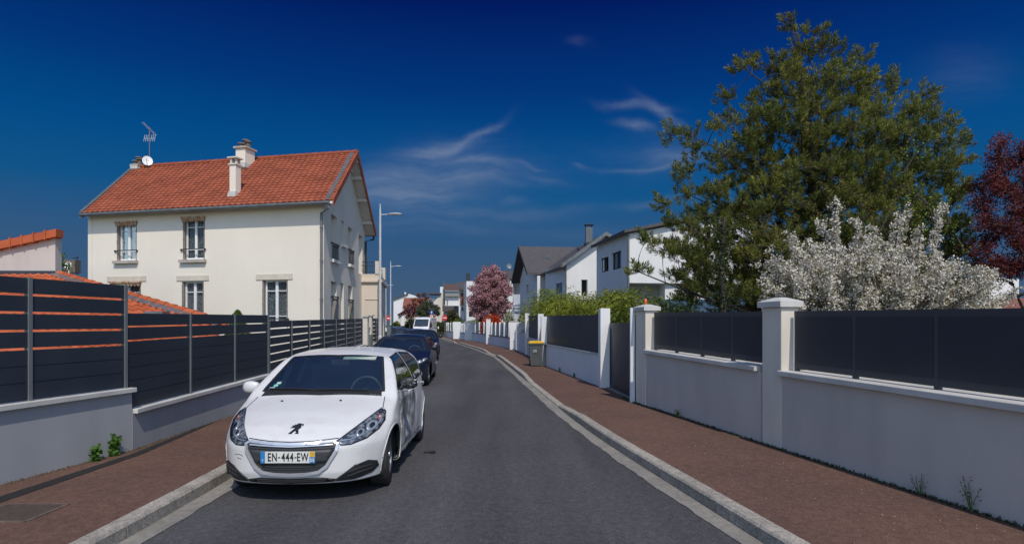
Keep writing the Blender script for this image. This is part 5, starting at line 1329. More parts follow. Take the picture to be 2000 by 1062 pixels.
SUV = dict(L=4.6, W=1.86, zb=.22,
    top=[(0, .68), (.05, .77), (.25, .87), (.8, .95), (1.2, 1.02), (1.3, 1.05), (1.95, 1.38), (2.25, 1.45), (3.0, 1.475), (3.9, 1.44), (4.2, 1.34), (4.45, 1.05), (4.6, .9)],
    hw=[(0, .84), (.4, .90), (.9, .93), (3.6, .93), (4.6, .84)],
    belt=[(0, 1.0), (1.2, 1.04), (3.9, 1.1), (4.6, 1.05)], roofhw=.62, sweep=.36, rsweep=.15, wf=.88, wr=3.62, wrad=.36,
    ws=[(-.73, 1.38), (-.4, 1.32), (0, 1.3), (.4, 1.32), (.73, 1.38), (.60, 1.90), (0, 1.87), (-.60, 1.90)],
    side=[(1.5, 1.06), (2.05, 1.34), (2.75, 1.39), (2.75, 1.06)], side2=[(2.83, 1.06), (2.83, 1.39), (3.6, 1.37), (4.0, 1.2), (3.9, 1.08)], crown=.05)
def tab(t, y): return float(np.interp(y, [p[0] for p in t], [p[1] for p in t]))
def inpoly(x, y, P):
    c = False; j = len(P) - 1
    for i in range(len(P)):
        if (P[i][1] > y) != (P[j][1] > y) and x < (P[j][0] - P[i][0]) * (y - P[i][1]) / (P[j][1] - P[i][1] + 1e-12) + P[i][0]: c = not c
        j = i
    return c
def car_surface(S, step, dent=False):
    nx, ny, nz = max(8, int(S['W'] / step)), int(S['L'] / step), max(8, int(1.25 / step))
    idx = {}; V = []; Fc = []
    def vid(i, j, k):
        if (i, j, k) not in idx:
            idx[(i, j, k)] = len(V); V.append((i / nx * 2 - 1, j / ny, k / nz))
        return idx[(i, j, k)]
    for i in range(nx):
        for j in range(ny):
            for k in (0, nz): Fc.append((vid(i, j, k), vid(i + 1, j, k), vid(i + 1, j + 1, k), vid(i, j + 1, k)))
    for i in range(nx):
        for k in range(nz):
            for j in (0, ny): Fc.append((vid(i, j, k), vid(i + 1, j, k), vid(i + 1, j, k + 1), vid(i, j, k + 1)))
    for j in range(ny):
        for k in range(nz):
            for i in (0, nx): Fc.append((vid(i, j, k), vid(i, j + 1, k), vid(i, j + 1, k + 1), vid(i, j, k + 1)))
    a = np.array(V); A, T, K = a[:, 0], a[:, 1], a[:, 2]
    y0 = T * S['L']
    f = lambda t, y: np.interp(y, [p[0] for p in t], [p[1] for p in t])
    ztop = f(S['top'], y0) - S['crown'] * A ** 2
    zb = S['zb'] + .10 * np.clip(1 - y0 / .55, 0, 1) ** 1.5 * 0 + .08 * np.clip((y0 - S['L'] + .5) / .5, 0, 1)
    z = zb + K * (ztop - zb)
    belt = f(S['belt'], y0); hw = f(S['hw'], y0)
    zr = S['top'][8][1]
    lean = np.clip((z - belt) / (zr - belt), 0, 1.2)
    w_low = hw * (1 - .035 * ((z - .6) / .4) ** 2 * (z < .6)) * (1 - .03 * np.clip((z - .72) / .25, 0, 1))
    w = np.where(z > belt, w_low * (1 - lean) + S['roofhw'] * lean, w_low)
    w = np.where(z > belt, np.minimum(w, w_low) + .03 * np.sin(np.clip(lean, 0, 1) * np.pi), w)
    x = A * w
    # front and rear plan curvature and profile
    fr = np.clip(1 - y0 / 1.15, 0, 1)
    y = y0 + fr * S['sweep'] * (.38 * np.abs(A) ** 2 + .62 * np.abs(A) ** 7)
    prof = .05 * np.clip((z - .52) / .15, 0, 1) ** 1.5 + .035 * np.clip((.30 - z) / .12, 0, 1)
    y = y + np.clip(1 - y0 / .6, 0, 1) * prof
    rr_ = np.clip((y0 - S['L'] + .9) / .9, 0, 1)
    y = y - rr_ * S['rsweep'] * (np.abs(A) ** 3)
    # shoulder crease above the arches
    if S.get('flare', True):
        for wy in (S['wf'], S['wr']):
            d = np.sqrt((y - wy) ** 2 + (z - S['wrad']) ** 2)
            x = x + np.sign(A) * .02 * np.exp(-((d - S['wrad'] - .06) / .07) ** 2) * (np.abs(A) > .9)
    P = np.stack([x, y, z], 1)
    # smooth
    nb = [set() for _ in V]
    for q in Fc:
        for m in range(4): nb[q[m]].add(q[(m + 1) % 4]); nb[q[m]].add(q[m - 1])
    e0, e1 = [], []
    for i_, s_ in enumerate(nb):
        for j_ in s_: e0.append(i_); e1.append(j_)
    e0 = np.array(e0); e1 = np.array(e1); deg = np.bincount(e0, minlength=len(V))[:, None]
    its = int(5 * (.03 / step) ** 1.2) + 1
    for _ in range(its):
        acc = np.zeros_like(P)
        for c_ in range(3): acc[:, c_] = np.bincount(e0, weights=P[e1, c_], minlength=len(V))
        P = P * .45 + acc / deg * .55
    if dent:
        d = np.exp(-(((P[:, 1] - 1.75) / .45) ** 2 + ((P[:, 2] - .62) / .22) ** 2)) * (P[:, 0] > .6)
        P[:, 0] -= d * .055
        d = np.exp(-(((P[:, 1] - 1.28) / .06) ** 2)) * (P[:, 0] > .6) * (P[:, 2] > .3) * (P[:, 2] < .95)
        P[:, 0] -= d * .03 * (1 + .7 * np.sin(P[:, 2] * 19))
        m_ = (P[:, 0] > .6) & (P[:, 1] > 1.2) & (P[:, 1] < 2.5) & (P[:, 2] < .93)
        P[m_, 0] += .008 * np.sin(P[m_, 1] * 11 + P[m_, 2] * 7) * np.sin(P[m_, 2] * 13 + P[m_, 1] * 3)
    return P, Fc
def mesh_from(name, P, Fc, m, parent, smooth=True):
    used = sorted({i for f in Fc for i in f}); mp = {i: k for k, i in enumerate(used)}
    me = bpy.data.meshes.new(name); me.from_pydata([tuple(P[i]) for i in used], [], [tuple(mp[i] for i in f) for f in Fc]); me.materials.append(m)
    bm = bmesh.new(); bm.from_mesh(me); bmesh.ops.recalc_face_normals(bm, faces=bm.faces); bm.to_mesh(me); bm.free()
    if smooth: me.polygons.foreach_set('use_smooth', [True] * len(me.polygons))
    o = bpy.data.objects.new(name, me); col.objects.link(o)
    if parent: o.parent = parent
    WO[o.name] = Vector((0, 0, 0)); return o
class Caster:
    def __init__(s, P, Fc): s.t = BVHTree.FromPolygons([tuple(p) for p in P], Fc)
    def hit(s, kind, a, b):
        if kind == 'front': o, d = (a, -2, b), (0, 1, 0)
        elif kind == 'rear': o, d = (a, 9, b), (0, -1, 0)
        elif kind == 'top': o, d = (a, b, 4), (0, 0, -1)
        elif kind == 'right': o, d = (3, a, b), (-1, 0, 0)
        else: o, d = (-3, a, b), (1, 0, 0)
        r = s.t.ray_cast(Vector(o), Vector(d))
        if r[0] is None: return None, None
        n = r[1]
        if n.dot(Vector(d)) > 0: n = -n
        return r[0], n
def dens(poly, step, closed=True):
    out = []; n = len(poly)
    for i in range(n if closed else n - 1):
        a, b = Vector(poly[i]), Vector(poly[(i + 1) % n]); k = max(1, int((b - a).length / step))
        for j in range(k): out.append(tuple(a.lerp(b, j / k)))
    if not closed: out.append(tuple(poly[-1]))
    return out
def patch(cs, kind, poly, lift, name, m, parent, step=.03, smooth=True, inset=0.0):
    B = dens(poly, step); pts = [Vector(p) for p in B]; edges = [(i, (i + 1) % len(B)) for i in range(len(B))]
    xs = [p[0] for p in poly]; ys = [p[1] for p in poly]
    for x in np.arange(min(xs) + step / 2, max(xs), step):
        for y in np.arange(min(ys) + step / 2, max(ys), step):
            if inpoly(x, y, poly) and min((Vector((x, y)) - p).length for p in pts[:len(B)]) > step * .45: pts.append(Vector((x, y)))
    vs, es, fs, *_ = delaunay_2d_cdt(pts, edges, [], 1, 1e-5)
    P = []
    last = None
    for v_ in vs:
        h, n = cs.hit(kind, v_.x, v_.y)
        if h is None: h, n = (last if last else (Vector((0, 0, 0)), Vector((0, 0, 1))))
        last = (h, n); P.append(h + n * lift)
    F_ = [tuple(f) for f in fs]
    # skirt for thickness
    base = len(P); cnt = {}
    for f in F_:
        for i in range(len(f)): e = tuple(sorted((f[i], f[(i + 1) % len(f)]))); cnt[e] = cnt.get(e, 0) + 1
    low = {}
    for e, c_ in cnt.items():
        if c_ == 1:
            for i in e:
                if i not in low:
                    h, n = cs.hit(kind, vs[i].x, vs[i].y); low[i] = len(P); P.append(P[i] - (n or Vector((0, 0, 1))) * (lift + .01))
            F_.append((e[0], e[1], low[e[1]], low[e[0]]))
    return mesh_from(name, P, F_, m, parent, smooth)
def ribbon(cs, kind, poly, w, lift, name, m, parent, closed=True, step=.03, ret=False):
    pts = []
    for p in dens(poly, step, closed):
        h, n = cs.hit(kind, p[0], p[1])
        if h is not None: pts.append((h, n))
    V = []; Fq = []; N_ = len(pts)
    for i, (h, n) in enumerate(pts):
        a = pts[(i - 1) % N_][0] if (closed or i > 0) else h; b = pts[(i + 1) % N_][0] if (closed or i < N_ - 1) else h
        t_ = (b - a); t_ = t_.normalized() if t_.length > 1e-9 else Vector((1, 0, 0)); s_ = n.cross(t_).normalized()
        V += [h - s_ * w / 2 - n * .004, h - s_ * w / 2 + n * lift, h + s_ * w / 2 + n * lift, h + s_ * w / 2 - n * .004]
    for i in range(N_ if closed else N_ - 1):
        j = (i + 1) % N_
        for q in range(4): Fq.append((i * 4 + q, i * 4 + (q + 1) % 4, j * 4 + (q + 1) % 4, j * 4 + q))
    return mesh_from(name, V, Fq, m, parent, False)
def wheel(parent, x, y, r, side, steer=0, spokes=9, cap=False, w=.20):
    # side +1: outer face towards +x
    e = MB(); prof = [(r * .60, -w / 2), (r * .93, -w / 2), (r * .985, -w * .42), (r, -w * .3), (r, w * .3), (r * .985, w * .42), (r * .93, w / 2), (r * .62, w / 2)]
    ty = MB()
    k = 36; n0 = 0
    def ringpts(mb, prof):
        n0 = len(mb.v)
        for (rr_, h) in prof:
            for j in range(k):
                a = 2 * math.pi * j / k; mb.v.append((h, rr_ * math.cos(a), rr_ * math.sin(a)))
        for i in range(len(prof) - 1):
            for j in range(k): mb.f.append((n0 + i * k + j, n0 + i * k + (j + 1) % k, n0 + (i + 1) * k + (j + 1) % k, n0 + (i + 1) * k + j))
    ringpts(ty, prof)
    for g_ in (-.22, 0, .22):   # tread grooves as dark thin rings
        pass
    rim = MB(); s = side
    ringpts(rim, [(r * .63, s * w * .48), (r * .60, s * w * .46), (r * .57, s * w * .30), (r * .57, -s * w * .4)])
    for q in range(spokes):
        a = 2 * math.pi * q / spokes; ca, sa = math.cos(a), math.sin(a)
        n0 = len(rim.v); hw_ = r * .07
        for (rad_, dep) in ((r * .10, .43), (r * .60, .40)):
            for sg in (-1, 1):
                for dd in (0, -.08): rim.v.append((s * (w * dep + dd * .3), rad_ * ca - sg * hw_ * sa * (1.2 if rad_ > .1 else .8), rad_ * sa + sg * hw_ * ca * (1.2 if rad_ > .1 else .8)))
        for f_ in ((0, 2, 6, 4), (1, 5, 7, 3), (0, 4, 5, 1), (2, 3, 7, 6)): rim.f.append(tuple(n0 + i for i in f_))
    rim.lathe((s * w * .36 - (.0 if s > 0 else 0), 0, 0), [(r * .16, 0), (r * .15, s * .02), (r * .05, s * .03)], 16, 'x')
    bk_ = MB(); bk_.lathe((s * w * .1, 0, 0), [(r * .56, 0), (r * .56, s * .01)], 24, 'x')
    M_ = Matrix.Translation((x, y, r)) @ Matrix.Rotation(steer, 4, 'Z')
    for mb in (ty, rim, bk_): mb.v = [tuple(M_ @ Vector(v)) for v in mb.v]
    t_ = ty.build('wheel', M_rubber, parent, smooth=True, local=True)
    rim.build('rim', M_alloy if not cap else M_post, t_, local=True); bk_.build('brake_disc', M_darkmetal, t_, local=True)
    return t_
def make_car(name, S, m, label, group, step=.04, interior=True, lod=0, dent=False, loc=(0, 0, 0), rz=0):
    root = empty(name, (0, 0, 0), label, 'car', group)
    P, Fc = car_surface(S, step, dent)
    cs = Caster(P, Fc)
    C_ = np.array([P[list(f)].mean(0) for f in Fc])
    nrm = np.cross(P[[f[1] for f in Fc]] - P[[f[0] for f in Fc]], P[[f[2] for f in Fc]] - P[[f[0] for f in Fc]])
    nrm /= np.linalg.norm(nrm, axis=1)[:, None] + 1e-12
    body, gws, gs, gr = [], [], {-1: [[], []], 1: [[], []]}, []
    rearw = [(-.62, 1.0), (.62, 1.0), (.48, 1.0 + (S['top'][8][1] - 1.13)), (-.48, 1.0 + (S['top'][8][1] - 1.13))]
    if S is SUV: rearw = [(-.62, 1.12), (.62, 1.12), (.52, 1.42), (-.52, 1.42)]
    for i, f in enumerate(Fc):
        x, y, z = C_[i]; nx_, ny_, nz_ = abs(nrm[i])
        if z > S['belt'][1][1] and nz_ > .15 and y < 2.1 and inpoly(x, y, S['ws']): gws.append(f); continue
        if nx_ > .35 and abs(x) > .4:
            if inpoly(y, z, S['side']): gs[int(np.sign(x))][0].append(f); continue
            if inpoly(y, z, S['side2']): gs[int(np.sign(x))][1].append(f); continue
        if y > S['L'] - 1.3 and ny_ > .2 and z > .9 and inpoly(x, z, rearw): gr.append(f); continue
        skip = False
        for wy in (S['wf'], S['wr']):
            if abs(x) > S['W'] / 2 - .26 and math.hypot(y - wy, z - S['wrad']) < S['wrad'] + .03: skip = True
        if skip: continue
        body.append(f)
    if S is VAN_: pass
    b = mesh_from('body', P, body, m, root)
    # dark inner skin
    dn = mesh_from('inner_lining', P, body, mat('car_lining', (.16, .17, .175), rough=.9, scale=4) if dent else M_room, b)
    me = dn.data
    co = np.array([v.co[:] for v in me.vertices]); nn = np.array([v.normal[:] for v in me.vertices])
    cen = np.array([0, S['L'] / 2, .7]); sg = np.sign(((co - cen) * nn).sum(1))[:, None]; co = co - nn * sg * .022
    me.vertices.foreach_set('co', co.ravel().astype(np.float32))
    G_ = M_glass if interior else M_darkglass
    mesh_from('windscreen', P, gws, G_, root)
    for s in (-1, 1):
        for q in (0, 1):
            if gs[s][q]: mesh_from('side_window', P, gs[s][q], G_, root)
    if gr: mesh_from('rear_window', P, gr, M_darkglass, root)
    tw = step * 1.15
    ribbon(cs, 'top', S['ws'], tw, .004, 'windscreen_seal', M_black, root)
    for s, kd in ((-1, 'left'), (1, 'right')):
        for pl in (S['side'], S['side2']): ribbon(cs, kd, pl, tw, .004, 'window_seal', M_black, root)
    # arches and wheels
    for wy, st in ((S['wf'], R(5) if dent else 0), (S['wr'], 0)):
        for s, kd in ((-1, 'left'), (1, 'right')):
            arc = [(wy + (S['wrad'] + .035) * math.cos(a), S['wrad'] + (S['wrad'] + .035) * math.sin(a)) for a in np.linspace(R(-15), R(195), 24)]
            ribbon(cs, kd, [p for p in arc if p[1] > S['zb'] + .02], step * .9, .006, 'wheel_arch_trim', m if not lod else m, root, closed=False)
            mb = MB(); R2 = S['wrad'] + .045; k = 16; x0, x1 = s * (S['W'] / 2 - .42), s * (S['W'] / 2 - .06)
            for j in range(k):
                a0, a1 = lerp(R(-20), R(200), j / k), lerp(R(-20), R(200), (j + 1) / k)
                p = [(wy + R2 * math.cos(a), S['wrad'] + R2 * math.sin(a)) for a in (a0, a1)]
                mb.quad((x0, *p[0]), (x1, *p[0]), (x1, *p[1]), (x0, *p[1])); mb.quad((x0, *p[0]), (x0, *p[1]), (x0, wy, S['wrad']))
            mb.build('arch_liner', M_room, root, local=True)
            wheel(root, s * (S['W'] / 2 - .15), wy, S['wrad'], s, st, spokes=7 if dent else 10)
    mb = MB(); mb.box((0, S['L'] / 2, S['zb'] + .02), (S['W'] - .5, S['L'] - .7, .08)); mb.build('underbody', M_room, root, local=True)
    return root, cs, b
VAN_ = None
def text_mesh(name, s, size, m, parent, M_, sx=1.0, depth=.001, bold=.0):
    cu = bpy.data.curves.new(name, 'FONT'); cu.body = s; cu.size = size; cu.extrude = depth; cu.align_x = 'CENTER'; cu.align_y = 'CENTER'; cu.space_character = 1.16; cu.offset = bold
    ob = bpy.data.objects.new(name, cu); col.objects.link(ob)
    bpy.context.view_layer.update()
    me = bpy.data.meshes.new_from_object(ob.evaluated_get(bpy.context.evaluated_depsgraph_get()))
    bpy.data.objects.remove(ob)
    for v_ in me.vertices: v_.co.x *= sx
    me.transform(M_); me.materials.clear(); me.materials.append(m)
    o = bpy.data.objects.new(name, me); col.objects.link(o); o.parent = parent; WO[o.name] = Vector((0, 0, 0)); return o
def mirror_x(P): return [(-x, y) for x, y in P][::-1]
def place_car(root, x, y, rz): root.location = (x, y, 0); root.rotation_euler = (0, 0, rz)
def interior(root, S, seat_m, wheel_side=1):
    zf = .52; y0 = S['ws'][2][1]
    b = MB(); b.box((0, y0 + .25, .80), (1.2, .5, .2)); d_ = b.build('dashboard', M_black, root, local=True, bevel=.04)
    for s in (-.36, .36):
        b = MB(); b.box((s, y0 + 1.35, .62), (.5, .52, .16)); b.box((s, y0 + 1.62, .92), (.48, .13, .55)); b.box((s, y0 + 1.64, 1.24), (.26, .09, .15)); b.build('seat', seat_m, root, local=True, bevel=.04)
    b = MB(); b.box((0, y0 + 2.35, .85), (1.15, .14, .5)); b.build('rear_seat', seat_m, root, local=True, bevel=.04)
    pts = []; c = Vector((wheel_side * .36, y0 + .62, .92))
    for j in range(21):
        a = 2 * math.pi * j / 20; pts.append(c + Vector((math.cos(a) * .185, math.sin(a) * .07, math.sin(a) * .17)))
    b = MB(); b.tube(pts, .017, 6, cap=False); b.tube([c + Vector((-.18, 0, 0)), c + Vector((.18, 0, 0))], .02, 6); b.lathe((c.x, c.y, c.z - .04), [(.05, 0), (.05, .08)], 10); b.build('steering_wheel', M_black, root, local=True)

# --- the white hatchback
car, cs, body = make_car('parked_car', HATCH, P_white, 'white dented hatchback parked nearest the camera with its near wing mirror smashed', 'cars parked along the left kerb', step=.022, dent=True)
interior(car, HATCH, mat('grey_fabric', (.13, .14, .15), rough=.95, scale=8))
M_trim = mat('grey_grille_plastic', (.036, .038, .042), (.028, .030, .034), rough=.55, scale=8)
gril = [(-.40, .595), (-.2, .585), (0, .582), (.2, .585), (.40, .595), (.44, .575), (.43, .52), (.34, .37), (.27, .318), (.15, .30), (0, .295), (-.15, .30), (-.27, .318), (-.34, .37), (-.43, .52), (-.44, .575)]
grp = patch(cs, 'front', gril, .004, 'grille', M_black, car)
ribbon(cs, 'front', gril, .028, .024, 'chrome_surround', M_chrome, grp)
ribbon(cs, 'front', [(-.40, .574), (0, .562), (.40, .574)], .012, .018, 'chrome_bar', M_chrome, grp, closed=False)
for (z_, x_, w_) in ((.548, .41, .010),): ribbon(cs, 'front', [(-x_, z_), (0, z_ - .012), (x_, z_)], w_, .012, 'grille_slat', M_trim, grp, closed=False)
patch(cs, 'front', [(-.40, .532), (0, .520), (.40, .532), (.345, .41), (.0, .395), (-.345, .41)], .012, 'number_plate_panel', M_trim, grp)
for z_, x_ in ((.375, .31), (.353, .28), (.331, .24)): ribbon(cs, 'front', [(-x_, z_), (0, z_ - .008), (x_, z_)], .011, .012, 'grille_slat', M_trim, grp, closed=False)
# number plate
h, n_ = cs.hit('front', 0, .455)
PL = Matrix.Translation((-.01, h.y - .022, .468)) @ Matrix.Rotation(R(90), 4, 'X')
def plate_box(name, x0, x1, y0, y1, m, z, parent, th=.004):
    b = MB(); b.box(((x0 + x1) / 2, (y0 + y1) / 2, z), (x1 - x0, y1 - y0, th)); b.v = [tuple(PL @ Vector(v)) for v in b.v]; return b.build(name, m, parent, local=True)
pl = plate_box('number_plate', -.26, .26, -.055, .055, mat('plate_white', (.62, .62, .58), (.55, .55, .52), rough=.4, scale=8), 0, car, .008)
plate_box('blue_band', -.26, -.218, -.055, .055, mat('plate_blue', (.02, .20, .50), rough=.4, scale=3), .005, pl)
plate_box('blue_band', .208, .26, -.055, .002, MATS['plate_blue'], .005, pl); plate_box('yellow_square', .21, .258, .004, .053, mat('plate_yellow', (.60, .40, .03), (.45, .22, .03), rough=.4, scale=60), .005, pl)
M_ink = mat('plate_ink', (.012, .012, .014), rough=.5, scale=3)
for tx_, px_ in (('EN', -.147), ('444', -.002), ('EW', .142)): text_mesh('plate_letters', tx_, .112, M_ink, pl, PL @ Matrix.Translation((px_, -.002, .006)), sx=.62, bold=.0018)
for px_ in (-.083, .075): plate_box('plate_dash', px_ - .009, px_ + .009, -.006, .004, M_ink, .006, pl)
text_mesh('plate_letters', 'F', .032, M_signw, pl, PL @ Matrix.Translation((-.239, -.03, .009)))
text_mesh('plate_letters', '25', .044, M_signw, pl, PL @ Matrix.Translation((.234, -.027, .009)), sx=.9, bold=.001)
# headlights
hl = [(.425, .600), (.47, .565), (.56, .565), (.68, .60), (.76, .66), (.80, .73), (.785, .80), (.74, .835), (.70, .81), (.62, .745), (.52, .665)]
M_bezel = mat('lamp_bezel', (.03, .034, .04), (.30, .31, .33), rough=.3, scale=24, lo=.42, hi=.62, spec=.8)
for s, kd in ((1, hl), (-1, mirror_x(hl))):
    o_ = patch(cs, 'front', kd, .004, 'headlight', M_bezel, car, step=.02)
    sx_ = lambda p: (p[0] * s, p[1])
    for (c_, r_, nm, mm) in (((.70, .70), .048, 'main_reflector', M_chrome), ((.615, .655), .038, 'side_reflector', M_chrome), ((.745, .765), .02, 'indicator_bulb', M_orange)):
        q = [(c_[0] * s + r_ * math.cos(a), c_[1] + r_ * .9 * math.sin(a)) for a in np.linspace(0, 2 * math.pi, 13)[:-1]]
        patch(cs, 'front', q, .009, nm, mm, o_, step=.015)
        q2 = [(c_[0] * s + r_ * .5 * math.cos(a), c_[1] + r_ * .5 * math.sin(a)) for a in np.linspace(0, 2 * math.pi, 9)[:-1]]
        patch(cs, 'front', q2, .011, 'bulb', M_black if mm is M_chrome else M_signw, o_, step=.015)
    ribbon(cs, 'front', [sx_(p) for p in ((.46, .60), (.55, .605), (.66, .64), (.75, .71), (.765, .775))], .009, .011, 'light_strip', M_chrome, o_, closed=False)
    ribbon(cs, 'front', [sx_(p) for p in ((.47, .63), (.56, .70), (.66, .775), (.73, .815))], .007, .011, 'light_strip', M_post, o_, closed=False)
    patch(cs, 'front', kd, .014, 'lens', M_lens, o_, step=.02)
    ribbon(cs, 'front', kd, .008, .006, 'lamp_gap', M_black, o_)
# fog recess and lower intake
fg = [(.40, .215), (.50, .285), (.60, .36), (.70, .385), (.765, .355), (.775, .30), (.72, .245), (.58, .215)]
for s, kd in ((1, fg), (-1, mirror_x(fg))):
    o_ = patch(cs, 'front', kd, .006, 'fog_recess', M_black, car, step=.02)
    for dz_ in (0, .04): ribbon(cs, 'front', [(s * .53, .255 + dz_), (s * .62, .285 + dz_), (s * .72, .295 + dz_)], .014, .014, 'fin', M_trim, o_, closed=False)
    ribbon(cs, 'front', [(s * .41, .222), (s * .50, .285), (s * .60, .36)], .012, .012, 'fin', M_trim, o_, closed=False)
lo = patch(cs, 'front', [(-.42, .24), (-.3, .262), (0, .255), (.3, .262), (.42, .24), (.40, .212), (0, .205), (-.40, .212)], .006, 'lower_intake', M_black, car, step=.03)
for z_ in (.245, .228): ribbon(cs, 'front', [(-.33, z_), (0, z_ - .004), (.33, z_)], .007, .011, 'slat', M_trim, lo, closed=False)
# bonnet gap, door gaps, scratches
gapw = .009
ribbon(cs, 'front', [(-.44, .625), (-.2, .608), (0, .603), (.2, .608), (.44, .625)], .011, .0025, 'bonnet_gap', M_black, car, closed=False)
for s in (1, -1): ribbon(cs, 'top', [(s * .735, .52), (s * .745, .75), (s * .715, 1.02)], gapw, .002, 'bonnet_gap', M_black, car, closed=False, step=.02)
for kd in ('right', 'left'):
    ribbon(cs, kd, [(1.18, .30), (1.14, .6), (1.17, .9), (1.22, .97)], gapw, .002, 'door_gap', M_black, car, closed=False, step=.02)
    ribbon(cs, kd, [(2.34, .28), (2.34, .98)], gapw, .002, 'door_gap', M_black, car, closed=False)
    ribbon(cs, kd, [(1.18, .30), (2.9, .28)], gapw, .002, 'door_gap', M_black, car, closed=False)
    for y_ in (2.14, 3.02): ribbon(cs, kd, [(y_, .88), (y_ + .17, .885)], .03, .03, 'door_handle', P_white, car, closed=False)
M_doorreflect = mat('door_reflection_grey', (.17, .175, .18), (.50, .50, .50), rough=.55, scale=7, lo=.45, hi=.62)  # mottled grey: reflections in the dented door, painted into the colour
patch(cs, 'right', [(1.28, .5), (1.3, .86), (1.7, .90), (2.3, .86), (2.34, .5), (2.1, .32), (1.5, .30)], .002, 'door_reflection', M_doorreflect, car, step=.04)
ribbon(cs, 'right', [(1.27, .32), (1.22, .5), (1.25, .7), (1.21, .88)], .02, .012, 'torn_edge', mat('bare_metal', (.5, .48, .44), (.12, .09, .07), rough=.5, scale=25), car, closed=False, step=.02)
# dents at the bonnet lip
M_lip = mat('grimy_white', (.38, .37, .35), (.62, .61, .6), rough=.6, scale=16, lo=.4, hi=.6)
for (x0_, x1_) in ((-.2, -.14),): ribbon(cs, 'front', [(x0_, .622), ((x0_ + x1_) / 2, .63), (x1_, .621)], .012, .002, 'chipped_paint', M_lip, car, closed=False, step=.015)
ribbon(cs, 'front', [(-.58, .47), (-.52, .475), (-.48, .462)], .004, .002, 'scratch', M_black, car, closed=False, step=.01)
ribbon(cs, 'front', [(-.55, .44), (-.50, .43)], .004, .002, 'scratch', M_black, car, closed=False, step=.01)
# lion emblem
lion = [(185, 330), (205, 310), (240, 268), (258, 242), (180, 246), (205, 226), (192, 205), (225, 208), (232, 190), (258, 194), (265, 174), (300, 168), (332, 184), (362, 180), (364, 218), (352, 214), (346, 198), (332, 204), (344, 230), (334, 255), (316, 262), (330, 298), (346, 330), (288, 330), (302, 314), (276, 288), (248, 312), (238, 332)]
# the emblem lies on the sloping bonnet: project from above
em = [((x - 275) / 165 * .105, .19 - (y - 250) / 165 * .15) for x, y in lion]
em = [(x, .135 + (y - .135)) for x, y in em]
patch(cs, 'top', em, .006, 'lion_emblem', mat('dark_chrome', (.05, .055, .065), rough=.2, metal=.6, scale=6), car, step=.02, smooth=False)
# washer nozzles, wipers
for s in (-.37, .27):
    h, n = cs.hit('top', s, .82); b = MB(); b.lathe((h.x, h.y, h.z - .002), [(.016, 0), (.013, .012), (.004, .016)], 8); b.build('washer_nozzle', M_black, car, local=True)
patch(cs, 'top', [(-.68, 1.02), (0, .955), (.68, 1.02), (.66, 1.12), (0, 1.035), (-.66, 1.12)], .003, 'cowl', M_black, car, step=.04)
for (x0_, x1_, y0_, y1_) in ((-.62, .0, 1.12, 1.045), (-.12, .5, 1.05, 1.075)):
    ribbon(cs, 'top', [(x0_, y0_), (x1_, y1_)], .016, .02, 'wiper', M_black, car, closed=False)
# windscreen stickers, mirror, visors
for (x_, y_, w_, c_) in ((-.555, 1.23, .05, (.35, .5, .45)), (-.575, 1.19, .05, (.2, .5, .42)), (-.605, 1.145, .06, (.25, .28, .5))):
    patch(cs, 'top', [(x_ - w_ / 2, y_ - .018), (x_ + w_ / 2, y_ - .018), (x_ + w_ / 2, y_ + .018), (x_ - w_ / 2, y_ + .018)], .002, 'windscreen_sticker', mat('sticker_%d' % int(w_ * 1000 + c_[0] * 100), c_, rough=.5, scale=9), car, step=.03)
b = MB(); b.box((.04, 1.68, 1.27), (.22, .04, .065)); b.tube([(.04, 1.66, 1.29), (.04, 1.64, 1.35)], .012, 6); b.build('rear_view_mirror', M_black, car, local=True, bevel=.01)
b = MB(); b.box((.28, 1.72, 1.335), (.40, .14, .016)); b.v = [(x, y, z - (1.72 - y) * .25) for x, y, z in b.v]; b.build('sun_visor', mat('pale_visor', (.42, .47, .42), rough=.8, scale=3), car, local=True)
for s_ in (-1, 1):
    for ya_, yb_ in ((2.42, 2.22), (1.82, 1.28)):
        b = MB(); b.tube([(s_ * .70, ya_ - .12, .96), (s_ * .57, yb_ + .16 if ya_ > 2 else 1.80, 1.33)], [.035, .028], 6); b.build('pillar_trim', mat('pale_trim', (.34, .37, .37), rough=.8, scale=5), car, local=True)
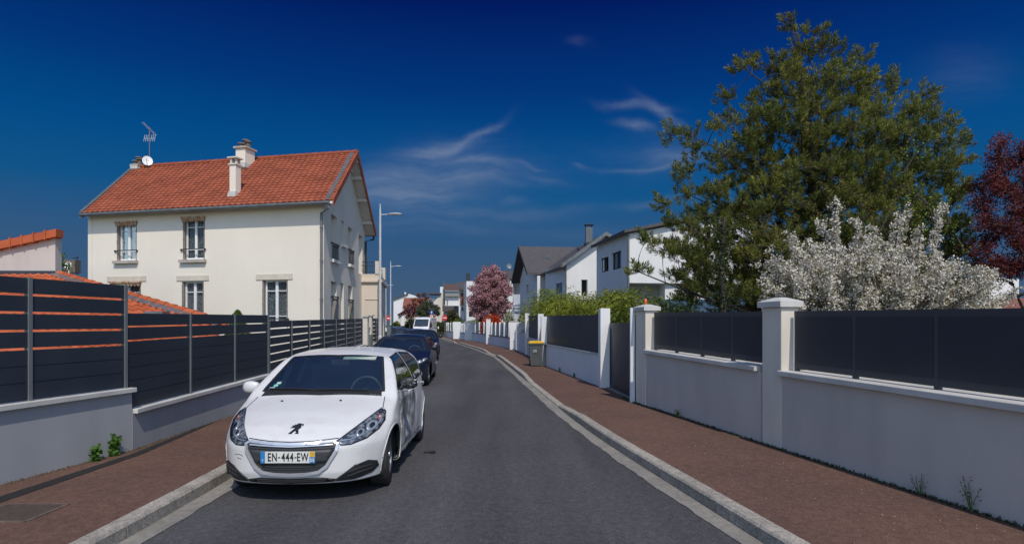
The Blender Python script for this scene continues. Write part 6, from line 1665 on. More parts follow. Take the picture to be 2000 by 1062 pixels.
# mirrors
def wing_mirror(root, s, x, y, z, m, broken=False):
    b = MB(); n0 = 0; K = 12
    for t_, sc in ((0, .35), (.18, .8), (.5, 1), (.82, .9), (1.0, .45)):
        k = len(b.v)
        for j in range(K):
            a = 2 * math.pi * j / K; ca, sa = math.cos(a), math.sin(a); ca = math.copysign(abs(ca) ** .7, ca); sa = math.copysign(abs(sa) ** .7, sa)
            b.v.append((x + s * (.02 + .21 * t_), y + .055 * ca * sc + .02 * t_, z + .075 * sa * sc))
        if n0:
            for j in range(K): b.f.append((k - K + j, k - K + (j + 1) % K, k + (j + 1) % K, k + j))
        else: b.f.append(tuple(range(K)))
        n0 = 1
    b.f.append(tuple(range(len(b.v) - K, len(b.v)))[::-1])
    mm = b.build('wing_mirror', m, root, local=True, smooth=True)
    c_ = MB(); c_.tube([(x - s * .05, y, z - .09), (x + s * .06, y, z - .05)], .022, 8); c_.build('mirror_arm', M_black, mm, local=True)
    if broken:
        r = random.Random(4); c_ = MB()
        for i in range(34):
            cx, cy, cz = x + s * r.uniform(.03, .22), y - r.uniform(.045, .075), z + r.uniform(-.08, .07)
            p = Vector((cx, cy, cz)); a = Vector((r.uniform(-.04, .04), r.uniform(-.015, .015), r.uniform(-.02, .02))); q = Vector((r.uniform(-.01, .01), r.uniform(-.012, .0), r.uniform(-.018, .018)))
            c_.quad(p, p + a, p + a + q, p + q)
        c_.build('broken_shards', mat('shattered_plastic', (.02, .02, .022), (.22, .23, .24), rough=.3, scale=30), mm, local=True)
        c_ = MB(); c_.tube([(x + s * .10, y - .05, z - .10), (x + s * .20, y + .01, z - .06), (x + s * .235, y + .03, z + .02)], [.004, .012, .006], 6); c_.build('broken_rim', M_signw, mm, local=True)
wing_mirror(car, 1, .80, 1.38, 1.045, M_black, True)
wing_mirror(car, -1, -.80, 1.36, 1.0, P_white)
CX = -2.145
place_car(car, CX, 5.93, R(.6))
# debris beside the rear wheel
mb = MB(); mb.box((-1.12, 8.35, .012), (.16, .04, .012), .3); mb.box((-1.07, 8.3, .01), (.06, .05, .01), .9)
tag(mb.build('plastic_fragment', M_black), 'small black broken plastic strip lying on the road beside the white car', 'debris')

# --- generic front details for dark cars
def front_kit(root, cs, S, low=.0, light=None, grille=None, chrome=True, plate=True, dz=0.0):
    hl = light or [(.48, .66), (.60, .635), (.74, .68), (.84, .77), (.83, .80), (.70, .775), (.56, .715)]
    hl = [(x, z + dz) for x, z in hl]
    for s, kd in ((1, hl), (-1, mirror_x(hl))):
        o_ = patch(cs, 'front', kd, .005, 'headlight', M_bezel, root, step=.05)
        for c_, r_ in (((.66, .71 + dz), .04), ((.755, .745 + dz), .035), ((.57, .68 + dz), .025)):
            q = [(c_[0] * s + r_ * math.cos(a), c_[1] + r_ * .8 * math.sin(a)) for a in np.linspace(0, 2 * math.pi, 9)[:-1]]
            patch(cs, 'front', q, .011, 'reflector', M_chrome, o_, step=.03)
    gr_ = grille or [(-.40, .66), (.40, .66), (.36, .48), (.22, .42), (-.22, .42), (-.36, .48)]
    gr_ = [(x, z + dz) for x, z in gr_]
    o_ = patch(cs, 'front', gr_, .004, 'grille', M_black, root, step=.06)
    if chrome: ribbon(cs, 'front', gr_, .02, .012, 'chrome_surround', M_chrome, o_, step=.06)
    patch(cs, 'front', [(-.5, .36 + dz), (.5, .36 + dz), (.42, .25 + dz), (-.42, .25 + dz)], .004, 'lower_intake', M_black, root, step=.08)
    for s in (1, -1): patch(cs, 'front', [(s * .58, .40 + dz), (s * .72, .42 + dz), (s * .74, .33 + dz), (s * .60, .31 + dz)][::s], .005, 'fog_lamp', M_chrome, root, step=.06)
    if plate:
        h, n = cs.hit('front', 0, .42 + dz); b = MB(); b.box((0, h.y - .012, .42 + dz), (.52, .012, .11)); b.build('number_plate', MATS['plate_white'], root, local=True)
    for kd in ('right', 'left'):
        ribbon(cs, kd, [(S['side'][0][0] - .05, .35), (S['side'][0][0] - .08, .9)], .012, .002, 'door_gap', M_room, root, closed=False, step=.08)
        for y_ in (2.55, 3.35): ribbon(cs, kd, [(y_, .9 + dz), (y_ + .18, .9 + dz)], .03, .03, 'door_handle', MATS['navy_paint'], root, closed=False)
    for s, kd in ((1, 'right'), (-1, 'left')): ribbon(cs, kd, [(S['side'][0][0], S['side'][0][1] - .01), (S['side2'][-1][0], S['side2'][-1][1] - .02)], .018, .006, 'chrome_strip', M_chrome, root, closed=False)
gc = 'cars parked along the left kerb'
car2, cs2, _b = make_car('parked_car', SEDAN, P_navy, 'glossy navy saloon parked directly behind the white hatchback', gc, step=.04)
front_kit(car2, cs2, SEDAN)
interior(car2, SEDAN, mat('dark_fabric', (.02, .02, .022), rough=.95, scale=8))
wing_mirror(car2, 1, .84, 1.66, 1.04, P_navy); wing_mirror(car2, -1, -.84, 1.66, 1.04, P_navy)
b = MB(); b.box((0, 1.96, 1.28), (.22, .04, .07)); b.build('rear_view_mirror', M_black, car2, local=True)
place_car(car2, -3.18, 16.6, R(3.5))
car3, cs3, _b = make_car('parked_car', SUV, P_black, 'dark tall estate car with bright twin headlamps, third in the parked row', gc, step=.05)
front_kit(car3, cs3, SUV, dz=.08, grille=[(-.26, .68), (-.03, .68), (-.03, .50), (-.24, .50), (-.28, .6)], light=[(.34, .68), (.5, .62), (.72, .63), (.86, .70), (.84, .76), (.6, .74)])
patch(cs3, 'front', [(.03, .76), (.26, .76), (.28, .68), (.24, .58), (.03, .58)], .004, 'grille', M_black, car3, step=.06)
interior(car3, SUV, MATS['dark_fabric'])
wing_mirror(car3, 1, .86, 1.66, 1.14, P_black); wing_mirror(car3, -1, -.86, 1.66, 1.14, P_black)
place_car(car3, -4.30, 28.6, R(7))
# simple far car, copied
far, csf, _b = make_car('parked_car', SEDAN, P_steel, 'blue grey car just behind the dark tall estate, fourth in the parked row', gc, step=.09, interior=False)
front_kit(far, csf, SEDAN)
place_car(far, -5.85, 37.2, R(9))
def copy_tree(o, parent=None):
    c = o.copy(); col.objects.link(c)
    if parent: c.parent = parent
    for ch in list(o.children): copy_tree(ch, c)
    return c
spots = [(-7.7, 43.6, 10, 'blue grey car roof showing left of the fourth car, fifth in the parked row'), (-9.2, 50.5, 11, 'small dark car tucked behind the fifth parked car, left of the van nose'),
         (-10.8, 57.0, 12, 'dark car in front of the white van bonnet, deep in the parked row'), (-13.3, 72, 14, 'dark car nearest the camera in the far cluster left of the van'),
         (-15.5, 82, 16, 'dark car in the middle of the far cluster left of the van'), (-17.4, 90, 17, 'farthest dark car at the head of the cluster by the cottage'), (-17.2, 99, 17, 'distant dark car in front of the cottage hedge')]
for (x, y, a, lab) in spots:
    c_ = copy_tree(far); c_['label'] = lab; c_.location = (x, y, 0); c_.rotation_euler = (0, 0, R(a))

# --- white van
vr = empty('delivery_van', (0, 0, 0), 'white high roofed van with yellow and dark curved logo on its side beyond the parked row', 'van')
VS = dict(L=5.6, W=2.0, zb=.35, top=[(0, .9), (.05, 1.0), (.3, 1.12), (.8, 1.25), (.9, 1.35), (1.55, 2.25), (2.0, 2.50), (2.4, 2.56), (3.0, 2.58), (5.2, 2.58), (5.5, 2.54), (5.6, 2.4)],
    hw=[(0, .88), (.4, .97), (.9, 1.0), (5.3, 1.0), (5.6, .97)], belt=[(0, 1.3), (5.6, 1.35)], roofhw=.88, sweep=.35, rsweep=.03, wf=.95, wr=4.3, wrad=.36,
    ws=[(-.8, 1.02), (0, .95), (.8, 1.02), (.76, 1.62), (0, 1.58), (-.76, 1.62)], side=[(1.25, 1.35), (1.75, 1.95), (2.25, 1.98), (2.25, 1.32)], side2=[(0, 0), (0, .01), (.01, 0)], crown=.05)
root, csv_, _b = make_car('delivery_van', VS, P_vanw, None, None, step=.09, interior=False)
bpy.data.objects.remove(vr); root.name = 'delivery_van'
tag(root, 'white high roofed van with yellow and dark curved logo beyond the parked row', 'van')
for s, kd in ((1, 'front'), (-1, 'front')):
    pts_ = [(s * .62, .85), (s * .85, .88), (s * .86, 1.12), (s * .66, 1.0)]; patch(csv_, kd, pts_ if s > 0 else pts_[::-1], .01, 'headlight', M_lens, root, step=.08)
patch(csv_, 'front', [(-.5, .85), (.5, .85), (.45, .6), (-.45, .6)], .01, 'grille', M_black, root, step=.1)
patch(csv_, 'right', [(2.85, 1.45), (3.25, 1.45), (3.3, 1.62), (3.9, 1.95), (4.5, 2.08), (3.8, 2.02), (3.2, 1.75), (2.9, 1.62)], .008, 'logo_swoosh', mat('logo_yellow', (.45, .36, .04), (.09, .08, .02), rough=.5, scale=1.2), root, step=.1)
patch(csv_, 'right', [(4.45, 1.7), (4.62, 1.7), (4.62, 2.0), (4.5, 2.02)], .008, 'logo_mark', M_ink, root, step=.1)
Mx = lambda y, z: Matrix.Translation((1.012, y, z)) @ Matrix.Rotation(R(90), 4, 'Z') @ Matrix.Rotation(R(90), 4, 'X')
text_mesh('side_lettering', 'EBI', .26, M_ink, root, Mx(4.1, 1.55), bold=.006)
text_mesh('side_lettering', 'SERVICE AUTOMOBILE', .22, mat('grey_ink', (.10, .11, .12), rough=.5, scale=4), root, Matrix.Translation((-.05, 0, 0)) @ Mx(3.85, 2.33), sx=.95, bold=.004)
patch(csv_, 'right', [(2.4, 1.2), (5.5, 1.2), (5.5, 1.26), (2.4, 1.26)], .01, 'side_moulding', M_post, root, step=.2)
for k_ in range(6): patch(csv_, 'right', [(2.6 + k_ * .5, .55), (2.8 + k_ * .5, .55), (2.95 + k_ * .5, .95), (2.75 + k_ * .5, .95)], .01, 'hazard_stripe', mat('lime_stripe', (.45, .5, .05), rough=.5, scale=4), root, step=.2)
for s in (1, -1):
    b = MB(); b.box((s * 1.15, 1.45, 1.6), (.16, .14, .38)); b.tube([(s * .95, 1.45, 1.5), (s * 1.15, 1.45, 1.5)], .02, 6); b.build('wing_mirror', M_black, root, local=True, bevel=.03)
place_car(root, -10.9, 72.0, R(-5))
# ------------------------------------------------------------------ plants
def limb(mb, a, b, r0, r1, sag=.0, n=6, wob=.06, k=6):
    a, b = Vector(a), Vector(b); L = (b - a).length; pts, rs = [], []
    off = Vector((random.uniform(-1, 1), random.uniform(-1, 1), random.uniform(-1, 1))) * wob * L
    for i in range(n + 1):
        t = i / n; p = a.lerp(b, t) + off * math.sin(math.pi * t) + Vector((0, 0, sag * L * math.sin(math.pi * t))); pts.append(p); rs.append(lerp(r0, r1, t))
    mb.tube(pts, rs, k); return pts
def silhouette_points(prof, Y, n, depth, seed, seg=None, edge=.25):
    """clump centres filling a crown whose width by height was read from the photo; depth scales with width"""
    r = np.random.default_rng(seed); out = []
    zs = [zat(p[0], Y) for p in prof]; xl = [(p[1] - 1000) / 1200 * Y for p in prof]; xr = [(p[2] - 1000) / 1200 * Y for p in prof]
    zo = np.argsort(zs); zs = np.array(zs)[zo]; xl = np.array(xl)[zo]; xr = np.array(xr)[zo]
    while len(out) < n:
        z = r.uniform(zs[0], zs[-1]); a, b = np.interp(z, zs, xl), np.interp(z, zs, xr)
        if r.random() > (b - a) / (xr - xl).max() + .15: continue
        u = r.uniform(-1, 1); w = r.uniform(-1, 1)
        if u * u + w * w > 1: continue
        out.append(((a + b) / 2 + u * (b - a) / 2, Y + w * depth * (b - a) / 2, z))
    return np.array(out)
def thin(P, dmin):
    keep = []
    for p in P:
        if all(np.linalg.norm((p - q)) > dmin for q in keep): keep.append(p)
    return np.array(keep)

# --- big pine: whorled limbs ending in needle tufts
YP = 17.0
prof = [(45, 1540, 1595), (90, 1525, 1605), (130, 1500, 1650), (160, 1475, 1705), (210, 1450, 1770), (250, 1420, 1820), (290, 1385, 1860), (340, 1365, 1885), (390, 1340, 1888), (430, 1300, 1885), (470, 1275, 1870), (530, 1270, 1880), (585, 1300, 1840), (600, 1330, 1800)]
pine = empty('pine_tree', (8.6, YP, 0), 'huge spreading pine with open needle tufts towering behind the right wall', 'tree')
C0 = silhouette_points(prof, YP, 1500, .50, 11)
ext = [pix(a, b, YP + c) for a, b, c in ((1543, 50, 0), (1590, 60, 0), (1450, 130, 0), (1470, 125, .5), (1420, 190, .3), (1435, 160, 0), (1400, 250, -.3), (1395, 235, 0), (1370, 262, 0), (1310, 265, .2), (1335, 272, 0), (1360, 290, 0), (1345, 265, .5), (1738, 160, 0), (1745, 180, .5), (1680, 110, 0), (1690, 135, 0), (1805, 185, 0), (1812, 215, .4), (1850, 240, 0), (1885, 270, 0), (1330, 345, 0), (1345, 330, .5), (1262, 470, -1), (1250, 500, -1), (1255, 440, -1), (1245, 530, -1), (1275, 545, -1), (1300, 400, 0), (1315, 380, 0), (1630, 90, 0), (1555, 100, 0), (1660, 120, 0))]
C0 = np.array(list(map(tuple, ext)) + list(map(tuple, C0)))
C0 = thin(C0, .49)
# leave sky gaps on the left flank and trim the far lower centre
trunk_top = pix(1560, 75, YP)
mbt = MB(); tr = [(8.5, YP, 0), (8.7, YP, 2.5), (8.5, YP + .1, 4.5), (8.3, YP, 6.3), (8.05, YP, 8.0), tuple(trunk_top)]
mbt.tube(tr, [.30, .25, .20, .14, .08, .02], 12)
tr_s = np.array(tr)
def trunk_at(z): return np.array([np.interp(z, tr_s[:, 2], tr_s[:, 0]), np.interp(z, tr_s[:, 2], tr_s[:, 1]), z])
mbl = MB(); twC, twD = [], []
groups = {}
# primary limbs: pick sparse clump centres, then branch
prim = thin(C0[rng.permutation(len(C0))], 1.25)
Pp = {}
for p in prim:
    d_ = math.hypot(p[0] - 8.4, p[1] - YP); zb = max(1.2, p[2] - .25 * d_ - .35)
    a = trunk_at(min(zb, 9.2)); pts = limb(mbl, a, p, .018 + .011 * d_, .012, sag=-.05, n=7, wob=.05); Pp[tuple(p)] = pts
allp = [(np.array(q), tuple(p)) for p, pts in Pp.items() for q in pts[2:]]
anchor = np.array([a[0] for a in allp])
for p in C0:
    d = np.linalg.norm(anchor - p, axis=1) + .6 * np.maximum(0, anchor[:, 2] - p[2]); a = anchor[int(d.argmin())]
    if np.linalg.norm(a - p) > .05: limb(mbl, a, p, .014, .006, sag=.04, n=4, wob=.08, k=5)
    # secondary shoots with tufts, turned upwards
    out_dir = (p - trunk_at(p[2])); out_dir[2] = 0; out_dir /= np.linalg.norm(out_dir) + 1e-6
    ns = 17
    q = in_ball(ns, p, .40, .8, .6); q[:, 2] += .05
    for s in q:
        mbl.tube([tuple(p), tuple((p + s) / 2 + np.array([0, 0, -.02])), tuple(s)], [.007, .005, .003], 4, cap=False)
        twC.append(s); twD.append((s - p) / (np.linalg.norm(s - p) + 1e-6) * .5 + out_dir * .35 + np.array([0, 0, .75]))
twC = np.array(twC); twD = np.array(twD); twD /= np.linalg.norm(twD, axis=1)[:, None]
M_ = 38
# bottle-brush shoots: needles along a short twig, splayed forwards
base = np.repeat(twC, M_, 0); ax_ = np.repeat(twD, M_, 0)
tpos = rng.random(len(base))[:, None]
rad = rdirs(len(base)); rad -= (rad * ax_).sum(1)[:, None] * ax_; rad /= np.linalg.norm(rad, axis=1)[:, None]
C = base + ax_ * (tpos - .6) * .17; D = rad * (1.0 - .45 * tpos) + ax_ * (.55 + .5 * tpos)
sel = rng.random(len(twC)) < .06; selN = np.repeat(sel, M_)
mbt.build('trunk', M_bark, pine); mbl.build('limbs', M_bark, pine)
leaf_object('crown', C[~selN], D[~selN], rng.uniform(.10, .16, (~selN).sum()), .018, L_pine, pine)
leaf_object('dry_needles', C[selN], D[selN], rng.uniform(.08, .13, selN.sum()), .0135, L_pine2, pine)
# slim dark trunk seen left of the pine (ivy clad)
t2 = empty('bare_trunk', (5.2, 15.2, 0), 'slim dark upright trunk seen below the left side of the pine', 'tree trunk')
mb = MB(); x_ = (1411 - 1000) / 1200 * 15.2; mb.tube([(x_, 15.2, 0), (x_ + .02, 15.2, 2.2), (x_ - .02, 15.2, 3.4), (x_ + .05, 15.2, 4.4)], [.10, .085, .07, .03], 10); mb.build('trunk', M_bark, t2)
C = np.stack([x_ + rng.normal(0, .09, 2200), 15.2 + rng.normal(0, .09, 2200), rng.uniform(.3, 4.2, 2200)], 1); leaf_object('ivy', C, rdirs(2200), .07, .05, L_dark, t2)

# --- generic leafy tree
def crown_tree(name, label, base, clumps, leafm, lsize, per, group=None, cat='tree', trunk_r=.12, aspect=.6, up=.2, extra=None, bark=None, fork=None, rad=.35, flat=.85, twig=True):
    """clumps: (n,3) centres with optional radius column"""
    t = empty(name, base, label, cat, group)
    base = Vector(base); cl = np.asarray(clumps, float); rads = cl[:, 3] if cl.shape[1] > 3 else np.full(len(cl), rad); cl = cl[:, :3]
    f = Vector(fork) if fork else base.lerp(Vector(cl.mean(0)), .45)
    mb = MB(); pts = limb(mb, base, f, trunk_r, trunk_r * .7, wob=.03, k=9, n=5); mb.build('trunk', bark or M_bark, t)
    mb = MB(); anchors = [np.array(f)]
    order = np.argsort(np.linalg.norm(cl - np.array(f), axis=1))
    for i in order:
        p = cl[i]; A_ = np.array(anchors); d = np.linalg.norm(A_ - p, axis=1) + np.maximum(0, A_[:, 2] - p[2]) * .8 + .25 * np.linalg.norm(A_ - np.array(f), axis=1); a = A_[d.argmin()]
        pp = limb(mb, a, p, max(.012, trunk_r * .28), .006, sag=.03, n=4, wob=.07, k=5); anchors += [np.array(q) for q in pp[2:]]
    mb.build('limbs', bark or M_bark, t)
    C = np.concatenate([in_ball(per, c, r, flat, .55) for c, r in zip(cl, rads)])
    D = rdirs(len(C), up)
    leaf_object('crown', C, D, rng.uniform(.7, 1.25, len(C)) * lsize, lsize * aspect, leafm, t)
    if extra:
        for (m2, n2, s2, nm) in extra:
            C = np.concatenate([in_ball(n2, c, r * 1.05, flat, .5) for c, r in zip(cl, rads)]); leaf_object(nm, C, rdirs(len(C), up), s2, s2 * .55, m2, t)
    return t
# lime green young tree behind the pine
cl = silhouette_points([(285, 1755, 1800), (340, 1740, 1815), (400, 1740, 1860), (470, 1760, 1905), (540, 1740, 1900)], 15.0, 90, .3, 5); cl = thin(cl, .5)
crown_tree('leafy_tree', 'bright lime green spring tree showing through the right side of the pine', (10.6, 15.0, 0), cl, L_lime, .06, 46, rad=.42, trunk_r=.12)

# --- white blossom tree with long flowering shoots
YB = 11.2
bt = empty('blossom_tree', (6.7, YB, 0), 'white flowering cherry with upright blossom sprays just behind the right wall', 'tree')
shoots = [ # from px,py -> to px,py, depth offset, width radius
    (1660, 600, 1632, 392, 0, .13), (1650, 500, 1600, 430, .2, .13), (1700, 560, 1668, 425, -.2, .13), (1740, 560, 1700, 440, .3, .12), (1760, 560, 1776, 402, 0, .12), (1720, 520, 1755, 420, -.3, .12),
    (1800, 560, 1842, 398, .2, .11), (1790, 520, 1800, 440, -.1, .11), (1690, 590, 1575, 470, .1, .15), (1650, 600, 1540, 455, -.3, .13), (1640, 590, 1500, 495, .2, .16), (1640, 585, 1520, 505, -.4, .16),
    (1700, 600, 1590, 500, .4, .17), (1680, 600, 1640, 480, -.5, .18), (1720, 600, 1700, 500, .1, .2), (1740, 600, 1760, 500, -.2, .18), (1780, 600, 1830, 490, .3, .16), (1800, 600, 1865, 500, -.2, .15),
    (1820, 610, 1905, 520, .2, .14), (1840, 605, 1890, 560, -.3, .14), (1700, 610, 1620, 560, -.4, .2), (1720, 612, 1670, 560, .2, .2), (1760, 612, 1740, 550, -.3, .2), (1780, 612, 1800, 550, .2, .2),
    (1640, 612, 1550, 560, .1, .17), (1620, 612, 1545, 575, -.2, .13), (1860, 612, 1930, 560, .1, .14), (1870, 615, 1950, 585, -.2, .13), (1900, 615, 1990, 560, .1, .10), (1880, 600, 1945, 530, .0, .09), (1650, 560, 1610, 500, .5, .2), (1690, 540, 1670, 470, .0, .17),
    (1760, 520, 1800, 470, .4, .12), (1590, 560, 1510, 520, .5, .14), (1610, 590, 1700, 575, .2, .2), (1740, 590, 1850, 575, -.1, .17)]
mbl = MB(); mbt = MB(); mbt.tube([(6.9, YB, 0), (6.85, YB, 1.0), (6.75, YB, 1.7)], [.16, .13, .11], 10)
C_b, C_l = [], []
for (x0, y0, x1, y1, dd, w) in shoots:
    a = pix(x0, y0 + 8, YB + dd * .5); b = pix(x1, y1, YB + dd)
    mbl.tube([(6.75 + random.uniform(-.1, .1), YB, 1.6), tuple(a.lerp(Vector((6.75, YB, 1.5)), .3) + Vector((0, 0, -.1))), tuple(a)], [.055, .04, .025], 6)
    pts = limb(mbl, a, b, .022, .005, sag=-.05, n=8, wob=.10, k=5)
    L = (b - a).length; nT = int(L / .019)
    for j in range(nT):
        t_ = j / nT * .96 + .04; i0 = min(int(t_ * 8), 7); p = pts[i0].lerp(pts[i0 + 1], t_ * 8 - i0)
        p = np.array(p) + rdirs(1)[0] * w * rng.random() ** .6 * (1.15 - .35 * t_)
        C_b.append(in_ball(14, p, .062, 1, .4)); C_l.append(in_ball(3, p, .09, 1, .5))
mass = [(px_, py_, rr_) for px_, py_, rr_ in [(rng.uniform(1500, 1935), rng.uniform(478, 612), rng.uniform(.14, .30)) for _ in range(125)] if py_ > 478 + abs(px_ - 1690) * .28 + (20 if 1745 < px_ < 1830 else 0)]
for (px_, py_, rr_) in mass:
    p = np.array(pix(px_, py_, YB + rng.uniform(-.7, .9))); L_ = rng.uniform(.3, .6)
    dl = np.array([(px_ - 1690) / 400, rng.normal(0, .4), rng.uniform(.3, 1.0)]); dl /= np.linalg.norm(dl)
    mbl.tube([tuple(np.array([6.9 + (p[0] - 6.9) * .4, YB, 1.7])), tuple(p * .6 + np.array([6.9, YB, 1.6]) * .4 - np.array([0, 0, .05])), tuple(p)], [.02, .014, .006], 4)
    nn_ = int(16 * L_ / .3)
    for j in range(nn_):
        q = p + dl * L_ * (j / nn_ - .4) + rdirs(1)[0] * rr_ * .55 * rng.random() ** .5
        C_b.append(in_ball(13, q, .075, 1, .4)); C_l.append(in_ball(5, q, .11, 1, .5))
C_b = np.concatenate(C_b); C_l = np.concatenate(C_l)
mbt.build('trunk', M_bark, bt); mbl.build('limbs', M_bark, bt)
leaf_object('blossom', C_b, rdirs(len(C_b), .3), rng.uniform(.028, .042, len(C_b)), .034, L_blossom, bt)
leaf_object('young_leaves', C_l, rdirs(len(C_l), .3), .045, .02, L_olive, bt)
# long bare arching twigs with bronze buds left of the blossom
tw = empty('budding_branches', (6.4, 11.9, 0), 'long arching twigs with bronze buds reaching left out of the white blossom', 'shrub')
mb = MB(); CL = []
for (x0, y0, x1, y1) in ((1640, 540, 1440, 478), (1650, 520, 1475, 455), (1660, 500, 1555, 385), (1680, 520, 1480, 500), (1700, 500, 1600, 360), (1620, 560, 1460, 430), (1740, 470, 1640, 350), (1720, 450, 1780, 350)):
    pts = limb(mb, pix(x0, y0, 11.7), pix(x1, y1, 11.9), .012, .003, sag=.06, n=10, wob=.04, k=4)
    for q in pts[3:]: CL.append(in_ball(26, np.array(q), .11, 1, .8))
mb.tube([(6.5, 11.9, 0), (6.45, 11.8, 1.5), tuple(pix(1660, 520, 11.7))], [.05, .04, .02], 6)
mb.build('twigs', M_bark, tw); CL = np.concatenate(CL); leaf_object('buds', CL, rdirs(len(CL), .4), .04, .015, L_olive, tw)

# --- red plum at the right edge
cl = silhouette_points([(270, 1945, 1975), (300, 1915, 2030), (350, 1905, 2080), (400, 1895, 2100), (450, 1885, 2110), (500, 1890, 2110), (545, 1905, 2100)], 15, 220, .6, 9); cl = thin(cl, .3)
crown_tree('plum_tree', 'dark red leaved plum tree at the right edge of the view', (12.7, 15, 0), cl, L_plum, .06, 330, rad=.30, trunk_r=.16, aspect=.5, up=.3, extra=[(L_bronze, 26, .05, 'bronze_leaves')])

# --- dark undergrowth behind the right wall, low
def bush(name, label, c, size, m, n, ls, cat='shrub', group=None, extra=None, up=.2, aspect=.5, lumps=14, power=.45):
    t = empty(name, (c[0], c[1], c[2]), label, cat, group)
    mb = MB()
    pts = []
    for i in range(lumps):
        d = rdirs(1)[0]; d[2] = abs(d[2]); pts.append(np.array([c[0] + d[0] * size[0] * .30, c[1] + d[1] * size[1] * .30, c[2] + size[2] * (.30 + .42 * d[2] * random.random() ** .5)]))
    for p in pts[:10]: limb(mb, (c[0], c[1], c[2]), p, .02, .006, n=4, k=5)
    mb.build('stems', M_bark, t)
    C = np.concatenate([in_ball(n // lumps, p, 1.0, 1, power) * 1 for p in np.zeros((lumps, 3))])
    k = n // lumps; ls = ls * 1.35
    for i, p in enumerate(pts): C[i * k:(i + 1) * k] = p + C[i * k:(i + 1) * k] * np.array([size[0] * .26, size[1] * .26, size[2] * .28])
    C[:, 2] = np.maximum(C[:, 2], c[2] + .02)
    leaf_object('foliage', C, rdirs(len(C), up), rng.uniform(.7, 1.3, len(C)) * ls, ls * aspect, m, t)
    if extra:
        m2, n2, l2, nm = extra
        idx = rng.integers(0, len(C), n2); leaf_object(nm, C[idx] * 1 + rdirs(n2) * size[2] * .03, rdirs(n2, up), l2, l2 * .7, m2, t)
    return t
gq = 'dark shrubs behind the right wall'
bush('dark_shrub', 'dark evergreen shrub under the pine, left of the bigger capped pillar', (3.95, 14.4, .6), (2.0, 1.2, 1.9), L_dark, 5200, .07, group=gq)
bush('dark_shrub', 'dark evergreen shrub right of the small capped pillar', (4.6, 17.5, .6), (2.0, 1.5, 1.9), L_dark, 5200, .08, group=gq)
bush('dark_shrub', 'dark evergreen mass between the slim trunk and the clad building', (6.8, 18.8, .6), (2.8, 1.6, 2.2), L_dark, 6500, .08, group=gq)
bush('dark_shrub', 'dark shrub seen through the base of the white blossom', (9.8, 16.5, .6), (4.2, 1.6, 2.4), L_dark, 8000, .08, group=gq)
bush('lime_shrub', 'small lime green shrub low in front of the white blossom', (6.55, 9.9, 1.1), (.5, .4, .95), L_hedge, 1500, .045)

# --- bamboo hedge
def bamboo(label, x0, y0, x1, y1, z, n, seed, yel=.3):
    rr = np.random.default_rng(seed); t = empty('bamboo_clump', ((x0 + x1) / 2, (y0 + y1) / 2, 0), label, 'bamboo', 'bamboo clumps behind the dark panels')
    mb = MB(); C, D = [], []
    for i in range(n):
        u = rr.random(); x = lerp(x0, x1, u) + rr.normal(0, .22); y = lerp(y0, y1, u) + rr.normal(0, .3); h = z * rr.uniform(.80, 1.06); lean = rr.normal(0, .12, 2)
        pts = [(x + lean[0] * h * t_ ** 2, y + lean[1] * h * t_ ** 2, h * (t_ - .06 * t_ ** 3)) for t_ in np.linspace(0, 1, 6)]
        mb.tube(pts, [.012, .011, .010, .008, .006, .003], 4, cap=False)
        P_ = np.array(pts)
        for k_ in range(140):
            t_ = rr.uniform(.38, 1.0); q = np.array([np.interp(t_ * 5, range(6), P_[:, j]) for j in range(3)])
            a = rr.uniform(0, 6.28); q = q + np.array([math.cos(a), math.sin(a), 0]) * rr.uniform(0, .26)
            C.append(q); D.append((math.cos(a), math.sin(a), rr.uniform(-.9, .35)))
    mb.build('canes', mat('bamboo_cane', (.14, .16, .04), (.20, .17, .06), rough=.6, scale=4), t)
    C = np.array(C); leaf_object('leaves', C, np.array(D), rr.uniform(.13, .23, len(C)), .036, L_bamboo, t, bend=.25)
bamboo('tall yellow green bamboo right of the tall white post', 3.6, 18.0, 3.1, 20.5, 2.95, 46, 1)
bamboo('yellow bamboo tuft just left of the tall white post', 2.95, 20.8, 2.6, 23.2, 3.05, 40, 2)
bamboo('mid green bamboo over the middle of the six dark panels', 2.45, 23.8, 2.1, 26.5, 3.1, 36, 3)
bamboo('green bamboo above the intercom pier', 2.0, 27.2, 1.85, 30, 3.5, 36, 4)
bamboo('dark green bamboo over the three tall dark panels', 1.75, 31, 1.35, 34.5, 3.3, 30, 5)
bamboo('loose bamboo spray with tall shoots, left of the gate pillar', 3.9, 16.6, 3.5, 18.0, 2.55, 26, 6)

# --- pink cherry
cl = silhouette_points([(523, 952, 968), (540, 930, 985), (560, 920, 998), (580, 915, 1000), (600, 918, 997), (616, 926, 990), (628, 938, 980)], 58, 320, .8, 21); cl = thin(cl, .42)
crown_tree('pink_cherry_tree', 'round crowned cherry covered in pink blossom behind the picket fence', (-1.9, 58, 0), cl, L_pink, .14, 150, rad=.42, trunk_r=.14, aspect=.8, extra=[(L_bronze, 55, .15, 'bronze_leaves')])
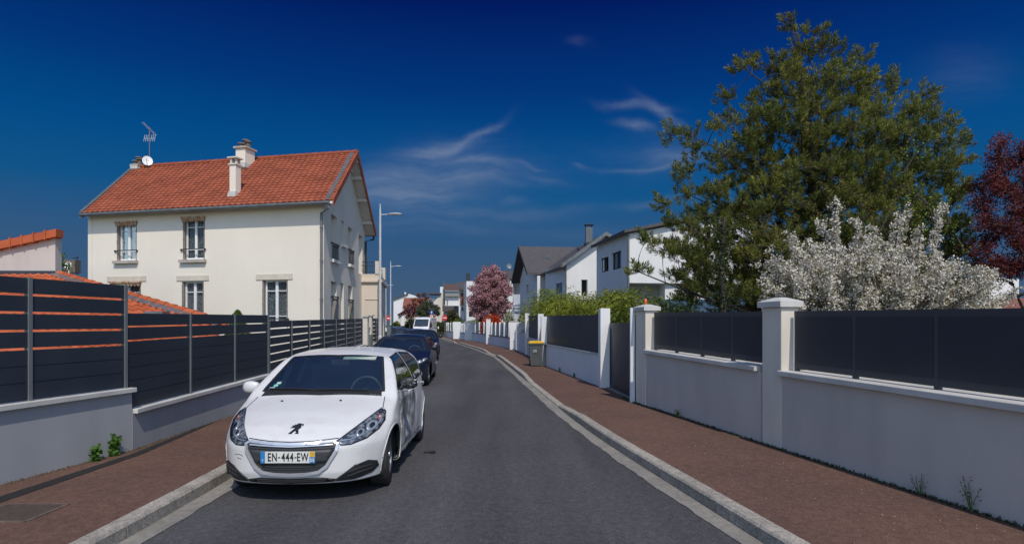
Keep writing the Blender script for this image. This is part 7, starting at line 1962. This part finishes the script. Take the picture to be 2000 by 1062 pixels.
# shrubs along the right fences
gs_ = 'shrubs behind the picket fences'
def bpx(name, label, px0, px1, pytop, Y, m, n, ls, extra=None, base=.4, **kw):
    x0, x1 = (px0 - 1000) / 1200 * Y, (px1 - 1000) / 1200 * Y; zt = zat(pytop, Y)
    return bush(name, label, ((x0 + x1) / 2, Y, base), (x1 - x0, min(x1 - x0, 2.0), (zt - base) * 1.05), m, n, ls, extra=extra, **kw)
bpx('red_shrub', 'fiery red leaved shrub under the pink cherry', 938, 983, 609, 53.2, L_redbush, 5200, .11)
bpx('flowering_shrub', 'cream flowered shrub left of the balcony stair', 980, 1010, 604, 48, L_hedge, 5000, .10, extra=(L_blossom, 6000, .09, 'flowers'), group='cream flowered shrubs')
bpx('flowering_shrub', 'cream flowered shrub below the white balcony railing', 1002, 1036, 606, 43, L_hedge, 5000, .10, extra=(L_blossom, 6000, .09, 'flowers'), group='cream flowered shrubs')
bpx('clipped_hedge', 'bright green clipped hedge above the far picket fence', 874, 914, 620, 76, L_hedge, 5200, .14, cat='hedge')
bpx('olive_shrub', 'dull olive green rounded shrub left of the red shrub', 908, 944, 617, 68, L_bamboo, 3600, .14)
bpx('bronze_shrub', 'small mixed red and green bush beside the no entry sign', 868, 902, 600, 84, L_dark, 3400, .18, extra=(L_redbrown, 1100, .18, 'red_leaves'))
bpx('far_hedge', 'long dark green hedge behind the white van', 840, 880, 625, 92, L_dark, 4200, .18, cat='hedge', extra=(L_hedge, 1500, .16, 'lighter_leaves'))
bpx('far_bush', 'green bushes at the left far end of the street', 765, 782, 622, 98, L_hedge, 2600, .18)
bpx('far_bush', 'round dark green bush left of the van roof', 790, 818, 619, 95, L_dark, 3000, .18)
# far trees
def far_tree(name, label, px0, px1, py0, py1, Y, m, seed, ls=.2, per=90, dm=.7, extra=None):
    xm = (px0 + px1) / 2
    cl = silhouette_points([(py0, lerp(px0, px1, .4), lerp(px0, px1, .6)), (lerp(py0, py1, .2), lerp(px0, px1, .12), lerp(px0, px1, .88)), (lerp(py0, py1, .6), px0, px1), (py1, lerp(px0, px1, .15), lerp(px0, px1, .85))], Y, 150, .7, seed); cl = thin(cl, dm)
    return crown_tree(name, label, ((xm - 1000) / 1200 * Y, Y, 0), cl, m, ls, per, rad=.75 * dm, trunk_r=.15, aspect=.7, extra=extra)
far_tree('olive_tree', 'broad grey green olive tree above the white van', 811, 862, 588, 622, 88, L_olivetree, 31, .19, 150, .6)
far_tree('bronze_tree', 'red brown leaved tree rising behind the olive tree', 806, 836, 570, 612, 100, L_redbrown, 32, .2, 90, .7, extra=[(L_bronze, 40, .2, 'green_leaves')])
far_tree('copper_tree', 'dark copper tree with pale blossom beside the white gable house', 788, 812, 591, 622, 92, L_plum, 33, .19, 110, .6, extra=[(L_pink, 22, .17, 'pale_blossom')])
# left side: tree between buildings, cone bush behind fence
far_tree('leafy_tree', 'green tree glimpsed between the grey wall and the cream house', 92, 132, 497, 545, 30, L_hedge, 34, .10, 120, .4)
cone = empty('clipped_conifer', (-7.95, 17.8, 0), 'pointed clipped conifer top showing over the slatted fence', 'shrub')
mb = MB(); mb.tube([(-7.95, 17.8, 0), (-7.95, 17.8, 1.7)], [.05, .02], 6); mb.build('trunk', M_bark, cone)
n = 7500; h_ = rng.random(n); a_ = rng.uniform(0, 6.283, n); r_ = (1 - h_) ** .65 * .62 * rng.random(n) ** .35
C = np.stack([-7.95 + r_ * np.cos(a_), 17.8 + r_ * np.sin(a_), .5 + h_ * 1.62], 1); leaf_object('foliage', C, rdirs(n, .6), .06, .028, L_hedge, cone)

# --- weeds
def weed(label, x, y, z, s, n, m=L_weed, ls=.05, grp=None, cat='weed'):
    t = empty('weed', (x, y, z), label, cat, grp); mb = MB(); CC, DD = [], []
    for i in range(7):
        a = random.uniform(0, 6.28); q = (x + math.cos(a) * s * .35 * random.random(), y + math.sin(a) * s * .3, z + s * random.uniform(.6, 1.1))
        pts = limb(mb, (x, y, z), q, .004, .002, n=3, k=4)
        for p in pts: CC.append(in_ball(n // 28 + 1, np.array(p), s * .2, 1, .6))
    mb.build('stems', L_weed, t); CC = np.concatenate(CC); leaf_object('leaves', CC, rdirs(len(CC), .5), ls, ls * .7, m, t)
weed('leafy green weed at the foot of the left wall, the lower one', -4.96, 7.30, PZ, .15, 150)
weed('larger leafy green weed at the foot of the left wall', -4.92, 7.58, PZ, .21, 220)
weed('dry thin weed at the foot of the right wall, taller one', 3.98, 5.33, PZ, .26, 40, L_dry, .022)
weed('dry thin twig weed at the foot of the right wall, fainter one', 3.88, 5.85, PZ, .22, 20, L_dry, .018)
for i, (x, y) in enumerate(((1.90, 18.8), (1.62, 20.9), (2.88, 10.7))):
    weed(('green tuft at the foot of the boarded panel wall, nearer the white post', 'green tuft at the foot of the boarded panel wall, nearer the bin', 'low green tuft at the foot of the right wall near the small pillar')[i], x, y, PZ, .11, 60, L_weed, .03)
# low moss and litter line along the walls, petals, crumbs
n = 2600; ys = rng.uniform(3, 13.6, n); xs = np.interp(ys, [p[1] for p in WR[::1]], [p[0] for p in WR]) - np.abs(rng.normal(0, .03, n)) - .01
C = np.stack([xs, ys, np.full(n, PZ + .002)], 1); o = leaf_object('moss_line', C, rdirs(n, .8), rng.uniform(.01, .045, n), .012, L_dark); tag(o, None, None, None, 'stuff'); o['label'] = 'dark moss and seedlings along the foot of the right wall'
n = 1500; ys = rng.uniform(4, 11, n); xs = np.interp(ys, [0, 6.21, 7.93, 10.87], [-6.15, -5.18, -4.905, -4.99]) + np.abs(rng.normal(0, .03, n)) + .01
C = np.stack([xs, ys, np.full(n, PZ + .002)], 1); o = leaf_object('moss_line', C, rdirs(n, .8), rng.uniform(.008, .03, n), .01, L_dry); o['kind'] = 'stuff'; o['label'] = 'thin dry litter along the foot of the left wall'
def scatter(name, label, n, xf, y0, y1, z, m, s0, s1):
    ys = y0 + (y1 - y0) * rng.random(n) ** 1.4; xs = np.array([xf(y, rng.random()) for y in ys]); C = np.stack([xs, ys, np.full(n, z)], 1)
    d = rdirs(n); d[:, 2] *= .15; o = leaf_object(name, C, d, rng.uniform(s0, s1, n), s0, m); o['kind'] = 'stuff'; o['label'] = label
scatter('fallen_petals', 'tiny white petals scattered over the right pavement', 520, lambda y, t: lerp(path_x(KR, y) + .2, path_x(WR, y) - .1, t ** .7), 3.5, 13, PZ + .006, mat('dull_petals', (.42, .38, .34), (.30, .26, .23), rough=.9), .006, .014)
scatter('pavement_grit', 'pale grit and crumbs on the left pavement and gutter', 260, lambda y, t: lerp(-4.9, -2.9, t), 4, 11, PZ + .006, L_dry, .006, .016)
